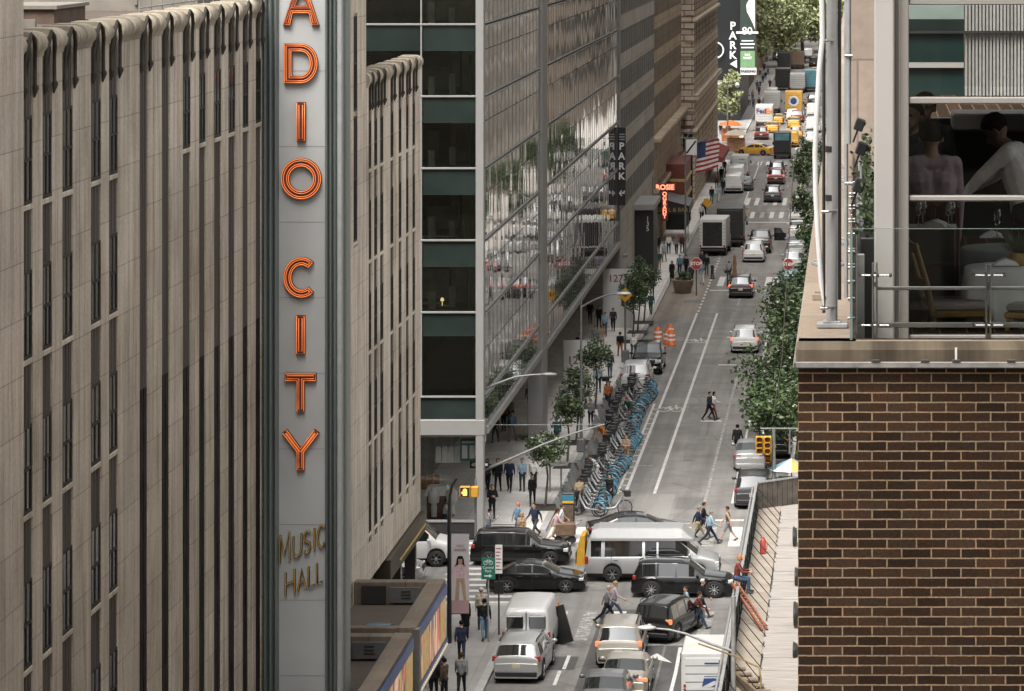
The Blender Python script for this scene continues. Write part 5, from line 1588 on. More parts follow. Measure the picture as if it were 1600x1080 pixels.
def car(name, label, cat, top, belt, W, r=.35, wy=(-1.4, 1.45), side=(), ws=None, rw=None, sill=.24, roof_in=.17, tail=None, head=None, doors=(), rails=False, taper=.1, brake=False,
  clad=False, grille=True, plate_z=.72, rim_m=None, spokes=6, mirror=True, wiper=True, extra_roof=None, group=None):
 """a vehicle lofted from a top profile and a belt line (y forward); side = window ranges, ws / rw = (y0, y1) of the screens"""
 root = thing(name, label, cat, (0, 0, 0), 0, group)
 y0, y1 = top[0][0], top[-1][0]
 L = y1 - y0
 ys = set(p[0] for p in top) | set(p[0] for p in belt)
 for k_ in range(29):
  ys.add(y0 + L * k_ / 28)
 ra = r * 1.17
 for w in wy:
  for a in range(0, 181, 18):
   ys.add(round(w + ra * math.cos(R(a)), 4))
 for a, b in side:
  ys.add(a); ys.add(b)
 for d in doors:
  ys.add(d - .008); ys.add(d + .008)
 for q in (ws, rw):
  if q:
   ys.add(q[0]); ys.add(q[1])
 for (a, u), (b, v) in zip(top, top[1:]):       # extra stations on the slopes
  if abs(v - u) > .1:
   for k_ in range(1, 5):
    ys.add(a + (b - a) * k_ / 5)
 ys = sorted(y for y in ys if y0 <= y <= y1)
 ys = [y for i, y in enumerate(ys) if i == 0 or y - ys[i - 1] > .0035]
 rings = []
 for y in ys:
  t_ = interp(top, y)
  bl = min(interp(belt, y), t_ - .02)
  u = (y - (y0 + y1) / 2) / (L / 2)
  hw = W / 2 * (1 - taper * abs(u) ** 5 - .02 * u * u)
  zl = sill
  for w in wy:
   if abs(y - w) < ra:
    zl = max(zl, r + math.sqrt(max(0, ra * ra - (y - w) ** 2)) - .0)
  zl = min(zl, bl - .12)
  gh = t_ - bl
  if gh > .15:
   ro = hw * .965 - roof_in * min(1, gh / .5)
   pts = [(hw * .96, zl), (hw * .985, zl + .07), (hw, zl + .5 * (bl - zl)), (hw * .99, bl - .06), (hw * .962, bl), (hw * .955 - (hw * .955 - ro) * .08, bl + .035),
                   (ro + .02, t_ - .10), (ro - .02, t_ - .05), (ro - .14, t_ - .012), (0, t_ + .015)]
  else:
   pts = [(hw * .96, zl), (hw * .985, zl + .07), (hw, zl + .5 * (bl - zl)), (hw * .99, bl - .06), (hw * .962, bl), (hw * .95, bl + gh * .2),
                   (hw * .92, bl + gh * .5), (hw * .86, bl + gh * .8), (hw * .74, t_ - .006), (0, t_ + .02)]
  rings.append(pts)
 n = len(rings[0])
 body, gl_s, gl_w, gl_r = MB(), MB(), MB(), MB()
 V = []
 for y, pts in zip(ys, rings):
  V += [(-x, y, z) for x, z in pts] + [(x, y, z) for x, z in pts[:-1][::-1]]
 m = 2 * n - 1
 fb, fm = [], []
 fs_, fw_, fr_ = [], [], []
 for i in range(len(ys) - 1):
  ym = (ys[i] + ys[i + 1]) / 2
  gap = any(abs(ym - d) < .007 for d in doors)
  for j in range(m - 1):
   row = j if j < n - 1 else m - 2 - j
   f = (i * m + j, i * m + j + 1, (i + 1) * m + j + 1, (i + 1) * m + j)
   gh = interp(top, ym) - interp(belt, ym)
   if row == 5 and gh > .2 and any(a < ym < b for a, b in side):
    fs_.append(f)
   elif row in (7, 8) and ws and ws[0] < ym < ws[1]:
    fw_.append(f)
   elif row in (7, 8) and rw and rw[0] < ym < rw[1]:
    fr_.append(f)
   else:
    fb.append(f)
    fm.append(1 if (gap and row < 5) or (clad and row == 0) else 0)
 fb.append(tuple(range(m))); fm.append(0)
 e = (len(ys) - 1) * m
 fb.append(tuple(range(e + m - 1, e - 1, -1))); fm.append(0)
 body.v = V; body.f = fb; body.m = fm; body.s = [True] * (len(fb) - 2) + [False, False]
 def sub(faces, name_, mm):
  if not faces:
   return
  used = sorted(set(i for f in faces for i in f)); ix = {k_: i for i, k_ in enumerate(used)}
  b = MB(); b.v = [V[k_] for k_ in used]; b.f = [tuple(ix[k_] for k_ in f) for f in faces]; b.m = [0] * len(faces); b.s = [True] * len(faces)
  return b.build(name_, mm, root)
 ob = body.build('body', [M_paint, M_seam], root)
 sub([f for f in fs_ if V[f[0]][0] < 0], 'side_window', M_carglass); sub([f for f in fs_ if V[f[0]][0] >= 0], 'side_window', M_carglass); sub(fw_, 'windscreen', M_carglass); sub(fr_, 'rear_window', M_carglass)
 b = MB(); b.box(-W / 2 + .26, W / 2 - .26, y0 + .12, y1 - .12, .2, min(.75, belt[0][1] - .1))
 for w in wy:
  b.box(-W / 2 + .07, W / 2 - .07, w - ra * .98, w + ra * .98, r * .7, r + ra * .9)
 b.build('underbody', M_trim, root)
 for w in wy:
  for s in (-1, 1):
   wheel(root, s * (W / 2 - .125), w, r, .23, spokes, rim_m)
 def yback(z):
  for y, pts in zip(ys, rings):
   if interp(top, y) >= z + .03:
    return y
  return y0
 if tail:
  x, z, w, h = tail
  yb_ = yback(z + h / 2)
  for s in (-1, 1):
   MB().bbox(s * x - w / 2, s * x + w / 2, yb_ - .03, yb_ + .12, z - h / 2, z + h / 2, .02).build('tail_light', M_brake if brake else M_tail, root)
 if head:
  x, z, w, h = head
  yf = y1
  for y, pts in list(zip(ys, rings))[::-1]:
   if interp(top, y) >= z + .02:
    yf = y; break
  for s in (-1, 1):
   MB().bbox(s * x - w / 2, s * x + w / 2, yf - .2, yf + .025, z - h / 2, z + h / 2, .02).build('headlight', M_head, root)
  if grille:
   MB().bbox(-x + w / 2 + .04, x - w / 2 - .04, y1 - .05, y1 + .015, z - .2, z + .06, .02).build('grille', M_trim, root)
 MB().bbox(-W * .42, W * .42, y0 - .035, y0 + .1, sill + .06, sill + .27, .04).build('bumper', M_trim if clad else M_paint, root)
 MB().bbox(-W * .42, W * .42, y1 - .1, y1 + .035, sill + .04, sill + .25, .04).build('bumper', M_trim if clad else M_paint, root)
 ypl = yback(plate_z + .06)
 MB().bbox(-.16, .16, ypl - .02, ypl + .05, plate_z - .08, plate_z + .08, .005).build('number_plate', M_plate, root)
 if mirror and ws:
  zb = interp(belt, ws[0]) + .07
  ym = min(ws) + .18 if ws[0] < ws[1] else ws[1]
  for s in (-1, 1):
   bm = MB(); bm.ell((s * (W / 2 + .09), ws[0] + .42, zb + .03), (.12, .07, .085), 10, 6); bm.bar((s * (W / 2 - .06), ws[0] + .42, zb), (s * (W / 2 + .05), ws[0] + .42, zb), .05, .05); bm.build('mirror', M_paint, root)
 if rails:
  ya, yb2 = rails
  zt = interp(top, (ya + yb2) / 2)
  for s in (-1, 1):
   x = s * (W / 2 * .965 - roof_in - .06)
   MB().tube([(x, ya, zt - .03), (x, ya + .12, zt + .045), (x, yb2 - .12, zt + .045), (x, yb2, zt - .03)], .022, 6).build('roof_rail', M_trim if rails else M_chrome, root)
 for d in list(doors)[:-1] if doors else ():
  for s in (-1, 1):
   MB().bbox(s * W / 2 * .985 - .015, s * W / 2 * .985 + .015, d + .1, d + .3, interp(belt, d) - .14, interp(belt, d) - .11, .006).build('door_handle', M_trim, root)
 return root
def suv(label, L=4.75, W=1.92, H=1.72, name='parked_suv', **kw):
 h = L / 2
 top = [(-h, .78), (-h + .05, 1.02), (-h + .32, H - .10), (-h + .5, H - .03), (-h + 1.3, H), (-h + 2.2, H - .01), (-h + 2.75, H - .07), (-h + 3.45, 1.10), (h - .35, .98), (h - .08, .88), (h, .66)]
 belt = [(-h, .95), (-h + 1, 1.0), (h - 1.4, .98), (h - .4, .86), (h, .6)]
 kw.setdefault('side', ((-h + .55, -h + 1.15), (-h + 1.22, -h + 2.08), (-h + 2.16, -h + 3.0)))
 return car(name, label, 'car', top, belt, W, r=kw.pop('r', .37), wy=(-h + .95, h - .92), ws=(-h + 2.72, -h + 3.42), rw=(-h + .1, -h + .31), tail=(W / 2 - .16, .98, .26, .2), head=(W / 2 - .24, .78, .36, .16),
               doors=(-h + 1.18, -h + 2.12, -h + 3.15), rails=(-h + .6, -h + 2.5), clad=True, **kw)
def sedan(label, L=4.85, W=1.86, H=1.45, name='sedan_car', **kw):
 h = L / 2
 top = [(-h, .72), (-h + .06, .98), (-h + .62, 1.06), (-h + 1.35, H - .08), (-h + 1.75, H - .01), (-h + 2.3, H), (-h + 2.75, H - .07), (-h + 3.55, .99), (h - .5, .86), (h - .1, .74), (h, .58)]
 belt = [(-h, .85), (-h + 1, .95), (h - 1.5, .91), (h - .4, .74), (h, .52)]
 kw.setdefault('side', ((-h + 1.08, -h + 1.42), (-h + 1.5, -h + 2.2), (-h + 2.28, -h + 3.2)))
 return car(name, label, 'car', top, belt, W, r=.33, wy=(-h + 1.02, h - .92), ws=(-h + 2.7, -h + 3.5), rw=(-h + .68, -h + 1.38), sill=.2, tail=(W / 2 - .24, .84, .42, .13), head=(W / 2 - .28, .66, .4, .13),
               doors=(-h + 1.46, -h + 2.24, -h + 3.3), plate_z=.72, taper=.14, **kw)
def pickup(label, L=5.7, W=2.0, H=1.9, name='pickup_truck', **kw):
 h = L / 2
 top = [(-h, .95), (-h + .04, 1.2), (-h + 1.75, 1.22), (-h + 1.80, 1.3), (-h + 2.0, H - .06), (-h + 2.3, H), (-h + 3.3, H - .02), (-h + 3.6, H - .1), (-h + 4.2, 1.28), (h - .3, 1.17), (h - .04, 1.05), (h, .75)]
 belt = [(-h, 1.1), (-h + 2, 1.16), (h - 1.5, 1.13), (h - .3, 1.05), (h, .7)]
 return car(name, label, 'pickup', top, belt, W, r=.41, wy=(-h + 1.15, h - .98), side=((-h + 2.05, -h + 2.75), (-h + 2.83, -h + 3.7)), ws=(-h + 3.58, -h + 4.18), rw=(-h + 1.82, -h + 1.99), sill=.35,
               tail=(W / 2 - .12, 1.0, .16, .34), head=(W / 2 - .26, .92, .38, .2), doors=(-h + 2.0, -h + 2.79, -h + 3.85), clad=True, taper=.06, **kw)
def van(label, L=5.6, W=2.0, H=2.05, name='cargo_van', sidew=(), rw=True, high=False, **kw):
 h = L / 2
 top = [(-h, .9), (-h + .03, 1.15), (-h + .13, H - .08), (-h + .3, H), (-h + 2, H + .03), (h - 2.0, H), (h - 1.75, H - .08), (h - .95, 1.25), (h - .25, 1.08), (h - .04, .95), (h, .7)]
 belt = [(-h, 1.1), (h - 1.5, 1.14), (h - .8, 1.1), (h - .2, .95), (h, .6)]
 return car(name, label, 'van', top, belt, W, r=.37, wy=(-h + 1.25, h - .95), side=tuple(sidew) + ((h - 2.25, h - 1.3),), ws=(h - 1.72, h - .97), rw=None, sill=.34, roof_in=.12,
               tail=(W / 2 - .1, 1.0, .13, .34), head=(W / 2 - .24, .82, .3, .2), doors=(-h + 1.2, h - 2.4, h - 1.2), clad=True, taper=.05, **kw)
def place(o, px, py, rz=0.0, L=4.75, front=False, dx=0.0):
 """px, py = where the middle of the nearest end meets the road; rz 0 = driving away from the camera"""
 p = G(px, py)
 o.location = (p.x + dx, p.y + (L / 2 if abs(math.sin(rz)) < .5 else 0), 0)
 o.rotation_euler = (0, 0, rz)
 return o
def recolor(o, m):
 for c in [o] + list(o.children_recursive):
  if c.type == 'MESH':
   for sl in c.material_slots:
    if sl.material and sl.material.get('paint'):
     sl.link = 'OBJECT'; sl.material = m
 return o
def at_px(px, py, L, rz=0.0):
 p = G(px, py)
 return (p.x, p.y + L / 2, 0)
SIDE_R = R(-90)        # driving towards the right of the picture
# --- on the avenue, side on
a1 = recolor(suv('long black estate car with roof rails on the avenue, in front of the glass corner', L=4.85, W=1.9, H=1.72, name='black_suv'), PT['black']); a1.scale = (.93,) * 3
p = G(811, 886); a1.location = (p.x, p.y + 1.0, 0); a1.rotation_euler = (0, 0, SIDE_R)
a2 = recolor(sedan('black saloon crossing the avenue just behind the green cycle sign', L=4.8), PT['black']); a2.scale = (.9,) * 3
p = G(836, 928); a2.location = (p.x, p.y + .95, 0); a2.rotation_euler = (0, 0, SIDE_R)
a3 = recolor(suv('glossy black crossover with bright spoked wheels, nearest across the avenue', L=4.85, W=1.95, H=1.72, name='black_crossover', r=.41, rim_m=mat('bright_rim', (.6, .6, .6), .25, .8, 0), spokes=9), PT['black']); a3.scale = (.92,) * 3
p = G(1066, 936); a3.location = (p.x, p.y + .98, 0); a3.rotation_euler = (0, 0, SIDE_R)
a4 = van('silver passenger van with a raised roof and yellow rear box, across the avenue', L=6.0, W=2.03, H=1.96, name='passenger_van', sidew=((-2.72, -2.25), (-2.1, -.42), (-.3, .22), (.3, .88)))
recolor(a4, PT['silver'])
h_ = 3.0
b = MB()
ring_ = []
for y, z, w in ((-2.75, 1.94, .93), (-2.68, 2.32, .82), (-2.4, 2.42, .76), (1.15, 2.42, .76), (1.35, 2.37, .78), (1.85, 1.95, .9)):
 ring_.append((y, z, w))
for y, z, w in ring_:
 b.v += [(-.96, y, 1.86), (-.95, y, min(z, 1.97)), (-w, y, z - .04), (-w + .12, y, z), (w - .12, y, z), (w, y, z - .04), (.95, y, min(z, 1.97)), (.96, y, 1.86)]
for i in range(len(ring_) - 1):
 for j in range(7):
  b.f.append((i * 8 + j, (i + 1) * 8 + j, (i + 1) * 8 + j + 1, i * 8 + j + 1)); b.m.append(0); b.s.append(False)
b.f += [tuple(range(8)), tuple(range(len(b.v) - 1, len(b.v) - 9, -1))]; b.m += [0, 0]; b.s += [False, False]
b.build('raised_roof', mat('van_roof_grey', (.30, .30, .295), .4, .2, .06), a4)
b = MB(); b.prism([(-3.0, .75), (-3.38, .72), (-3.34, 1.5), (-3.2, 2.0), (-3.0, 2.05)], -.8, .8, 'x', 0); b.bbox(-.7, .7, -3.42, -3.36, .8, 1.3, .02, 1); b.build('wheelchair_lift', [mat('lift_yellow', (.55, .3, .03), .5, 0, .12), M_trim], a4)
p = G(1018, 911); a4.location = (p.x, p.y + 1.05, 0); a4.rotation_euler = (0, 0, SIDE_R)
a5 = recolor(sedan('dark saloon half hidden behind the silver passenger van', L=4.7, H=1.42), PT['black'])
p = G(1000, 842); a5.location = (p.x - .1, p.y - .9, 0); a5.rotation_euler = (0, 0, SIDE_R + R(10))
a6 = van('white van nose with dark wheel, emerging past the theatre corner', L=5.6, name='white_van'); recolor(a6, PT['white'])
p = G(655, 893); a6.location = (p.x - 1.2, p.y + 2.0, 0); a6.rotation_euler = (0, 0, SIDE_R)
a7 = recolor(sedan('pale saloon behind the theatre corner, only its bonnet showing'), PT['silver'])
p = G(640, 897); a7.location = (p.x - 1.6, p.y - 1.4, 0); a7.rotation_euler = (0, 0, SIDE_R)
# --- near block, seen from behind
n1 = van('white cargo van with two dark rear windows, waiting at the near crossing', L=5.5, W=2.0, H=2.1); recolor(n1, PT['white'])
b = MB()
for s in (-1, 1):
 b.bbox(s * .45 - .33, s * .45 + .33, -2.75 - .035, -2.55, 1.32, 1.82, .03)
for c_ in ():
 pass
b.xform(Matrix.Identity(4)); b.build('rear_window', M_carglass, n1)
MB().box(-.012, .012, -2.77, -2.6, .62, 1.95).build('door_gap', M_seam, n1)
place(n1, 822, 1034, 0, 5.5)
n2 = recolor(suv('silver-grey crossover at the kerb behind the white cargo van', L=4.6, W=1.95, H=1.6, name='silver_suv'), PT['silver']); place(n2, 811, 1070, R(-3), 4.6)
n3 = recolor(suv('champagne crossover with lit orange tail lamps in the middle lane', L=4.6, W=1.9, H=1.72, name='champagne_suv', brake=True), PT['champagne']); place(n3, 966, 1046, 0, 4.6)
n4 = recolor(sedan('champagne saloon behind the matching crossover, near the bottom edge', L=4.6, brake=True), PT['champagne']); p = G(970, 1098); n4.location = (p.x + .1, p.y + 2.3, 0)
n5 = recolor(sedan('grey saloon at the very bottom edge, only its roof and rear showing', L=4.6), PT['grey']); p = G(942, 1128); n5.location = (p.x, p.y + 2.3, 0)
n6 = recolor(suv('black crossover with roof bars and orange tail lamps nosing right', L=4.7, W=1.92, H=1.72, name='turning_suv', brake=True), PT['black']); p = G(1042, 1003); n6.location = (p.x, p.y + 1.6, 0); n6.rotation_euler = (0, 0, R(-17)); n6.scale = (.95,) * 3
# --- box bodied trucks
def box_truck(name, label, L, W, H, col_box, col_cab, cab=1.9, zb=.75, rear='plain', rear_m=None, cat='truck', group=None, low=False):
 t = thing(name, label, cat, (0, 0, 0), 0, group)
 h = L / 2
 MB().bbox(-W / 2, W / 2, -h, h - cab, zb, H, .05).build('cargo_box', col_box, t)
 b = MB()
 prof = [(h - cab - .02, .5), (h - cab - .02, H - .35), (h - cab + .5, H - .3), (h - .75, H - .5), (h - .35, 1.5), (h, 1.35), (h + .02, .5)]
 b.prism(prof, -W / 2 * .93, W / 2 * .93, 'x'); b.build('cab', col_cab, t)
 MB().prism([(h - .73, H - .62), (h - .38, 1.58), (h - .36, 1.6), (h - .70, H - .58)], -W * .4, W * .4, 'x').build('windscreen', M_carglass, t)
 for s in (-1, 1):
  MB().bbox(s * W / 2 * .935 - .01, s * W / 2 * .935 + .01, h - cab + .35, h - .75, 1.5, H - .65, .01).build('side_window', M_carglass, t)
  MB().bbox(s * (W / 2 + .14) - .09, s * (W / 2 + .14) + .09, h - .75, h - .65, 1.45, 1.8, .02).build('mirror', M_trim, t)
  MB().bbox(s * W * .38 - .13, s * W * .38 + .13, h - .0, h + .05, .8, .98, .02).build('headlight', M_head, t)
  MB().bbox(s * W * .45 - .07, s * W * .45 + .07, -h - .03, -h + .02, zb + .06, zb + .26, .01).build('tail_light', M_tail, t)
 if rear == 'open':
  b = MB(); b.bbox(-W / 2 + .3, W / 2 - .3, -h - .02, -h + .02, zb + .15, H - .28, .02); b.build('rear_shade_panel', mat('cargo_shade', (.014, .013, .012), .9, 0, .5, 3), t)  # near-black sheet paints the shade inside the open cargo box
  for s in (-1, 1):
   b = MB()
   for i in range(6):
    b.bbox(s * (W / 2 - .14) - .05, s * (W / 2 - .14) + .05, -h - .03, -h, zb + .4 + .3 * i, zb + .5 + .3 * i, .01)
   b.build('marker_strip', mat('marker_grey', (.2, .2, .2), .5), t)
 else:
  b = MB(); b.bbox(-W / 2 + .14, W / 2 - .14, -h - .025, -h + .01, zb + .14, H - .18, .02, 0)
  for i in range(5):
   z = zb + .14 + (H - .32 - zb) * (i + 1) / 6; b.box(-W / 2 + .15, W / 2 - .15, -h - .029, -h - .02, z - .012, z + .012, 1)
  b.build('rear_door', [rear_m or col_box, M_seam], t)
 MB().bbox(-W * .46, W * .46, -h - .12, -h + .1, .45, .62, .02).build('bumper', M_trim, t)
 MB().box(-W * .4, W * .4, -h + .1, h - .2, .42, zb + .02).build('chassis', M_trim, t)
 for y in (-h + 1.1, h - .95):
  for s in (-1, 1):
   wheel(t, s * (W / 2 - .17), y, .4, .26, 5)
 return t
M_boxw = mat('box_white', (.5, .49, .465), .5, 0, .08, 1.2)
M_boxg = mat('box_grey', (.34, .335, .325), .5, 0, .1, 1.2)
M_boxblack = mat('box_black', (.022, .021, .02), .4, 0, .2, 1.5)
M_pblue = mat('postal_blue', (.02, .05, .16), .5, 0, 0)
M_pred = mat('postal_red', (.35, .04, .04), .5, 0, 0)
def postal_truck(label, loc, L=4.6):
 t = box_truck('postal_truck', label, L, 1.92, 2.62, M_boxw, M_boxw, cab=1.3, zb=.5, rear_m=mat('postal_door', (.52, .52, .51), .5, 0, .05))
 y = -L / 2 - .034
 for s_, m_ in ((0, M_pblue), (1, M_pred)):
  MB().box(-.95, .95, y - .001 * s_, y + .006, .98 - .09 * s_, 1.04 - .09 * s_).build('stripe', m_, t)
 cx, cz = .22, 1.56
 b = MB(); b.prism([(cx - .42, cz - .2), (cx + .34, cz - .2), (cx + .44, cz + .2), (cx - .32, cz + .2)], y - .004, y + .004, 'y', 0)
 b.prism([(cx - .40, cz + .12), (cx + .02, cz + .13), (cx + .36, cz + .07), (cx + .40, cz + .12), (cx + .3, cz + .17), (cx - .3, cz + .17)], y - .007, y - .003, 'y', 1)
 b.prism([(cx - .42, cz - .2), (cx - .1, cz - .2), (cx + .36, cz + .03), (cx + .02, cz + .02)], y - .007, y - .003, 'y', 1)
 b.build('eagle_emblem', [M_pblue, M_boxw], t)
 MB().box(-.1, .5, y, y + .006, 2.2, 2.26).build('text_strip', M_pblue, t)
 for s in (-.83,):
  for i, mm in enumerate((M_tail, M_tail, M_head)):
   b = MB(); b.lathe([(.05, 0), (.045, -.03), (0, -.035)], n=12, axis='y'); b.build('round_lamp', mm, t, (s, -L / 2 - .03, 1.42 - .14 * i))
 t.location = loc
 return t
p = G(1105, 1020, 2.62)
postal_truck('white postal truck with blue eagle emblem beside the shed, bottom edge', (p.x, p.y + 2.3, 0))
p = G(1156, 280); postal_truck('white postal truck parked at the left kerb by the far crossing', (p.x, p.y + 2.3, 0))
p = G(1116, 401); o = box_truck('open_box_truck', 'white box truck with its dark rear standing open at the left kerb', 6.2, 2.3, 3.25, M_boxw, M_boxw, rear='open'); o.location = (p.x, p.y + 3.1, 0); o.rotation_euler = (0, 0, R(-3))
p = G(1137, 387); o = box_truck('black_box_truck', 'black box truck just beyond the open white one', 7.0, 2.35, 3.5, M_boxblack, M_boxblack, rear='plain', rear_m=M_boxblack); o.location = (p.x + .2, p.y + 3.5, 0)
# --- moving and parked beyond the crossing
PS = suv('prototype', name='car_prototype'); PD = sedan('prototype', name='saloon_prototype'); PV = van('prototype', name='van_prototype'); PK = pickup('prototype', name='pickup_prototype')
PB = suv('prototype', name='lit_car_prototype', brake=True)
def put(src, name, label, px, py, col, rz=0.0, L=4.75, group=None, scale=None):
 p = G(px, py)
 k_ = L / 2 * (scale or 1)
 off = Vector((0, k_, 0)) if abs(math.sin(rz)) < .5 else Vector((0, .9, 0))
 o = dup(src, (p.x + off.x, p.y + off.y, 0), rz, label, PT[col], group, scale)
 o.name = name
 return o
G1 = 'cars in the street beyond the avenue'
put(PB, 'dark_hatchback', 'dark red hatchback with lit brake lamps at the mid-block crossing', 1157, 467, 'blackred', 0, group=G1)
put(PS, 'white_suv', 'white crossover driving away ahead of the lit dark red hatchback', 1177, 411, 'white', 0, group=G1)
put(PK, 'dark_pickup', 'dark pickup driving away just ahead of the white crossover', 1187, 397, 'blackred', 0, 5.7, G1)
put(PB, 'white_crossover', 'white crossover with one lit lamp beside the big right-hand tree', 1163, 553, 'white', 0, group=G1)
put(PS, 'kerb_jeep', 'pale silver crossover parked behind the hire-bike row', 992, 612, 'white', R(0), group=G1)
o = put(PK, 'facing_pickup', 'black pickup facing the camera at the left kerb by the orange barrels', 1010, 587, 'black', R(180), 5.7, G1)
put(PS, 'kerb_suv', 'grey crossover parked at the right kerb by the crossing, nearest the shed', 1176, 797, 'darkgrey', 0, group=G1)
put(PD, 'silver_kerb_saloon', 'silver saloon parked ahead of the grey crossover, under the signals', 1172, 738, 'silver', 0, 4.85, G1)
put(PS, 'dark_kerb_suv', 'dark crossover parked beside the yellow signal heads', 1208, 718, 'black', 0, group=G1)
put(PD, 'tree_shaded_saloon', 'grey saloon parked in the shade of the big right-hand tree', 1206, 665, 'darkgrey', 0, 4.85, G1)
put(PD, 'tree_shaded_saloon', 'black saloon parked half under the big right-hand tree', 1212, 612, 'black', 0, 4.85, G1)
put(PS, 'dark_suv', 'dark crossover alone in the right lane, before the far crossing', 1207, 317, 'darkgrey', 0, group=G1)
put(PB, 'red_suv', 'dark red crossover with lit lamps ahead of the lone dark one', 1212, 289, 'red', 0, group=G1)
put(PS, 'roofrack_suv', 'dark crossover just ahead of the dark red lit one', 1213, 277, 'black', 0, group=G1)
put(PV, 'white_kerb_van', 'white van parked third from the far crossing at the left kerb', 1146, 303, 'white', 0, 5.6, G1)
put(PD, 'dark_kerb_saloon', 'small dark saloon squeezed beside the white parked vans', 1163, 299, 'darkgrey', 0, 4.85, G1)
put(PV, 'white_van_second', 'white van parked between the postal truck and another white van', 1150, 289, 'white', 0, 5.6, G1).name = 'white_parked_van'
put(PD, 'taxi', 'yellow taxi standing beyond the black box truck', 1150, 346, 'yellow', 0, 4.85, G1)
put(PD, 'turning_taxi', 'yellow taxi turning side on across the far junction', 1180, 243, 'yellow', R(68), 4.85, G1)
for i, (px, py, c_, src, lb) in enumerate(((1245, 396, 'silver', PD, 'silver saloon parked at right, second beyond the red stop sign'), (1247, 372, 'white', PD, 'white saloon parked at right beside the open black door'), (1249, 350, 'white', PS, 'white crossover parked at right ahead of the open door'),
                                          (1240, 425, 'silver', PS, 'silver crossover parked at right just behind the red stop sign'), (1235, 470, 'teal', PV, 'teal van with pale roof parked at right before the mid-block crossing'), (1252, 330, 'darkgrey', PS, 'dark crossover parked at right beneath the slim trees'),
                                          (1256, 262, 'green', PV, 'dark green van parked at right by the far crossing'))):
 put(src, 'parked_car', lb, px, py, c_, 0, 5.6 if src is PV else 4.8, 'cars parked along the right kerb')
q = G(1226, 381)
t = thing('open_car_door', 'black car door standing open into the right lane', 'car door', (q.x, q.y, 0))
b = MB(); b.prism([(-.95, .3), (.1, .3), (.12, .95), (-.1, 1.0), (-.35, 1.42), (-.95, 1.45)], -.04, .04, 'y', 0); b.build('panel', PT['black'], t)
b = MB(); b.prism([(-.88, .98), (-.2, 1.0), (-.4, 1.36), (-.88, 1.38)], -.05, .05, 'y', 0); b.build('window', M_carglass, t)
# far junction and beyond
G2 = 'traffic beyond the far junction'
o = box_truck('black_van', 'tall black van with blue rear screen waiting at the far crossing', 5.6, 2.1, 3.2, M_boxblack, M_boxblack, group=G2, rear_m=M_boxblack); MB().bbox(-.85, .85, -2.86, -2.8, 2.25, 3.05, .03).build('rear_window', mat('ad_teal', (.08, .18, .21), .3, 0, .3, 1.5), o); p = G(1222, 249); o.location = (p.x, p.y + 2.8, 0)
put(PB, 'far_red_car', 'dark red car with lit lamps beyond the turning taxi', 1189, 219, 'red', 0, group=G2)
o = box_truck('courier_truck', 'white courier truck lettered in purple and orange', 6.2, 2.4, 3.1, M_boxw, M_boxw, group=G2, rear_m=M_boxw); p = G(1194, 200); o.location = (p.x, p.y + 3.1, 0)
lettering('Fed', .95, mat('courier_purple', (.06, .02, .12), .5, 0, 0), (-.42, -3.14, 2.3), o, bold=.03); lettering('Ex', .95, mat('courier_orange', (.6, .18, .02), .5, 0, 0), (.68, -3.14, 2.3), o, bold=.03)
o = box_truck('yellow_truck', 'yellow box truck with a round pale emblem on its rear', 6.6, 2.5, 3.6, mat('truck_yellow', (.5, .28, .05), .5, 0, .12, 2), M_boxw, group=G2, rear_m=mat('truck_yellow', (.5, .28, .05))); p = G(1240, 182); o.location = (p.x, p.y + 3.3, 0)
b = MB(); b.lathe([(.78, 0), (.75, -.02), (.5, -.02), (.48, 0)], n=20, axis='y', m=0); b.lathe([(.46, -.01), (0, -.012)], n=16, axis='y', m=1); b.build('emblem', [M_boxw, M_pblue], o, (0, -3.335, 2.2))
o = box_truck('black_truck', 'black lorry in the middle of the far traffic', 6.6, 2.5, 3.7, M_boxblack, M_boxblack, group=G2); p = G(1223, 142); o.location = (p.x, p.y + 3.3, 0)
o = box_truck('grey_truck', 'pale grey lorry beside the far black lorry', 6.6, 2.5, 3.2, M_boxg, M_boxg, group=G2, rear_m=M_boxg); p = G(1246, 146); o.location = (p.x, p.y + 3.3, 0)
o = box_truck('teal_truck', 'teal lorry at the right of the far traffic', 6.6, 2.5, 3.6, mat('truck_teal', (.07, .17, .2), .4, 0, .3, 1), M_boxw, group=G2, rear_m=mat('truck_teal', (.07, .17, .2))); p = G(1269, 144); o.location = (p.x, p.y + 3.3, 0)
o = box_truck('dark_distant_truck', 'dark lorry farthest up the street below the trees', 6.6, 2.5, 3.6, M_boxblack, M_boxblack, group=G2); p = G(1225, 112); o.location = (p.x, p.y + 3.3, 0)
o = box_truck('brown_delivery_truck', 'plain brown delivery lorry far up the street', 6.6, 2.5, 3.3, PT['brown'], PT['brown'], group=G2, rear_m=PT['brown']); p = G(1246, 108); o.location = (p.x, p.y + 3.3, 0)
o = box_truck('white_box_truck', 'white lorry turning behind the courier truck', 6.0, 2.4, 3.2, M_boxw, M_boxw, group=G2, rear_m=M_boxw); p = G(1206, 178); o.location = (p.x, p.y + 3, 0)
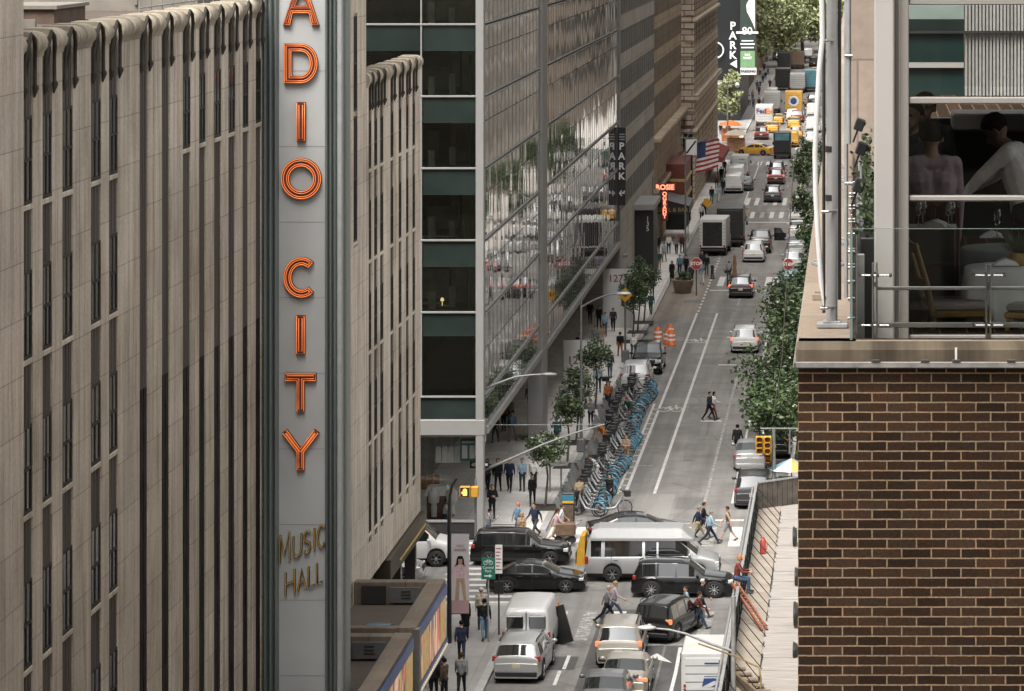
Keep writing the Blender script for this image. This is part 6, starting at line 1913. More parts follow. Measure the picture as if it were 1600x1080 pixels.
for px, py, c_, src, lb in ((1240, 200, 'yellow', PD, 'yellow taxi right behind the yellow box truck'), (1243, 218, 'yellow', PS, 'yellow taxi waiting beside the tall black van'), (1236, 231, 'yellow', PV, 'yellow van behind the tall black one'), (1268, 228, 'white', PS, 'white crossover at the right kerb beyond the junction'),
       (1270, 208, 'white', PV, 'white van at the right kerb beyond the junction'), (1238, 190, 'white', PS, 'white crossover close behind the yellow box truck'), (1246, 192, 'red', PS, 'red car beside the white crossover and yellow truck'), (1214, 195, 'yellow', PD, 'yellow taxi beside the courier truck'),
       (1206, 208, 'yellow', PD, 'yellow taxi behind the courier truck'), (1274, 118, 'yellow', PD, 'yellow taxi far up at the right kerb'), (1272, 105, 'black', PV, 'black van far up at the right kerb'), (1262, 92, 'white', PV, 'white van farthest up on the right'),
       (1250, 96, 'silver', PS, 'silver car far up behind the brown lorry'), (1214, 96, 'darkgrey', PS, 'dark car far up at the left kerb'), (1270, 185, 'white', PV, 'white van at the right kerb beside the yellow box truck'), (1206, 158, 'white', PV, 'white van at the left kerb beside the far black lorry'), (1271, 165, 'darkgrey', PS, 'dark car at the right kerb behind the teal lorry')):
 o = put(src, 'distant_car', lb, px, py, c_, 0, 5.6 if src is PV else 4.8, G2)
for s in (PS, PD, PV, PK, PB):
 drop(s)
# ------------------------------------------------------------------ people: one continuous skin grown over posed bones
SKIN = [mat('skin_light', (.42, .26, .19), .6, 0, .06, 6), mat('skin_tan', (.30, .18, .12), .6, 0, .06, 6), mat('skin_brown', (.13, .075, .05), .6, 0, .06, 6)]
M_eye = mat('eye_dark', (.02, .015, .012), .3, 0, 0)
M_lip = mat('lips', (.26, .12, .10), .5, 0, 0)
CLOTH = {}
def cloth(name, col):
 if name not in CLOTH:
  CLOTH[name] = mat('cloth_' + name, col, .9, 0, .2, 9, spec=.2, bmp=1.0)
 return CLOTH[name]
for n_, c_ in (('black', (.014, .014, .016)), ('navy', (.02, .026, .045)), ('charcoal', (.045, .045, .048)), ('grey', (.17, .17, .168)), ('pale', (.46, .46, .45)), ('white', (.62, .61, .59)), ('blue', (.11, .18, .26)),
               ('paleblue', (.27, .36, .42)), ('denim', (.05, .08, .13)), ('pink', (.46, .33, .34)), ('tan', (.32, .22, .14)), ('khaki', (.28, .22, .14)), ('rust', (.30, .11, .04)), ('orange', (.5, .15, .03)), ('maroon', (.11, .03, .03)),
               ('green', (.03, .075, .05)), ('teal', (.03, .09, .1)), ('lavender', (.36, .29, .32)), ('beige', (.42, .36, .29)), ('brown', (.08, .05, .035)), ('redplaid', (.16, .045, .035)), ('olive', (.09, .085, .05))):
 cloth(n_, c_)
M_shoe = mat('shoe_dark', (.02, .018, .016), .5, 0, .2)
HAIR = {k: mat('hair_' + k, c, .95, 0, .4, 30, spec=.05) for k, c in (('black', (.012, .010, .009)), ('brown', (.05, .03, .018)), ('blond', (.3, .2, .1)), ('white', (.5, .48, .45)), ('orange', (.5, .15, .03)), ('grey', (.2, .19, .18)), ('red', (.3, .05, .03)))}
def rx(v, a):
 c, s = math.cos(R(a)), math.sin(R(a))
 return Vector((v.x, v.y * c - v.z * s, v.y * s + v.z * c))
def pose_bones(legL=(0, 0), legR=(0, 0), armL=(0, 8, 10), armR=(0, 8, 10), lean=0, nod=0, sit=False, foldL=0, foldR=0, spread=0, fem=0):
 """angles in degrees: legs (swing forward, knee bend), arms (swing forward, out, elbow bend); forward is +y"""
 B = []
 J = {}
 pel = Vector((0, 0, 0))
 up = rx(Vector((0, 0, 1)), -lean)
 chest = pel + up * .34
 neck = pel + up * .53
 head = neck + rx(Vector((0, .015, .14)), -lean * .6 - nod)
 sh = .185 - .02 * fem
 def cap(a, b, ra, rb, t):
  B.append((Vector(a), Vector(b), ra, rb, t))
 hw = .085 + .01 * fem
 cap(pel + Vector((-hw, 0, .0)), pel + Vector((hw, 0, .0)), .115, .115, 'trouser')
 cap(pel + up * .03, pel + up * .12, .131, .125, 'top')
 for s in (-1, 1):
  cap(pel + up * .12 + Vector((s * .06, 0, 0)), chest + Vector((s * .085, 0, 0)), .105, .118 - .01 * fem, 'top')
  cap(chest + Vector((s * .08, 0, 0)), pel + up * .46 + Vector((s * .12, 0, 0)), .115, .075, 'top')
 cap(pel + up * .47 + Vector((-.12, 0, 0)), pel + up * .47 + Vector((.12, 0, 0)), .07, .07, 'top')
 if fem:
  for s in (-1, 1):
   cap(pel + up * .33 + Vector((s * .07, .06, 0)), pel + up * .34 + Vector((s * .07, .09, 0)), .06, .05, 'top')
 cap(pel + up * .48, head - Vector((0, .0, .06)), .062, .052, 'neck')
 H = lambda x, y, z: head + rx(Vector((x, y, z)), -lean * .6 - nod)
 cap(H(0, -.015, .035), H(0, .0, .045), .093, .088, 'head')
 cap(H(0, -.01, 0), H(0, .035, -.055), .075, .058, 'head')
 cap(H(0, .04, -.07), H(0, .055, -.085), .042, .034, 'head')
 cap(H(0, .085, .01), H(0, .105, -.02), .012, .018, 'head')
 for s in (-1, 1):
  cap(H(s * .085, -.01, .01), H(s * .092, -.015, -.03), .016, .012, 'head')
  cap(H(s * .032, .082, .02), H(s * .034, .086, .02), .010, .010, 'eye')
 cap(H(-.018, .088, -.05), H(.018, .088, -.05), .008, .008, 'lip')
 J['head'] = head; J['tilt'] = lean * .6 + nod
 for s, arm in ((-1, armL), (1, armR)):
  a, o_, e = arm
  S = pel + up * .47 + Vector((s * sh, 0, 0))
  d = rx(Vector((s * math.sin(R(o_)), 0, -math.cos(R(o_)))), a - lean)
  E = S + d * .285
  d2 = rx(Vector((s * math.sin(R(o_ * .4)), 0, -math.cos(R(o_ * .4)))), a - lean + e)
  fold = foldL if s < 0 else foldR
  if fold:
   d2 = (d2 + Vector((-s * fold, 0, 0))).normalized()
  Wr = E + d2 * .25
  cap(S, E, .062 - .008 * fem, .046, 'sleeve'); cap(E, Wr, .046, .031, 'forearm')
  side = Vector((s, 0, 0)) - d2 * d2.x * s
  side = side.normalized() if side.length > .2 else Vector((0, 0, 1))
  nrm = d2.cross(side).normalized()          # across the palm
  Pm = Wr + d2 * .085
  for k_ in (-1, 0, 1):
   cap(Wr + nrm * .012 * k_, Pm + nrm * .026 * k_, .024, .018, 'hand')
  for k_, (o2, ln) in enumerate(((-.036, .062), (-.013, .078), (.012, .072), (.035, .055))):
   b0 = Pm + nrm * o2; b1 = b0 + d2 * ln * .55 - side * .012; b2 = b1 + d2 * ln * .4 - side * .03
   cap(b0, b1, .0105, .0095, 'hand'); cap(b1, b2, .0095, .008, 'hand')
  th_ = Wr + d2 * .03 - nrm * .03 * (1 if a > -200 else 1)
  cap(th_, th_ + d2 * .035 - nrm * .03 - side * .012, .014, .011, 'hand'); cap(th_ + d2 * .035 - nrm * .03 - side * .012, th_ + d2 * .065 - nrm * .036 - side * .02, .011, .009, 'hand')
  J['wrist' + 'LR'[s > 0]] = Wr; J['hand' + 'LR'[s > 0]] = Pm
 for s, leg in ((-1, legL), (1, legR)):
  a, k_ = leg
  Hp = pel + Vector((s * hw, 0, -.03))
  d = rx(Vector((s * (.03 + spread), 0, -1)).normalized(), a)
  K = Hp + d * .42
  d2 = rx(Vector((s * .01, 0, -1)).normalized(), a - k_)
  A = K + d2 * .40
  cap(Hp, K, .092, .062, 'thigh'); cap(K, K.lerp(A, .35), .060, .059, 'calf'); cap(K.lerp(A, .35), A, .059, .041, 'calf')
  fa = (a - k_) * .75 if not sit else 0
  fd = rx(Vector((s * .12, 1, 0)).normalized(), fa); fu = rx(Vector((0, 0, 1)), fa)
  cap(A - fd * .045 - fu * .035, A + fd * .07 - fu * .045, .042, .043, 'shoe'); cap(A + fd * .07 - fu * .045, A + fd * .155 - fu * .055, .043, .034, 'shoe')
  J['ankle' + 'LR'[s > 0]] = A
 zmin = min(min(a.z - ra, b.z - rb) for a, b, ra, rb, t in B)
 sh_ = Vector((0, 0, -zmin))
 return [(a + sh_, b + sh_, ra, rb, t) for a, b, ra, rb, t in B], {k_: (v + sh_ if isinstance(v, Vector) else v) for k_, v in J.items()}, -zmin
REG = {'head': 0, 'neck': 0, 'top': 1, 'trouser': 2, 'thigh': 2, 'shoe': 3, 'forearm': 4, 'calf': 5, 'eye': 6, 'lip': 7, 'hand': 0, 'sleeve': 8, 'skirt': 2}
def skin_bones(name, B, voxel=.011, extra=None):
 b = MB()
 for a, c, ra, rb, t in B:
  d = (c - a)
  L_ = d.length
  d = d.normalized() if L_ > 1e-6 else Vector((0, 0, 1))
  u = d.orthogonal().normalized(); w = d.cross(u)
  n, rings = 10, []
  for i in range(1, 4):
   t_ = R(-90 + 30 * i); rings.append((a + d * math.sin(t_) * ra, ra * math.cos(t_)))
  for i in range(0, 3):
   t_ = R(30 * i); rings.append((c + d * math.sin(t_) * rb, rb * math.cos(t_)))
  vs = [a - d * ra]
  for p_, r_ in rings:
   for j in range(n):
    q = 2 * math.pi * j / n; vs.append(p_ + (u * math.cos(q) + w * math.sin(q)) * r_)
  vs.append(c + d * rb)
  fs = [(0, 1 + (j + 1) % n, 1 + j) for j in range(n)]
  for i in range(len(rings) - 1):
   fs += [(1 + i * n + j, 1 + i * n + (j + 1) % n, 1 + (i + 1) * n + (j + 1) % n, 1 + (i + 1) * n + j) for j in range(n)]
  e = len(vs) - 1; o_ = 1 + (len(rings) - 1) * n
  fs += [(o_ + j, o_ + (j + 1) % n, e) for j in range(n)]
  b.add(vs, fs)
 if extra:
  extra(b)
 me = b.mesh('bones', [M_eye])
 o = bpy.data.objects.new('bones', me); COL.objects.link(o)
 rm = o.modifiers.new('r', 'REMESH'); rm.mode = 'VOXEL'; rm.voxel_size = voxel; rm.use_smooth_shade = True
 sm = o.modifiers.new('s', 'SMOOTH'); sm.factor = .5; sm.iterations = 2
 out = bpy.data.meshes.new_from_object(o.evaluated_get(bpy.context.evaluated_depsgraph_get()))
 bpy.data.objects.remove(o)
 out.name = name
 nf = len(out.polygons)
 co = np.empty(nf * 3); out.polygons.foreach_get('center', co); co = co.reshape(-1, 3)
 best = np.full(nf, 1e9); lab = np.zeros(nf, dtype=np.int32)
 for a, c, ra, rb, t in B:
  a_, d = np.array(a), np.array(c - a)
  L2 = max(1e-9, d @ d)
  tt = np.clip((co - a_) @ d / L2, 0, 1)
  ds = np.linalg.norm(co - a_ - tt[:, None] * d, axis=1) - (ra + (rb - ra) * tt)
  if t in ('eye', 'lip'):
   ds = ds - .004
  k_ = ds < best
  best[k_] = ds[k_]; lab[k_] = REG[t]
 out.materials.clear()
 for i in range(9):
  out.materials.append(M_eye)
 out.polygons.foreach_set('material_index', lab)
 out.polygons.foreach_set('use_smooth', np.ones(nf, dtype=bool))
 out.update()
 return out
def hair_mesh(style, J):
 b = MB(); n, k_ = 16, 12
 vs = {}
 H = J['head']
 def q(x, y, z):
  return H + rx(Vector((x, y, z)), -J['tilt'])
 low = {'short': -.62, 'long': -.8, 'cap': .12, 'bun': -.35}[style]
 for i in range(k_ + 1):
  for j in range(n):
   t = 2 * math.pi * j / n
   front = max(0, math.sin(t))
   lo = low + (0.62 - low) * front ** .6 * (0.95 if style != 'cap' else .55)
   e = lo + (1 - lo) * i / k_
   a = math.asin(max(-1, min(1, e)))
   fl = 1.0 + (.16 if style == 'long' and e < -.2 else 0)
   vs[i, j] = len(b.v)
   jj = .965 + .06 * ((i * 7 + j * 13) % 5) / 5
   b.v.append(q(.101 * jj * math.cos(a) * math.cos(t) * fl, -.012 + .109 * jj * math.cos(a) * math.sin(t), .04 + .104 * jj * math.sin(a) - (.09 * (-.2 - e) * 2 if style == 'long' and e < -.2 and front < .3 else 0)))
 for i in range(k_):
  for j in range(n):
   b.f.append((vs[i, j], vs[i, (j + 1) % n], vs[i + 1, (j + 1) % n], vs[i + 1, j])); b.m.append(0); b.s.append(True)
 if style == 'cap':
  c0 = len(b.v)
  for j in range(9):
   t = R(20 + 140 * j / 8)
   b.v.append(q(.1 * math.cos(t), -.012 + .108 * math.sin(t), .062)); b.v.append(q(.1 * math.cos(t), .06 + .13 * math.sin(t), .05))
  for j in range(8):
   b.f.append((c0 + 2 * j, c0 + 2 * j + 1, c0 + 2 * j + 3, c0 + 2 * j + 2)); b.m.append(0); b.s.append(True)
 if style == 'bun':
  b.ell(q(0, -.13, .06), (.045, .045, .045), 10, 6)
 return b.mesh('hair', [M_eye])
POSES = {
 'stand': dict(legL=(3, 4), legR=(-4, 3), armL=(-4, 7, 12), armR=(6, 8, 16)),
 'stand_f': dict(legL=(2, 3), legR=(-3, 4), armL=(8, 6, 40), armR=(-3, 7, 12), fem=1),
 'walk': dict(legL=(27, 6), legR=(-20, 18), armL=(-22, 8, 14), armR=(24, 8, 28), lean=4),
 'walk2': dict(legL=(-22, 14), legR=(24, 4), armL=(20, 8, 34), armR=(-24, 8, 12), lean=3),
 'stride': dict(legL=(34, 8), legR=(-27, 24), armL=(-30, 9, 18), armR=(30, 9, 38), lean=6),
 'walk_f': dict(legL=(-18, 16), legR=(22, 5), armL=(16, 7, 55), armR=(-18, 7, 10), lean=3, fem=1),
 'phone': dict(legL=(12, 6), legR=(-10, 10), armL=(-8, 8, 14), armR=(30, 10, 100), lean=3, nod=14),
 'arms_folded': dict(legL=(2, 3), legR=(-2, 3), armL=(22, 12, 78), armR=(22, 12, 78), foldL=.9, foldR=.9),
 'bend': dict(legL=(14, 14), legR=(-8, 8), armL=(46, 8, 20), armR=(50, 8, 24), lean=38, nod=10),
 'skirt': dict(legL=(12, 5), legR=(-10, 12), armL=(10, 7, 50), armR=(-8, 7, 14), lean=2, fem=1),
 'climb': dict(legL=(72, 66), legR=(38, 44), armL=(58, 10, 30), armR=(66, 10, 20), lean=14, nod=8),
 'waiter': dict(legL=(6, 6), legR=(-6, 6), armL=(62, 6, -6), armR=(58, 8, 18), lean=15, nod=34),
 'sit': dict(legL=(88, 86), legR=(84, 84), armL=(34, 10, 62), armR=(38, 10, 58), lean=6, nod=8, sit=True),
 'sit2': dict(legL=(86, 84), legR=(88, 88), armL=(24, 10, 74), armR=(40, 10, 80), lean=10, nod=12, sit=True),
}
PM = {}
def pose_mesh(name):
 if name not in PM:
  B, J, hz = pose_bones(**POSES[name])
  ex = None
  if name == 'skirt':
   B.append((Vector((0, 0, hz - .02)), Vector((0, .02, hz - .42)), .145, .205, 'skirt'))
  PM[name] = (skin_bones('person_' + name, B, .0085 if name in ('waiter', 'sit', 'sit2') else .0115), {s: hair_mesh(s, J) for s in ('short', 'long', 'cap', 'bun')}, J)
 return PM[name]
def person(label, loc, face, pose='walk', top='navy', legs='charcoal', hair='brown', style='short', skin=0, short_sleeve=False, shorts=False, h=1.75, group='people on foot', bald=False, bare=False):
 """face in degrees: 0 looks away from the camera, 90 to the left, -90 to the right, 180 at the camera"""
 me, hs, J = pose_mesh(pose)
 o = link('person', me, None, loc, (0, 0, R(face)))
 s = h / 1.77
 o.scale = (s, s, s)
 sk = SKIN[skin]
 mm = [sk, CLOTH[top], CLOTH[legs], M_shoe, sk if short_sleeve else CLOTH[top], sk if shorts else CLOTH[legs], M_eye, M_lip, sk if bare else CLOTH[top]]
 for i, k_ in enumerate(mm):
  o.material_slots[i].link = 'OBJECT'; o.material_slots[i].material = k_
 if not bald:
  hh = link('hair' if style != 'cap' else 'cap', hs[style], o)
  hh.material_slots[0].link = 'OBJECT'; hh.material_slots[0].material = HAIR[hair]
 return tag(o, label, 'person', group)
def at(px, py, z=0.0):
 p = G(px, py, z); return (p.x, p.y, z)
LW = WZ
# --- far corner pavement
person('man in dark suit and pale shirt walking at the camera, leftmost beneath the overhang', at(762, 768, LW), 175, 'walk', 'charcoal', 'black')
person('man in black suit, second from left of the row beneath the overhang', at(778, 769, LW), 180, 'walk2', 'black', 'black', 'black', h=1.8)
person('slim man in dark waistcoat, third of the row beneath the overhang', at(796, 769, LW), 178, 'walk', 'navy', 'black', 'black', h=1.84)
person('man in pale blue shirt and dark trousers, fourth of the row on the pale paving', at(816, 768, LW), 176, 'stand', 'paleblue', 'charcoal')
person('man in white shirt at the right end of the row on the pale paving', at(834, 766, LW), 184, 'walk2', 'white', 'charcoal', 'grey')
person('woman in black coat and trousers walking in front of the row of suited men', at(832, 791, LW), 185, 'walk_f', 'black', 'black', 'brown', 'long', h=1.66)
person('man in black suit standing at the kerb beside the corner column', at(769, 812, LW), 196, 'arms_folded', 'black', 'black', 'brown')
person('man in grey shirt behind the long black estate car', at(763, 852, LW), -70, 'phone', 'grey', 'denim', 'black')
person('boyish figure in an orange cap and blue denim shirt', at(808, 838, LW), -60, 'walk', 'blue', 'denim', 'orange', 'cap', h=1.68)
person('blonde woman in tan dress top behind the long black estate car', at(815, 855, LW), 190, 'stand_f', 'tan', 'khaki', 'blond', 'long', h=1.66)
person('man in dark jacket striding left past the black estate car bonnet', at(836, 840, LW), 150, 'stride', 'navy', 'charcoal', 'brown', h=1.8)
person('person in pink shirt and khaki shorts walking with a pushcart', at(869, 848, LW), -75, 'stride', 'pink', 'khaki', 'brown', 'short', short_sleeve=True, shorts=True)
person('person in white tee just behind the pink-shirted walker', at(877, 842, LW), -85, 'walk2', 'white', 'khaki', 'brown', 'short', short_sleeve=True, h=1.72)
person('man in white shirt and jeans walking right in front of the shop window', at(695.5, 832, LW), -95, 'stride', 'white', 'denim', 'brown', h=1.78)
person('man in rust-orange shirt under the overhang', at(787, 674, LW), 160, 'stand', 'rust', 'charcoal', 'brown')
person('man in grey shirt beside the rust-orange one under the overhang', at(797, 668, LW), 200, 'stand', 'grey', 'charcoal', 'black')
person('man in blue shirt looking away near the overhang edge', at(801, 690, LW), 170, 'walk2', 'blue', 'grey', 'brown')
person('woman in black standing alone left beneath the overhang', at(774, 692, LW), 170, 'walk_f', 'black', 'charcoal', 'black', 'long', h=1.66)
person('dark-clad man farther under the overhang by the column', at(828, 644, LW), 180, 'walk', 'navy', 'black', 'black')
person('person in grey top and black trousers beside the hire-bike row', at(923, 668, LW), 178, 'phone', 'grey', 'black', 'brown', h=1.68)
person('man in sky-blue shirt by the leaning bicycle', at(935, 614, LW), 10, 'stand', 'paleblue', 'navy', 'brown')
person('man in black top and rust trousers beside the second lamp post', at(969, 558, LW), 10, 'walk', 'black', 'rust', 'black')
person('man in green jacket below the farther small trees', at(1017, 492, LW), 175, 'walk', 'teal', 'green', 'black')
person('person in dark teal coat, higher of two below the small trees', at(1019, 465, LW), 170, 'stand', 'teal', 'black', 'black')
person('person in black by the frosted screen, left one', at(922, 506, LW), 180, 'walk', 'black', 'charcoal', 'black')
person('person in black by the frosted screen, middle one', at(936, 514, LW), 180, 'walk2', 'black', 'black', 'brown')
person('person in pale blue shirt by the frosted screen', at(945, 526, LW), 170, 'stand', 'paleblue', 'denim', 'brown')
person('person in black by the frosted screen, right one', at(958, 518, LW), 180, 'walk', 'charcoal', 'black', 'black')
person('woman in tan and pink beside the glint-dotted tree', at(941, 545, LW), 180, 'stand_f', 'tan', 'pink', 'brown', 'long', h=1.64)
person('person in grey beside the glint-dotted tree', at(930, 549, LW), 185, 'stand', 'grey', 'grey', 'brown')
for px, py, fc, ps, tp, lg, hr, lb in ((905, 560, 180, 'walk', 'navy', 'black', 'black', 'man in navy walking toward us left of the numbered screen'), (893, 612, 175, 'walk2', 'maroon', 'charcoal', 'brown', 'person in maroon beneath the overhang beside the column'),
                                       (880, 640, 0, 'walk', 'grey', 'denim', 'brown', 'person in grey walking away behind the dense small tree'), (917, 620, 185, 'walk_f', 'beige', 'black', 'black', 'woman in beige between the two small trees'), (953, 590, 0, 'stride', 'charcoal', 'denim', 'black', 'man in charcoal walking away by the parked jeep'),
                                       (950, 640, 180, 'walk', 'rust', 'navy', 'brown', 'person in rust top passing the hire-bike docks'), (990, 560, 178, 'walk_f', 'white', 'denim', 'black', 'woman in white top near the facing pickup'), (870, 700, 170, 'phone', 'teal', 'charcoal', 'black', 'person in teal reading a phone among the small trees'),
                                       (845, 720, 5, 'walk2', 'pale', 'grey', 'grey', 'person in pale top walking away left of the pay station'), (1002, 470, 180, 'walk', 'grey', 'black', 'black', 'person in grey beyond the three small dark trees'), (1012, 448, 180, 'walk2', 'white', 'charcoal', 'brown', 'person in white shirt far along the wide pavement'),
                                       (905, 800, 20, 'stand', 'khaki', 'charcoal', 'brown', 'person in khaki standing by the hire-bike kiosk')):
 person(lb, at(px, py, LW), fc, ps, tp, lg, hr, 'long' if ps == 'walk_f' else 'short')
# --- hire-bike row
person('worker in orange vest and helmet among the hire bikes', at(945, 705, LW), 140, 'bend', 'orange', 'brown', 'orange', 'cap')
person('man in tan tee and khaki trousers on the road side of the bikes', at(979, 730), 150, 'arms_folded', 'tan', 'tan', 'brown', short_sleeve=True, h=1.8)
person('person in white tee bending over the hire bikes', at(933, 756), 120, 'bend', 'white', 'pale', 'brown', h=1.7)
person('woman in black dress taking out a hire bike', at(953, 792), 160, 'skirt', 'black', 'black', 'black', 'long', shorts=True, h=1.68)
person('red-haired rider in green among the farther hire bikes', at(985, 662), 150, 'bend', 'green', 'brown', 'red', 'short')
# --- crossings
person('man in dark blazer and tan trousers striding right over the far crossing', at(1090, 845), -80, 'stride', 'navy', 'khaki', 'grey', h=1.82)
person('man in black jacket beside the dark blazer on the far crossing', at(1099, 841), -85, 'walk2', 'black', 'charcoal', 'brown', h=1.8)
person('man in pale blue shirt and navy trousers on the far crossing', at(1109, 851), -82, 'stride', 'paleblue', 'navy', 'grey', h=1.78)
person('man in olive tank top and grey shorts at the right of the far crossing', at(1138, 846), 85, 'walk', 'olive', 'grey', 'brown', short_sleeve=True, shorts=True, bare=True, h=1.74)
person('bald man in grey shirt and black trousers on the near crossing', at(948, 974), -88, 'stride', 'grey', 'black', 'brown', bald=True, h=1.76)
person('man in lavender shirt just behind the bald man on the near crossing', at(959, 969), -85, 'stride', 'lavender', 'denim', 'blond', h=1.8)
person('woman in pale blouse and dark trousers on the near crossing, right group', at(1073, 976), 110, 'walk_f', 'paleblue', 'navy', 'brown', 'bun', h=1.68)
person('man in brown jacket and blue jeans leading the right group on the near crossing', at(1090, 985), -80, 'stride', 'maroon', 'denim', 'brown', h=1.76)
person('white-haired man in black behind the brown jacket on the near crossing', at(1096, 968), -80, 'walk', 'black', 'charcoal', 'white', h=1.8)
person('dark-haired man of the couple crossing mid-road', at(1108, 658), -120, 'walk', 'navy', 'black', 'black', h=1.8)
person('woman with white sleeves of the couple crossing mid-road', at(1115, 655), -110, 'walk_f', 'white', 'maroon', 'black', 'long', h=1.68)
person('man in black coat walking alone up the right lane', at(1152, 713), -8, 'walk', 'black', 'black', 'black', h=1.82)
# --- near pavement
person('woman in black skirt and top walking away by the signposts', at(727, 995, LW), 5, 'skirt', 'black', 'black', 'black', 'long', h=1.68)
person('man in beige shirt and cap by the green sign post', at(752, 985, LW), 0, 'stand', 'beige', 'charcoal', 'white', 'cap', h=1.8)
person('man in black tee and bright blue trousers by the green sign post', at(757, 1000, LW), 12, 'walk2', 'black', 'blue', 'black', h=1.76)
person('man in navy jacket walking away on the near pavement', at(721, 1036, LW), 4, 'walk', 'navy', 'navy', 'black', h=1.76)
person('man in grey tee walking away at the bottom edge', at(721, 1090, LW), 2, 'walk2', 'grey', 'black', 'brown', h=1.78)
for i, (px, py, c_) in enumerate(((668, 1075, 'paleblue'), (678, 1098, 'black'), (686, 1085, 'charcoal'), (694, 1100, 'brown'))):
 person(['person in pale blue shirt under the lit canopy edge', 'person in black under the canopy edge, bottom edge', 'person in charcoal between two others under the canopy edge', 'person in brown beside the canopy post, bottom edge'][i], at(px, py, LW), 20 * i, 'stand', c_, 'black', 'black')
# --- worker on the shed
wp = P(1158, 928, 130.4)
o = person('worker in red plaid shirt and jeans sitting on the shed parapet above the ladder', (-4.36, 127.0, 5.36), -90, 'sit', 'redplaid', 'denim', 'orange', 'cap', h=1.8)
# --- farther up the street
for i, (px, py, fc, ps, tp, lg, hr, st, lb) in enumerate((
  (1050, 441, 180, 'skirt', 'black', 'black', 'black', 'long', 'woman in black dress walking toward us left of the concrete planter'),
  (1062, 430, 180, 'walk', 'blue', 'navy', 'black', 'short', 'person in blue left of the red stop sign on the pavement'),
  (1072, 432, 150, 'stand', 'black', 'black', 'black', 'short', 'person in black crowding by the left stop sign, left one'),
  (1080, 446, 20, 'stand', 'charcoal', 'black', 'brown', 'short', 'person in charcoal in front of the left stop sign'),
  (1097, 444, 10, 'phone', 'blue', 'pale', 'brown', 'short', 'person in blue with pale trousers right of the left stop sign'),
  (1104, 430, 170, 'stand', 'black', 'charcoal', 'black', 'short', 'person in black right of the left stop sign, near the kerb'),
  (1097, 425, 170, 'stand', 'navy', 'black', 'black', 'short', 'person in navy behind the left stop sign'),
  (1030, 423, 180, 'walk', 'teal', 'khaki', 'brown', 'short', 'person in teal shirt on the wide pavement, left one'),
  (1038, 410, 175, 'walk2', 'paleblue', 'khaki', 'brown', 'short', 'person in pale blue and khaki on the wide pavement'),
  (1045, 397, 180, 'stand', 'white', 'navy', 'brown', 'short', 'person in white top near the open box truck'),
  (1057, 398, 175, 'walk', 'grey', 'black', 'black', 'short', 'person in grey near the open box truck, middle one'),
  (1066, 396, 180, 'walk_f', 'maroon', 'black', 'black', 'long', 'woman in maroon near the open box truck'),
  (1028, 398, 180, 'stand', 'black', 'black', 'black', 'short', 'person in black below the dark portal'),
  (1139, 440, 0, 'bend', 'grey', 'black', 'brown', 'short', 'rider in grey just left of the lit dark red hatchback'),
  (1064, 347, 180, 'walk', 'white', 'maroon', 'brown', 'short', 'person in white top at the pub awning'),
  (1075, 350, 180, 'stand', 'black', 'black', 'black', 'short', 'person in black beneath the pub awning'),
  (1096, 346, 180, 'walk', 'pale', 'black', 'brown', 'short', 'person in pale top right of the pub awning'),
  (1101, 338, 180, 'walk2', 'black', 'black', 'black', 'short', 'person in black right of the pub awning'),
  (1122, 316, 175, 'walk', 'paleblue', 'pale', 'brown', 'short', 'person in pale blue beside the white parked vans'),
  (1130, 305, 180, 'stand', 'black', 'navy', 'black', 'short', 'person in black beside the white parked vans'),
  (1127, 284, 180, 'walk', 'black', 'black', 'black', 'short', 'person in black on the pavement near the postal truck'),
  (1132, 272, 180, 'walk2', 'charcoal', 'teal', 'black', 'short', 'person in charcoal near the postal truck'),
  (1120, 296, 180, 'walk_f', 'brown', 'black', 'brown', 'long', 'woman in brown on the far pavement'),
  (1112, 318, 180, 'stand', 'black', 'green', 'black', 'short', 'person in black and green by the far planting'))):
 person(lb, at(px, py, LW if px < 1110 else 0), fc, ps, tp, lg, hr, st, group='people farther up the street')
far_c = ['black', 'navy', 'charcoal', 'white', 'grey', 'maroon', 'blue', 'tan', 'teal', 'pale']
words = ['first', 'second', 'third', 'fourth', 'fifth', 'sixth', 'seventh', 'eighth', 'ninth', 'tenth', 'eleventh', 'twelfth', 'thirteenth', 'fourteenth', 'fifteenth', 'sixteenth', 'seventeenth', 'eighteenth', 'nineteenth', 'twentieth',
         'twenty-first', 'twenty-second', 'twenty-third', 'twenty-fourth', 'twenty-fifth', 'twenty-sixth', 'twenty-seventh', 'twenty-eighth']
r2 = random.Random(3)
spots = [(1146, 185), (1151, 187), (1166, 168), (1171, 166), (1177, 169), (1186, 170), (1164, 160), (1176, 158), (1183, 142), (1188, 136), (1192, 131), (1196, 126), (1194, 112), (1190, 104), (1198, 98), (1203, 139), (1200, 118), (1188, 119), (1142, 232), (1150, 226), (1126, 212), (1139, 206), (1131, 222), (1187, 92), (1195, 88), (1186, 150), (1252, 214), (1258, 172)]
for i, (px, py) in enumerate(spots):
 person(f'tiny distant figure in {far_c[i % 10]} beyond the far junction, {words[i]} from the camera side', at(px, py), r2.choice((0, 180, 175, 10)), r2.choice(('walk', 'walk2', 'stand')), far_c[i % 10], r2.choice(('black', 'navy', 'charcoal', 'denim')), r2.choice(('black', 'brown')), group='distant people beyond the far junction')
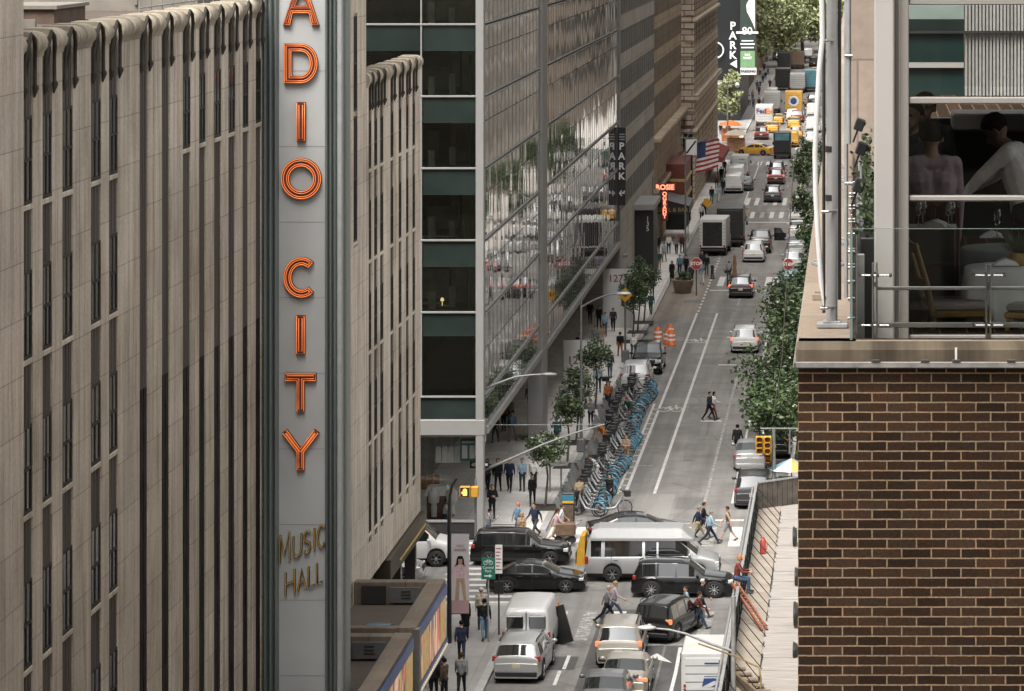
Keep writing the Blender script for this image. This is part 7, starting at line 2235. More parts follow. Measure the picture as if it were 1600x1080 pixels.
# --- in the restaurant
GR = 'people in the restaurant'
q = P(1568, 300, 28.2)
person('waiter in white shirt and black waistcoat bending over a table', (q.x + .2, 28.2, 26.56), 74, 'waiter', 'white', 'black', 'black', 'short', 2, h=1.9, group=GR)
q = P(1452, 300, 28.0)
person('dark-haired man in lavender shirt with his back to the window', (q.x + .01, 27.75, 26.56), 8, 'stand', 'lavender', 'black', 'black', 'short', 1, h=1.8, group=GR)
q = P(1448, 200, 30.6)
person('man in white-collared dark jacket beyond the lavender shirt', (q.x + .0, 31.3, 26.56), 165, 'stand', 'charcoal', 'black', 'brown', 'short', 1, h=1.84, group=GR)
q = P(1424, 190, 30.6)
person('figure in dark blue half hidden behind the window jamb', (q.x + .02, 30.9, 26.56), 150, 'stand', 'navy', 'black', 'black', 'short', 1, h=1.78, group=GR)
# ------------------------------------------------------------------ trees
M_bark = mat('bark', (.085, .07, .055), .9, 0, .3, 8)
M_lf1 = mat('leaf_dark', (.032, .055, .022), .45, 0, .35, 1.5)
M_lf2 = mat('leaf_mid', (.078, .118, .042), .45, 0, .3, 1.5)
M_lf3 = mat('leaf_glint', (.33, .36, .27), .35, 0, .2, 2)  # pale leaf colour imitates glints on glossy leaves, also leaf undersides
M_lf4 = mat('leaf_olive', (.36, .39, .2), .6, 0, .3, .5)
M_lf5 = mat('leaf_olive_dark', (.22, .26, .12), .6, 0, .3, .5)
def foliage(rx_, rz, n, leaf, clumps, pale=.1, seed=1, squash=.5):
 r_ = random.Random(seed)
 b = MB()
 cs = []
 for i in range(clumps):
  while True:
   p = Vector((r_.uniform(-1, 1), r_.uniform(-1, 1), r_.uniform(-1, 1)))
   if .25 < p.length < 1:
    break
  cs.append((Vector((p.x * rx_ * .82, p.y * rx_ * .82, p.z * rz * .82)), r_.uniform(.22, .42) * rx_))
 for i in range(n):
  c, cr = cs[r_.randrange(clumps)]
  d = Vector((r_.gauss(0, 1), r_.gauss(0, 1), r_.gauss(0, .8)))
  p = c + d.normalized() * cr * r_.random() ** .45
  a = Vector((r_.gauss(0, 1), r_.gauss(0, 1), r_.gauss(0, .7))).normalized()
  e = a.cross(Vector((r_.gauss(0, 1), r_.gauss(0, 1), r_.gauss(0, 1)))).normalized()
  L_ = leaf * r_.uniform(.7, 1.3)
  f = a.cross(e) * L_ * .12
  m = 2 if r_.random() < pale else (1 if r_.random() < .5 else 0)
  k_ = len(b.v)
  b.v += [tuple(p), tuple(p + a * L_ * .5 + e * L_ * .32 + f), tuple(p + a * L_), tuple(p + a * L_ * .5 - e * L_ * .32 + f)]
  b.f.append((k_, k_ + 1, k_ + 2, k_ + 3)); b.m.append(m); b.s.append(False)
 return b, cs
CROWNS = {}
def tree(name, label, loc, h, rx_, rz, n=1500, leaf=.16, clumps=26, mats_=None, pale=.1, trunk_r=.06, seed=1, group=None, rz_=0):
 key = (rx_, rz, n, leaf, clumps, pale, seed, h)
 t = thing(name, label, 'tree', loc, rz_, group)
 if key not in CROWNS:
  f, cs = foliage(rx_, rz, n, leaf, clumps, pale, seed)
  f.xform(Matrix.Translation((0, 0, h - rz)))
  tr = MB()
  ct = h - rz
  tr.tube([(0, 0, 0), (.03 * h, .02, ct * .5), (0, 0, ct - rz * .3), (0, 0, ct + rz * .5)], [trunk_r * 1.35, trunk_r, trunk_r * .8, trunk_r * .2], 8)
  for c, cr in cs[::2]:
   s = Vector((0, 0, ct - rz * .55 + .3 * rz * random.random()))
   e = c + Vector((0, 0, ct)); mm = s.lerp(e, .5) + Vector((0, 0, .12 * rx_))
   tr.tube([s, mm, e], [trunk_r * .5, trunk_r * .32, trunk_r * .1], 5)
  CROWNS[key] = (f.mesh('crown', mats_ or [M_lf1, M_lf2, M_lf3]), tr.mesh('trunk', [M_bark]))
 c, tr = CROWNS[key]
 link('crown', c, t); link('trunk', tr, t)
 return t
GT = 'young trees along the left pavement'
M_pit = mat('tree_pit_soil', (.05, .043, .036), .95, 0, .3, 5)
for i, (px, py, h, r_, rz, lb) in enumerate(((852, 793, 4.1, 1.15, 1.05, 'small glossy tree nearest the crossing, beside the hire-bike pay station'), (886, 728, 3.9, 1.0, .9, 'small tree second from the crossing, partly behind the first'),
                                             (900, 692, 4.5, 1.25, 1.45, 'dense small tree in front of the tall lamp post'), (930, 636, 4.6, 1.2, 1.3, 'small tree dotted with pale painted glints beside the 1271 screen'),
                                             (988, 534, 4.7, 1.15, 1.35, 'small dark tree nearest of three in a row by the second lamp post'), (996, 519, 5.0, 1.2, 1.6, 'small dark tree, middle of three in a row by the second lamp post'), (1006, 504, 5.0, 1.2, 1.5, 'small dark tree, farthest of three in a row by the second lamp post'))):
 p = at(px, py, WZ)
 tree('street_tree', lb, p, h, r_, rz, 1700, .17, 30, pale=.25 if i == 3 else (.12 if i < 3 else .05), trunk_r=.05, seed=20 + i, group=GT)
 b = MB(); b.bbox(-.7, .7, -1, 1, -.01, .012, .004); o = b.build('tree_pit', M_pit, None, p); tag(o, 'dark soil square at the foot of the ' + ['tree by the pay station', 'second small tree', 'tree in front of the lamp post', 'glint-dotted tree', 'nearest of the three dark trees', 'middle one of the three dark trees', 'farthest of the three dark trees'][i], 'tree pit')
 if i in (2, 0):
  pass
GR_ = 'trees over the right pavement'
for i, (x, y, h, r_, rz, lb) in enumerate(((-3.3, 188, 5.0, 3.2, 1.7, 'wide leafy tree close behind the brick corner, lowest of the right-hand trees'), (-3.4, 201, 5.6, 3.5, 1.9, 'wide leafy tree reaching over the kerb, second of the right-hand trees'), (-3.3, 216, 6.2, 3.4, 1.9, 'leafy tree third along the right kerb'), (-3.2, 230, 6.4, 3.3, 2.0, 'leafy tree topmost of the big cluster beside the brick corner'))):
 tree('kerb_tree', lb, (x, y, WZ), h, r_, rz, 4200, .28, 64, pale=.035, trunk_r=.1, seed=40 + i, group=GR_)
for i, (px, py, y, lb) in enumerate(((1256, 375, 318, 'slim tree beside the parked cars beneath the stop sign rows'), (1252, 322, 352, 'slim tree halfway up the right pavement'), (1262, 290, 380, 'slim tree nearest the far crossing at right'), (1266, 415, 285, 'slim tree just left of the stone ledge'))):
 p = P(px, py, y); tree('slim_tree', lb, (p.x, y, WZ), 5.6 if i else 5.2, 1.35, 1.7, 1300, .26, 26, pale=.08, trunk_r=.07, seed=60 + i, group=GR_)
for i, (x, y) in enumerate(((-2.4, 246), (-2.2, 262), (-2.5, 300), (-2.2, 335), (-2.4, 366), (-2.2, 398))):
 tree('pavement_tree', f'right-pavement tree seen mainly mirrored in the glass, {["nearest","second","third","fourth","fifth","farthest"][i]} up the street', (x, y, WZ), 6.4, 2.0, 1.9, 3600, .24, 46, pale=.035, trunk_r=.1, seed=40 + i % 4, group=GR_)
# far trees
GF = 'far trees over the end of the street'
OL = [M_lf5, M_lf4, mat('leaf_olive_pale', (.5, .52, .32), .6, 0, .2, .5)]  # two olive leaf tones and a paler one, scattered at random
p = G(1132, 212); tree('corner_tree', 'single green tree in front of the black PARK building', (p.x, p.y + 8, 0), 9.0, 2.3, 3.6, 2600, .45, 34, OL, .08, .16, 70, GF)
far = [(-19, 640, 19, 6.2), (-14.5, 668, 18, 6.0), (-18.5, 700, 22, 7.0), (-10.5, 690, 17, 5.2), (-13, 735, 22, 6.8), (-18, 770, 25, 7.5), (-8, 745, 19, 6), (-5, 700, 15, 4.6), (-10, 810, 25, 7.2), (-3.5, 780, 20, 5.6), (-16, 850, 28, 8), (-4, 850, 26, 7)]
for i, (x, y, h, r_) in enumerate(far):
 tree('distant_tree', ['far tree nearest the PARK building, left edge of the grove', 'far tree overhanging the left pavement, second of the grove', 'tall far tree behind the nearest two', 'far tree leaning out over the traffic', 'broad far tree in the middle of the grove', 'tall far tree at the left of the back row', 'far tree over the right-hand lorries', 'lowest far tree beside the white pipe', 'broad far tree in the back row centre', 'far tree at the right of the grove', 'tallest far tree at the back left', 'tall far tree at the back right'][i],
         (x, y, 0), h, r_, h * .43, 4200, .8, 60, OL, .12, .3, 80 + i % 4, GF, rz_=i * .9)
# ------------------------------------------------------------------ street furniture
M_pole = mat('grey_pole_paint', (.17, .172, .168), .5, .3, .12, 2)
M_sigy = mat('signal_yellow', (.52, .27, .03), .5, 0, .15, 4)
M_diam = mat('warning_yellow', (.55, .28, .02), .5, 0, .08)
M_stop = mat('stop_red', (.36, .045, .04), .5, 0, .06)
def lamp_post(label, base, h, arm=None, name='lamp_post', r=.09, head=True):
 t = thing(name, label, 'lamp post', base)
 MB().tube([(0, 0, 0), (0, 0, h)], [r, r * .65], 10).build('pole', M_pole, t)
 b = MB(); b.bbox(-.24, .24, -.24, .24, 0, .75, .06); b.build('base', M_pole, t)
 if arm:
  dx, dz = arm
  pts = [(dx * u, 0, h - .3 + dz * math.sin(u * math.pi / 2)) for u in (0, .2, .4, .6, .8, 1)]
  MB().tube(pts, [r * .6] * 3 + [r * .5] * 3, 8).build('arm', M_pole, t)
  if head:
   b = MB(); b.ell((dx + .3 * (1 if dx > 0 else -1), 0, h - .3 + dz), (.42, .16, .1), 12, 6); b.build('lamp_head', mat('lamp_head_grey', (.45, .45, .44), .4, .2, .05), t)
 return t
p = at(908, 706, WZ); d = FPX / p[1]
lamp_post('tall grey lamp post with base box, among the small trees', p, (706 - 468) / d * .985, ((966 - 908) / d, .75))
p = at(977, 566, WZ)
t = thing('warning_sign_post', 'yellow diamond warning sign on a slim post by the far small trees', 'road sign', p)
d = FPX / p[1]
MB().tube([(0, 0, 0), (0, 0, 5.1)], .07, 8).build('post', M_pole, t); MB().bbox(-.25, .25, -.25, .25, 0, .8, .05).build('base', M_pole, t)
z = (566 - 461) / d
MB().prism([(-.48, z), (0, z - .48), (.48, z), (0, z + .48)], -.12, -.09).build('sign_plate', M_diam, t)
b = MB(); b.lathe([(.15, -.13), (0, -.132)], (0, 0, z + .05), n=12, axis='y'); b.bar((0, -.128, z - .25), (0, -.128, z), .006, .09); b.build('symbol', M_black, t)
b = MB(); b.bbox(-.16, .16, -.16, .16, z + 2.5, z + 2.7, .03); b.build('cap_box', M_pole, t)
q = P(970.5, 385, p[1])
# --- signal pole at the far-left corner with the long mast arm, second lamp arm above it
yA = 168.6
p0 = P(752, 836, yA)
t = thing('signal_mast', 'corner signal pole with two long arms in front of the corner column', 'traffic signal', (p0.x, yA, WZ))
def L_(px, py, y=yA):
 q = P(px, py, y); return (q.x - p0.x, y - yA, q.z - WZ)
MB().tube([(0, 0, 0), L_(752, 596)], [.12, .08], 10).build('pole', M_pole, t)
MB().tube([L_(752, 736), L_(800, 716), L_(850, 694), L_(900, 676), L_(945, 663)], [.075, .06, .05, .042, .035], 8).build('mast_arm', M_pole, t)
MB().tube([L_(752, 664), L_(850, 664), L_(945, 663)], .014, 5).build('stay_rod', M_pole, t)
MB().tube([L_(752, 610), L_(775, 600), L_(805, 589), L_(830, 586), L_(850, 585)], [.06, .055, .05, .045, .04], 8).build('lamp_arm', M_pole, t)
b = MB(); a = L_(858, 585); b.ell(a, (.4, .15, .09), 12, 6); b.build('lamp_head', M_pole, t)
a = L_(752, 680); MB().bbox(a[0] - .22, a[0] + .22, -.2, .2, a[2] - .35, a[2] + .35, .05).build('control_box', mat('box_pale', (.4, .4, .39), .5), t)
def arrow_sign(parent, px, py, w, h, y):
 q = L_(px, py, y)
 MB().bbox(q[0] - w / 2, q[0] + w / 2, q[1] - .03, q[1], q[2] - h / 2, q[2] + h / 2, .006).build('one_way_plate', M_signblack, parent)
 b = MB(); x, z = q[0], q[2]
 b.prism([(x - w * .43, z), (x - w * .26, z + h * .34), (x - w * .26, z + h * .17), (x + w * .43, z + h * .17), (x + w * .43, z - h * .17), (x - w * .26, z - h * .17), (x - w * .26, z - h * .34)], q[1] - .036, q[1] - .03)
 o = b.build('arrow', M_wl, parent)
 lettering('ONE WAY', h * .3, M_signblack, (x + w * .06, q[1] - .038, z), parent, bold=.004)
arrow_sign(t, 749, 726, .92, .34, yA - .3)
# pedestrian signal with orange hand
t2 = thing('pedestrian_signal', 'yellow pedestrian signal with a lit orange hand, in front of the shop window', 'pedestrian signal', (0, 0, 0))
q = P(727, 768, 164)
MB().bbox(q.x - .25, q.x + .25, 163.8, 164.1, q.z - .25, q.z + .25, .03).build('housing', M_sigy, t2)
MB().bbox(q.x + .28, q.x + .62, 163.8, 164.1, q.z - .25, q.z + .25, .03).build('housing', M_sigy, t2)
MB().box(q.x - .21, q.x + .21, 163.79, 163.8, q.z - .21, q.z + .21).build('lens', M_signblack, t2)
b = MB(); x, z = q.x, q.z
b.bbox(x - .08, x + .1, 163.775, 163.79, z - .16, z + .03, .01)
for i in range(4):
 b.bbox(x - .08 + .047 * i, x - .045 + .047 * i, 163.775, 163.79, z + .03, z + .13 + (.03 if i in (1, 2) else 0), .004)
b.bbox(x - .14, x - .085, 163.775, 163.79, z - .08, z + .02, .004)
b.build('hand_symbol', mat('signal_hand', (.6, .2, .04), .5, 0, 0, emit=(1, .35, .06), estr=1.6), t2)
MB().tube([(q.x + .45, 164.3, WZ), (q.x + .45, 164.3, q.z + .5)], .06, 8).build('post', M_pole, t2)
# near lamp post with the picture banner
yN_ = 150.2
p0 = P(702, 1005, 147)
base = G(702, 1005, WZ); yN_ = base.y
t = thing('banner_lamp_post', 'black lamp post with curved top carrying a tall picture banner', 'lamp post', (base.x, yN_, WZ))
def N_(px, py, y=None):
 y = y or yN_; q = P(px, py, y); return (q.x - base.x, y - yN_, q.z - WZ)
MB().tube([(0, 0, 0), N_(702, 800), N_(703, 775), N_(707, 758), N_(714, 748)], [.1, .08, .06, .05, .04], 8).build('pole', M_black, t)
a, c = N_(705.5, 959), N_(733, 833)
zz = lambda py: N_(0, py)[2]
M_ban = mat('banner_pale', (.42, .40, .40), .7, 0, .08, 1)
MB().box(a[0], c[0], -.02, .0, zz(938), c[2]).build('banner', M_ban, t)
MB().box(a[0], c[0], -.022, .002, a[2], zz(938)).build('banner_foot', mat('banner_pink', (.34, .22, .22), .7, 0, .08, 1), t)
for py in (833, 959):
 MB().bar((0, -.01, zz(py)), (c[0], -.01, zz(py)), .03, .03).build('banner_arm', M_black, t)
lettering('NEW', .14, mat('banner_text', (.3, .16, .17), .6, 0, 0), ((a[0] + c[0]) / 2, -.03, zz(853)), t); lettering('SHADES', .14, MATS['banner_text'], ((a[0] + c[0]) / 2, -.03, zz(859)), t)
xm = (a[0] + c[0]) / 2
b = MB()
def flat(poly, m, k_):
 b.prism([(xm + x * 1.3, zz(938) + z * 1.22) for x, z in poly], -.024 - .002 * k_, -.021, 'y', m)
flat([(-.17, .0), (-.04, .0), (-.02, .6), (.02, .6), (.10, .0), (.2, .0), (.13, .78), (-.12, .78)], 0, 1)
flat([(-.13, .74), (.13, .74), (.16, 1.22), (-.16, 1.22)], 1, 2); flat([(.12, 1.2), (.24, .76), (.3, .8), (.17, 1.22)], 1, 2); flat([(-.17, 1.22), (-.3, .78), (-.24, .74), (-.12, 1.2)], 1, 2)
flat([(-.07, 1.2), (.07, 1.2), (.09, 1.36), (.05, 1.45), (-.05, 1.45), (-.09, 1.36)], 2, 3)
flat([(-.1, 1.38), (.1, 1.38), (.07, 1.48), (-.07, 1.48)], 3, 4); flat([(-.13, 1.16), (-.06, 1.2), (-.07, 1.4), (-.11, 1.4)], 3, 4); flat([(.06, 1.2), (.13, 1.16), (.11, 1.4), (.07, 1.4)], 3, 4)
b.build('banner_figure', [CLOTH['tan'], CLOTH['pink'], SKIN[1], HAIR['black']], t)
# signposts at the near corner
p = at(763, 1003, WZ)
t = thing('cycle_sign_post', 'green bicycle direction sign on a steel post by the near kerb', 'road sign', p)
d = FPX / p[1]
H = lambda py: (1003 - py) / d
MB().tube([(0, 0, 0), (0, 0, H(872))], .035, 8).build('post', M_galv, t)
MB().bbox(-.28, .29, -.07, -.045, H(905), H(871), .01).build('sign_plate', mat('sign_road_green', (.015, .15, .095), .45, 0, .05), t)
b = MB()
for cx in (-.11, .11):
 b.tube([(cx + .075 * math.cos(R(30 * i)), -.075, H(879) + .075 * math.sin(R(30 * i))) for i in range(12)], .011, 5, closed=True)
b.tube([(-.11, -.075, H(879)), (-.03, -.075, H(879) + .12), (.07, -.075, H(879) + .11), (.11, -.075, H(879))], .011, 5); b.tube([(-.03, -.075, H(879) + .12), (.0, -.075, H(879)), (.07, -.075, H(879) + .11)], .011, 5)
b.build('bicycle_symbol', M_wl, t)
lettering('Central', .15, M_wl, (0, -.074, H(886.5)), t); lettering('Park', .15, M_wl, (0, -.074, H(892)), t)
b = MB(); z = H(899.5); b.prism([(-.16, z - .025), (.04, z - .025), (.04, z - .07), (.17, z), (.04, z + .07), (.04, z + .025), (-.16, z + .025)], -.076, -.07); b.build('arrow', M_wl, t)
p = at(779.5, 992, WZ)
t = thing('parking_sign_post', 'tall white parking regulation sign on a dark post by the near kerb', 'road sign', p)
d = FPX / p[1]; H = lambda py: (992 - py) / d
MB().tube([(0, 0, 0), (0, 0, H(852))], .035, 8).build('post', M_black, t)
MB().bbox(-.15, .15, -.07, -.045, H(896), H(851), .01).build('sign_plate', M_wl, t)
b = MB()
for i in range(7):
 z = H(857 + 5.4 * i); b.box(-.11, .11 - .04 * (i % 3), -.074, -.07, z - .022, z + .022)
b.build('print_lines', M_stop, t)
MB().bbox(-.19, .19, -.03, .03, H(928), H(908), .01).build('round_backplate', M_blackpl, t)
# orange marked sheet and dark board leaning on the white van
p = at(882, 1008)
b = MB(); b.bar((0, 0, .05), (.1, .5, 1.5), .06, .95); tag(b.build('leaning_board', M_blackpl, None, p, (0, 0, R(70))), 'black board standing in the road beside the white cargo van', 'board')
p = at(872, 992); b = MB(); b.bar((0, 0, .3), (0, .1, 1.35), .05, .3); b.bar((0, 0, 0), (0, .03, .3), .04, .04); tag(b.build('orange_marker', CLOTH['orange'], None, p), 'narrow orange marker panel between the white cargo van and the black board', 'road marker')
# right-hand signals
p = at(1209, 790, 0)
t = thing('corner_signal', 'pair of yellow signal heads on a pole beside the right kerb', 'traffic signal', (p[0], p[1], WZ))
d = FPX / p[1]; X_ = lambda px: (px - 1209) / d; Z_ = lambda py: (790 - py) / d
MB().tube([(0, 0, 0), (0, 0, Z_(674))], .09, 8).build('pole', M_pole, t)
MB().tube([(X_(1188), 0, Z_(674)), (X_(1246), 0, Z_(674))], .04, 8).build('cross_arm', M_pole, t)
MB().tube([(X_(1234), 0, Z_(674)), (X_(1234), 0, Z_(714))], .035, 8).build('cross_arm', M_pole, t)
def head3(parent, px, py0, py1, w, y, face=-1):
 n = 3; x = X_(px); z1, z0 = Z_(py0), Z_(py1)
 b = MB(); b.bbox(x - w, x + w, y - .14, y + .14, z0, z1, .03)
 for i in range(n):
  z = z0 + (z1 - z0) * (i + .5) / n
  b.tube([(x, y - .14, z), (x, y - .32, z - .02)], w * .8, 10, caps=False)
 o = b.build('signal_head', M_sigy, parent)
 b = MB()
 for i in range(n):
  z = z0 + (z1 - z0) * (i + .5) / n; b.lathe([(w * .7, -.15), (0, -.17)], (x, y, z), n=12, axis='y')
 b.build('lens', mat('unlit_lens', (.05, .02, .015), .2), o)
head3(t, 1187, 686, 712, .2, 0); head3(t, 1199.5, 685, 712, .2, -.15); head3(t, 1200, 709, 726, .17, .2)
b = MB(); b.tube([(X_(1242) + .16 * math.cos(R(i * 30 + 60)), -.1, Z_(686) + .26 * math.sin(R(i * 30 + 60))) for i in range(9)], .03, 6); b.build('bracket_hook', M_black, t)
# near street lamp whose arm crosses the postal truck
yL = 113
q = P(1146, 0, yL)
t = thing('near_lamp_post', 'steel lamp post beside the shed with its arm reaching left over the postal truck', 'lamp post', (q.x, yL, WZ))
def Q_(px, py):
 k_ = P(px, py, yL); return (k_.x - q.x, 0, k_.z - WZ)
MB().tube([(0, 0, 0), Q_(1146, 932)], [.1, .075], 10).build('pole', M_galv, t)
MB().tube([Q_(1146, 1018), Q_(1110, 1006), Q_(1070, 990), Q_(1045, 984), Q_(1024, 982)], [.05, .045, .04, .035, .03], 8).build('arm', M_galv, t)
b = MB(); a = Q_(1010, 981); b.ell(a, (.34, .16, .08), 12, 6); b.build('lamp_head', mat('lamp_head_grey', (.45, .45, .44), .4, .2, .05), t)
MB().tube([(-.3, 0, 0), (-.26, 0, 5.5)], .035, 8).build('conduit', M_galv, t)
# stop signs
for px, py, pb, lb in ((1088, 412, 462, 'red stop sign on the left beside the concrete planter'), (1232, 413, 445, 'red stop sign on the right among the parked cars')):
 p = at(px, pb, 0); d = FPX / p[1]; z = (pb - py) / d
 t = thing('stop_sign', lb, 'stop sign', p, 0, 'stop signs at the mid-block crossing')
 for s in ((0,) if px < 1100 else (-.22, .22)):
  MB().tube([(s, 0, 0), (s, 0, z + .2)], .04, 8).build('post', M_galv if px > 1100 else M_black, t)
 pl = [(.46 * math.cos(R(22.5 + 45 * i)), z + .46 * math.sin(R(22.5 + 45 * i))) for i in range(8)]
 MB().prism([(x * 1.08, z + (y - z) * 1.08) for x, y in pl], -.06, -.04).build('border', M_wl, t); MB().prism(pl, -.075, -.06).build('sign_plate', M_stop, t)
 lettering('STOP', .36, M_wl, (0, -.08, z), t, bold=.012)
p = at(1067, 458, 0)
t = thing('concrete_planter', 'round concrete planter with shrubs at the kerb of the mid-block crossing', 'planter', p)
MB().lathe([(.0, 0), (.62, 0), (.85, 1.0), (.9, 1.05), (.78, 1.05), (.72, .9), (0, .9)], n=20).build('pot', mat('planter_concrete', (.28, .225, .18), .85, 0, .15, 3), t)
f, cs = foliage(.62, .45, 420, .17, 12, .05, 5); f.xform(Matrix.Translation((0, 0, 1.3))); f.build('shrub', [M_lf1, M_lf2, M_lf3], t)
p = at(1113, 436, 0)
t = thing('black_bollard', 'stout black post at the kerb right of the stop sign', 'bollard', p); MB().lathe([(.2, 0), (.2, .1), (.13, .15), (.13, .95), (.17, 1.0), (.13, 1.1), (0, 1.14)], n=14).build('body', M_black, t)
p = at(1148, 433, 0)
t = thing('wooden_post', 'brown carved wooden figure-like post standing in the bike lane', 'post', p); MB().lathe([(.16, 0), (.18, .3), (.12, .8), (.17, 1.1), (.1, 1.5), (.13, 1.7), (0, 1.85)], n=12).build('body', mat('post_wood', (.2, .1, .04), .7, 0, .2, 5), t)
for i, (px, py) in enumerate(((1028, 535), (1043, 538), (1047, 530), (1049, 540))):
 p = at(px, py)
 t = thing('orange_barrel', ['orange traffic barrel alone in front of the dark pickup', 'orange traffic barrel, left of the cluster of three', 'orange traffic barrel at the back of the cluster', 'orange traffic barrel at the right of the cluster'][i], 'traffic barrel', p, 0, 'orange barrels at the left kerb')
 MB().lathe([(.34, 0), (.36, .08), (.28, .1), (.25, .95), (.1, 1.0), (.08, 1.1), (0, 1.1)], n=14).build('drum', mat('barrel_orange', (.55, .12, .03), .5, 0, .08), t)
 for z in (.35, .65):
  MB().lathe([(.278, z), (.27, z + .13)], n=14).build('white_band', M_wl, t)
# solar panel frames and pay station of the hire bikes
p = at(868, 768, WZ)
t = thing('solar_pay_station', 'grey solar panel on two posts beside the small trees', 'pay station', p)
d = FPX / p[1]; z = (768 - 728) / d
for s in (-.28, .28):
 MB().tube([(s, .3 * s, 0), (s, .3 * s, z)], .05, 8).build('post', M_galv, t)
b = MB(); b.bar((-.6, 0, z + .1), (.62, 0, z + .12), 1.0, .05); b.build('solar_panel', mat('solar_cell', (.26, .265, .265), .2, .2, .1), t)
b = MB(); b.bar((-.64, 0, z + .08), (.66, 0, z + .1), 1.08, .03); b.build('frame', M_alu, t)
p = at(888, 838, WZ)
t = thing('hire_bike_kiosk', 'dark hire-bike kiosk with teal and yellow top panel', 'kiosk', p)
MB().bbox(-.3, .3, -.2, .2, 0, 2.1, .04).build('body', M_blackpl, t)
MB().bbox(-.28, .28, -.215, -.2, 1.72, 2.0, .01).build('teal_panel', mat('kiosk_teal', (.03, .15, .2), .4), t); MB().bbox(-.28, .28, -.215, -.2, 1.6, 1.71, .005).build('yellow_panel', M_sigy, t)
MB().bbox(-.26, .26, -.215, -.2, .6, 1.5, .01).build('map_panel', mat('kiosk_map', (.09, .07, .05), .4, 0, .5, 5), t)
p = at(884, 848, WZ)
t = thing('vendor_cart', 'brown vendor pushcart beside the pink-shirted walker', 'cart', p)
MB().bbox(-.45, .45, -.3, .3, .35, .95, .04).build('box', mat('cart_brown', (.12, .075, .045), .6, 0, .3, 4), t)
for s in (-.32, .32):
 MB().lathe([(.18, -.03), (.2, -.02), (.2, .02), (.18, .03), (0, .03)], (0, 0, 0), n=14, axis='y').build('wheel', M_tyre, t, (s, -.3, .2))
MB().tube([(.45, -.2, .9), (.75, -.2, 1.05), (.75, .2, 1.05), (.45, .2, .9)], .025, 6).build('handle', M_steel, t)
# parasols, stalls
p = P(1226, 728, 178)
t = thing('food_cart', 'food cart under a yellow and blue parasol beside the shed end', 'food cart', (p.x + .35, 178, WZ))
MB().tube([(0, 0, 0), (0, 0, p.z - .1)], .03, 6).build('parasol_pole', M_galv, t)
b = MB(); n = 8
zt = p.z
for i in range(n):
 a0, a1 = R(45 * i), R(45 * i + 45)
 b.add([(0, 0, zt + .25), (1.25 * math.cos(a0), 1.25 * math.sin(a0), zt - .28), (1.25 * math.cos(a1), 1.25 * math.sin(a1), zt - .28)], [(0, 1, 2)], i % 3)
b.build('parasol', [mat('parasol_yellow', (.5, .33, .1), .8, 0, .05), mat('parasol_blue', (.2, .33, .38), .8, 0, .05), M_cloth], t)
MB().bbox(-.7, .7, -.4, .4, .3, 1.2, .04).build('cart_body', M_steel, t)
for i, (px, py, c_, lb) in enumerate(((1150, 240, (.42, .22, .12), 'far food cart with a pale parasol by the far junction'), (1141, 224, (.45, .15, .05), 'far food cart with an orange parasol by the far junction'))):
 p = G(px, py, WZ)
 t = thing('distant_food_cart', lb, 'food cart', (p.x, p.y, WZ), 0, 'food carts at the far junction')
 MB().bbox(-1.1, 1.1, -.6, .6, .3, 1.9, .05).build('cart_body', mat('cart_body_%d' % i, c_, .6, 0, .3, 3), t)
 MB().lathe([(1.5, 2.3), (1.0, 2.7), (0, 3.0)], n=10).build('parasol', mat('parasol_pale' if i == 0 else 'parasol_orange', (.5, .42, .33) if i == 0 else (.5, .14, .03), .8), t)
 MB().tube([(0, 0, 1.9), (0, 0, 2.9)], .04, 6).build('parasol_pole', M_galv, t)
# twin-globe lamp at the far corner, flag-side scaffolding post, yellow far signals
p = at(1137, 235)
t = thing('twin_lamp_post', 'far lamp post with two curved arms and white globes', 'lamp post', p)
d = FPX / p[1]
H = lambda py: (235 - py) / d
MB().tube([(0, 0, 0), (0, 0, H(140))], .1, 8).build('pole', M_galv, t)
for s in (-1, 1):
 pts = [(0, 0, H(140)), (s * .3, 0, H(130)), (s * .8, 0, H(126)), (s * 1.2, 0, H(130))]
 MB().tube(pts, .06, 6).build('arm', M_galv, t)
 b = MB(); b.ell((s * 1.2, 0, H(133)), (.3, .3, .33), 12, 8); b.build('globe', M_wl, t)
p = at(1071, 405, 0)
t = thing('tall_flag_pole', 'tall slim grey pole rising in front of the pub awning', 'pole', p)
MB().tube([(0, 0, 0), (0, 0, 10.5)], [.09, .06], 8).build('pole', M_pole, t)
b = MB(); b.tube([(0, 0, 10.3), (-.6, 0, 11.6), (.2, 0, 12.6)], .04, 6); b.tube([(0, 0, 10.2), (.6, 0, 11.4), (1.2, 0, 12.8)], .04, 6); b.tube([(-.7, 0, 10.4), (1.0, 0, 10.4)], .05, 6); b.build('bracket', M_pole, t)
p = at(1105, 350, 0)
t = thing('far_warning_sign', 'yellow diamond sign beside the pub awning', 'road sign', p); d = FPX / p[1]; z = (350 - 317) / d
MB().tube([(0, 0, 0), (0, 0, z)], .05, 6).build('post', M_galv, t); MB().prism([(-.5, z), (0, z - .5), (.5, z), (0, z + .5)], -.1, -.06).build('sign_plate', M_diam, t)
for i, (px, pb, py, lb) in enumerate(((1121, 275, 230, 'yellow signal head above the pavement by the striped flag'), (1116, 256, 205, 'taller yellow signal head behind the plain dark flag'))):
 p = at(px, pb, 0); d = FPX / p[1]; z = (pb - py) / d
 t = thing('far_signal', lb, 'traffic signal', p); MB().tube([(0, 0, 0), (0, 0, z)], .07, 6).build('pole', M_galv, t); MB().bbox(-.22, .22, -.2, .1, z - .3, z + .9, .04).build('signal_head', M_sigy, t)
p = at(1030, 420, WZ)
t = thing('portal_lamp', 'grey lamp post with a long arm beside the dark portal', 'lamp post', (p[0] - 1.0, p[1] + 8, WZ))
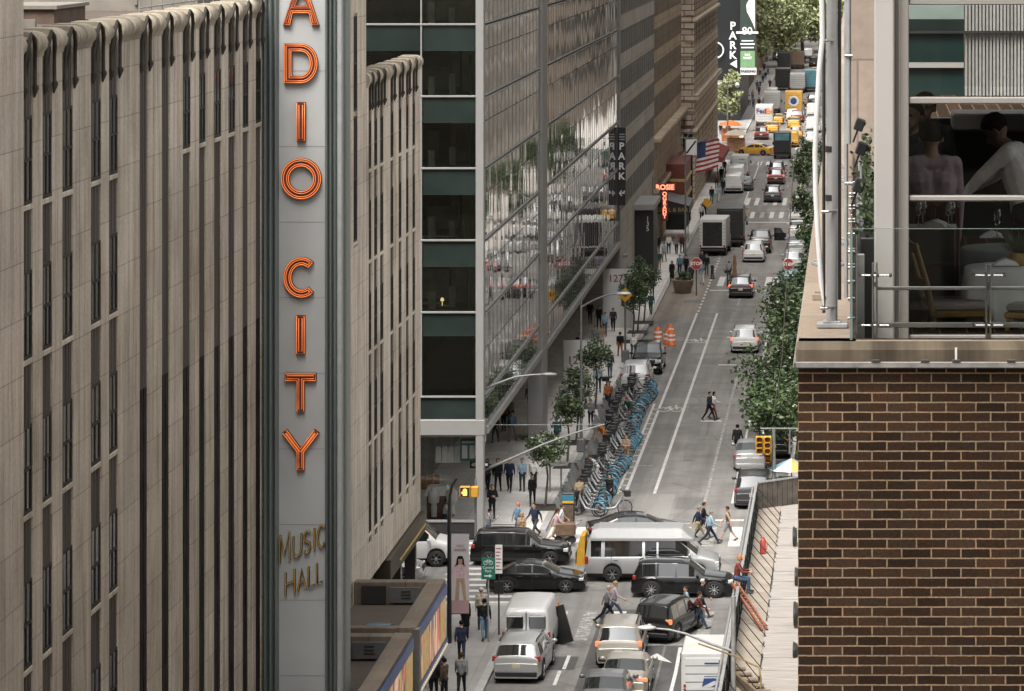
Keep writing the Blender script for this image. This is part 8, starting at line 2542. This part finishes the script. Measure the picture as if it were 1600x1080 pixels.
MB().tube([(0, 0, 0), (0, 0, 7.2)], [.09, .06], 8).build('pole', M_pole, t); MB().tube([(0, 0, 7.0), (-1.2, 0, 7.0), (-2.4, 0, 6.6)], .05, 6).build('arm', M_pole, t)
b = MB(); b.bbox(-.35, .35, -.3, .3, 0, 1.05, .05); p = at(921, 655, WZ)
# parked bicycle leaning by the trees, boxes near the column
# ------------------------------------------------------------------ hire bikes in their docks
M_bblue = mat('bike_blue', (.045, .155, .225), .4, 0, .2, 3, coat=.2)
M_bgrey = mat('bike_grey', (.30, .31, .31), .4, .4, .1, 4)
M_dock = mat('dock_grey', (.22, .222, .22), .45, .3, .1, 3)
def bike(label, group):
 t = thing('hire_bike', label, 'bicycle', (0, 0, 0), 0, group)
 for y, nm in ((-.52, 'rear_wheel'), (.52, 'front_wheel')):
  b = MB(); b.tube([(0, y + .315 * math.cos(R(22.5 * i)), .335 + .315 * math.sin(R(22.5 * i))) for i in range(16)], .024, 6, closed=True)
  for i in range(8):
   b.tube([(0, y, .335), (0, y + .3 * math.cos(R(45 * i)), .335 + .3 * math.sin(R(45 * i)))], .005, 3, caps=False)
  b.build(nm, M_tyre, t)
 b = MB(); b.tube([(0, -.52, .335), (0, -.12, .32), (0, .1, .36), (0, .36, .72), (0, .42, .92)], [.03, .05, .055, .045, .04], 8); b.tube([(0, -.12, .34), (0, -.22, .82)], .032, 8); b.tube([(0, .40, .85), (0, .52, .335)], .03, 8)
 b.build('frame', M_bgrey, t)
 b = MB()
 for s in (-1, 1):
  pts = [(-.52 + .375 * math.cos(R(a_)), .335 + .375 * math.sin(R(a_))) for a_ in range(55, 181, 15)]
  k_ = len(b.v)
  for y, z in pts:
   b.v += [(s * .02, y, z), (s * .04, y, z - .015), (s * .045, -.52 + (y + .52) * .86, .335 + (z - .335) * .86)]
  for i in range(len(pts) - 1):
   for j in range(2):
    b.f.append((k_ + 3 * i + j, k_ + 3 * i + j + 1, k_ + 3 * i + j + 4, k_ + 3 * i + j + 3)); b.m.append(0); b.s.append(True)
 pts = [(-.52 + .375 * math.cos(R(a_)), .335 + .375 * math.sin(R(a_))) for a_ in range(45, 186, 20)]
 k_ = len(b.v)
 for y, z in pts:
  b.v += [(-.035, y, z), (.035, y, z)]
 for i in range(len(pts) - 1):
  b.f.append((k_ + 2 * i, k_ + 2 * i + 1, k_ + 2 * i + 3, k_ + 2 * i + 2)); b.m.append(0); b.s.append(True)
 b.build('rear_mudguard', M_bblue, t)
 b = MB(); b.ell((0, -.26, .9), (.09, .15, .045), 10, 6); b.build('saddle', M_blackpl, t)
 b = MB(); b.tube([(-.3, .34, 1.08), (-.22, .42, 1.06), (0, .44, 1.0), (.22, .42, 1.06), (.3, .34, 1.08)], .022, 6); b.build('handlebar', M_blackpl, t)
 b = MB(); b.prism([(-.17, .82), (.17, .82), (.21, 1.06), (-.21, 1.06)], .5, .74); b.build('basket', M_blackpl, t)
 return t
def dock(label, group):
 t = thing('bike_dock', label, 'bike dock', (0, 0, 0), 0, group)
 MB().prism([(-.2, 0), (.18, 0), (.42, .82), (.30, .86)], -.09, .09, 'x').build('stand', M_dock, t)
 MB().bbox(-.38, .38, -.35, .28, 0, .05, .01).build('floor_plate', M_dock, t)
 MB().prism([(.30, .72), (.335, .70), (.405, .84), (.37, .855)], -.07, .07, 'x').build('face_plate', M_bblue, t)
 return t
GB, GD = 'hire bikes in the dock row', 'docks of the hire-bike row'
tens = ['', 'ten', 'twenty', 'thirty', 'forty', 'fifty']
def nth(i):
 if i < 28:
  return words[i]
 u = ['', 'first', 'second', 'third', 'fourth', 'fifth', 'sixth', 'seventh', 'eighth', 'ninth']
 n_ = i + 1
 return {30: 'thirtieth', 40: 'fortieth', 50: 'fiftieth'}.get(n_) or f'{tens[n_ // 10]}-{u[n_ % 10]}'
b0 = bike('blue-grey hire bike nearest the crossing in the dock row', GB); d0 = dock('grey bike dock nearest the crossing', GD)
NB = 46
y = 173.5
rb_ = random.Random(5)
gaps = {17, 18, 31}
for i in range(NB):
 x = -13.55 - .25 * (i / NB)
 yy = 174.2 + i * 1.0
 rot = R((72, 66, 76, 62)[i // 13 % 4]) + rb_.gauss(0, .09)
 x += (0, .3, -.05, .25)[i // 13 % 4] + rb_.gauss(0, .06)
 loc_d = (x - 1.0, yy + .3, 0)
 o = d0 if i == 0 else dup(d0, loc_d, rot, f'grey bike dock, {nth(i)} from the crossing end of the row')
 o.location = loc_d; o.rotation_euler = (0, 0, rot)
 if i in gaps:
  continue
 loc_b = (x + .25, yy, 0)
 o = b0 if i == 0 else dup(b0, loc_b, rot, f'blue-grey hire bike, {nth(i)} from the crossing end of the row')
 o.scale = (1.15,) * 3; o.location = loc_b; o.rotation_euler = (R(rb_.gauss(0, 2)), 0, rot)
# loose bikes
o = dup(b0, (*at(958, 806)[:2], 0), R(-75), 'hire bike being wheeled out beside the woman in black dress'); o['group'] = 'loose bicycles'
for px, py, rz, lb in ((951, 622, 20, 'dark bicycle leaning by a tree behind the pale jeep'), (1137, 447, 5, 'dark bicycle ridden past the lit dark red hatchback')):
 o = dup(b0, at(px, py, WZ if px < 1000 else 0), R(rz), lb); o['group'] = 'loose bicycles'
 for c in o.children_recursive:
  if c.type == 'MESH' and c.name.split('.')[0] in ('rear_mudguard', 'basket', 'frame'):
   c.material_slots[0].link = 'OBJECT'; c.material_slots[0].material = M_blackpl
# bags
for px, py, fc, c_, lb in ((811, 815, -60, 'charcoal', 'dark backpack on the orange-capped walker'), (1075, 955, 110, 'black', 'black shoulder bag of the woman in pale blouse')):
 pass
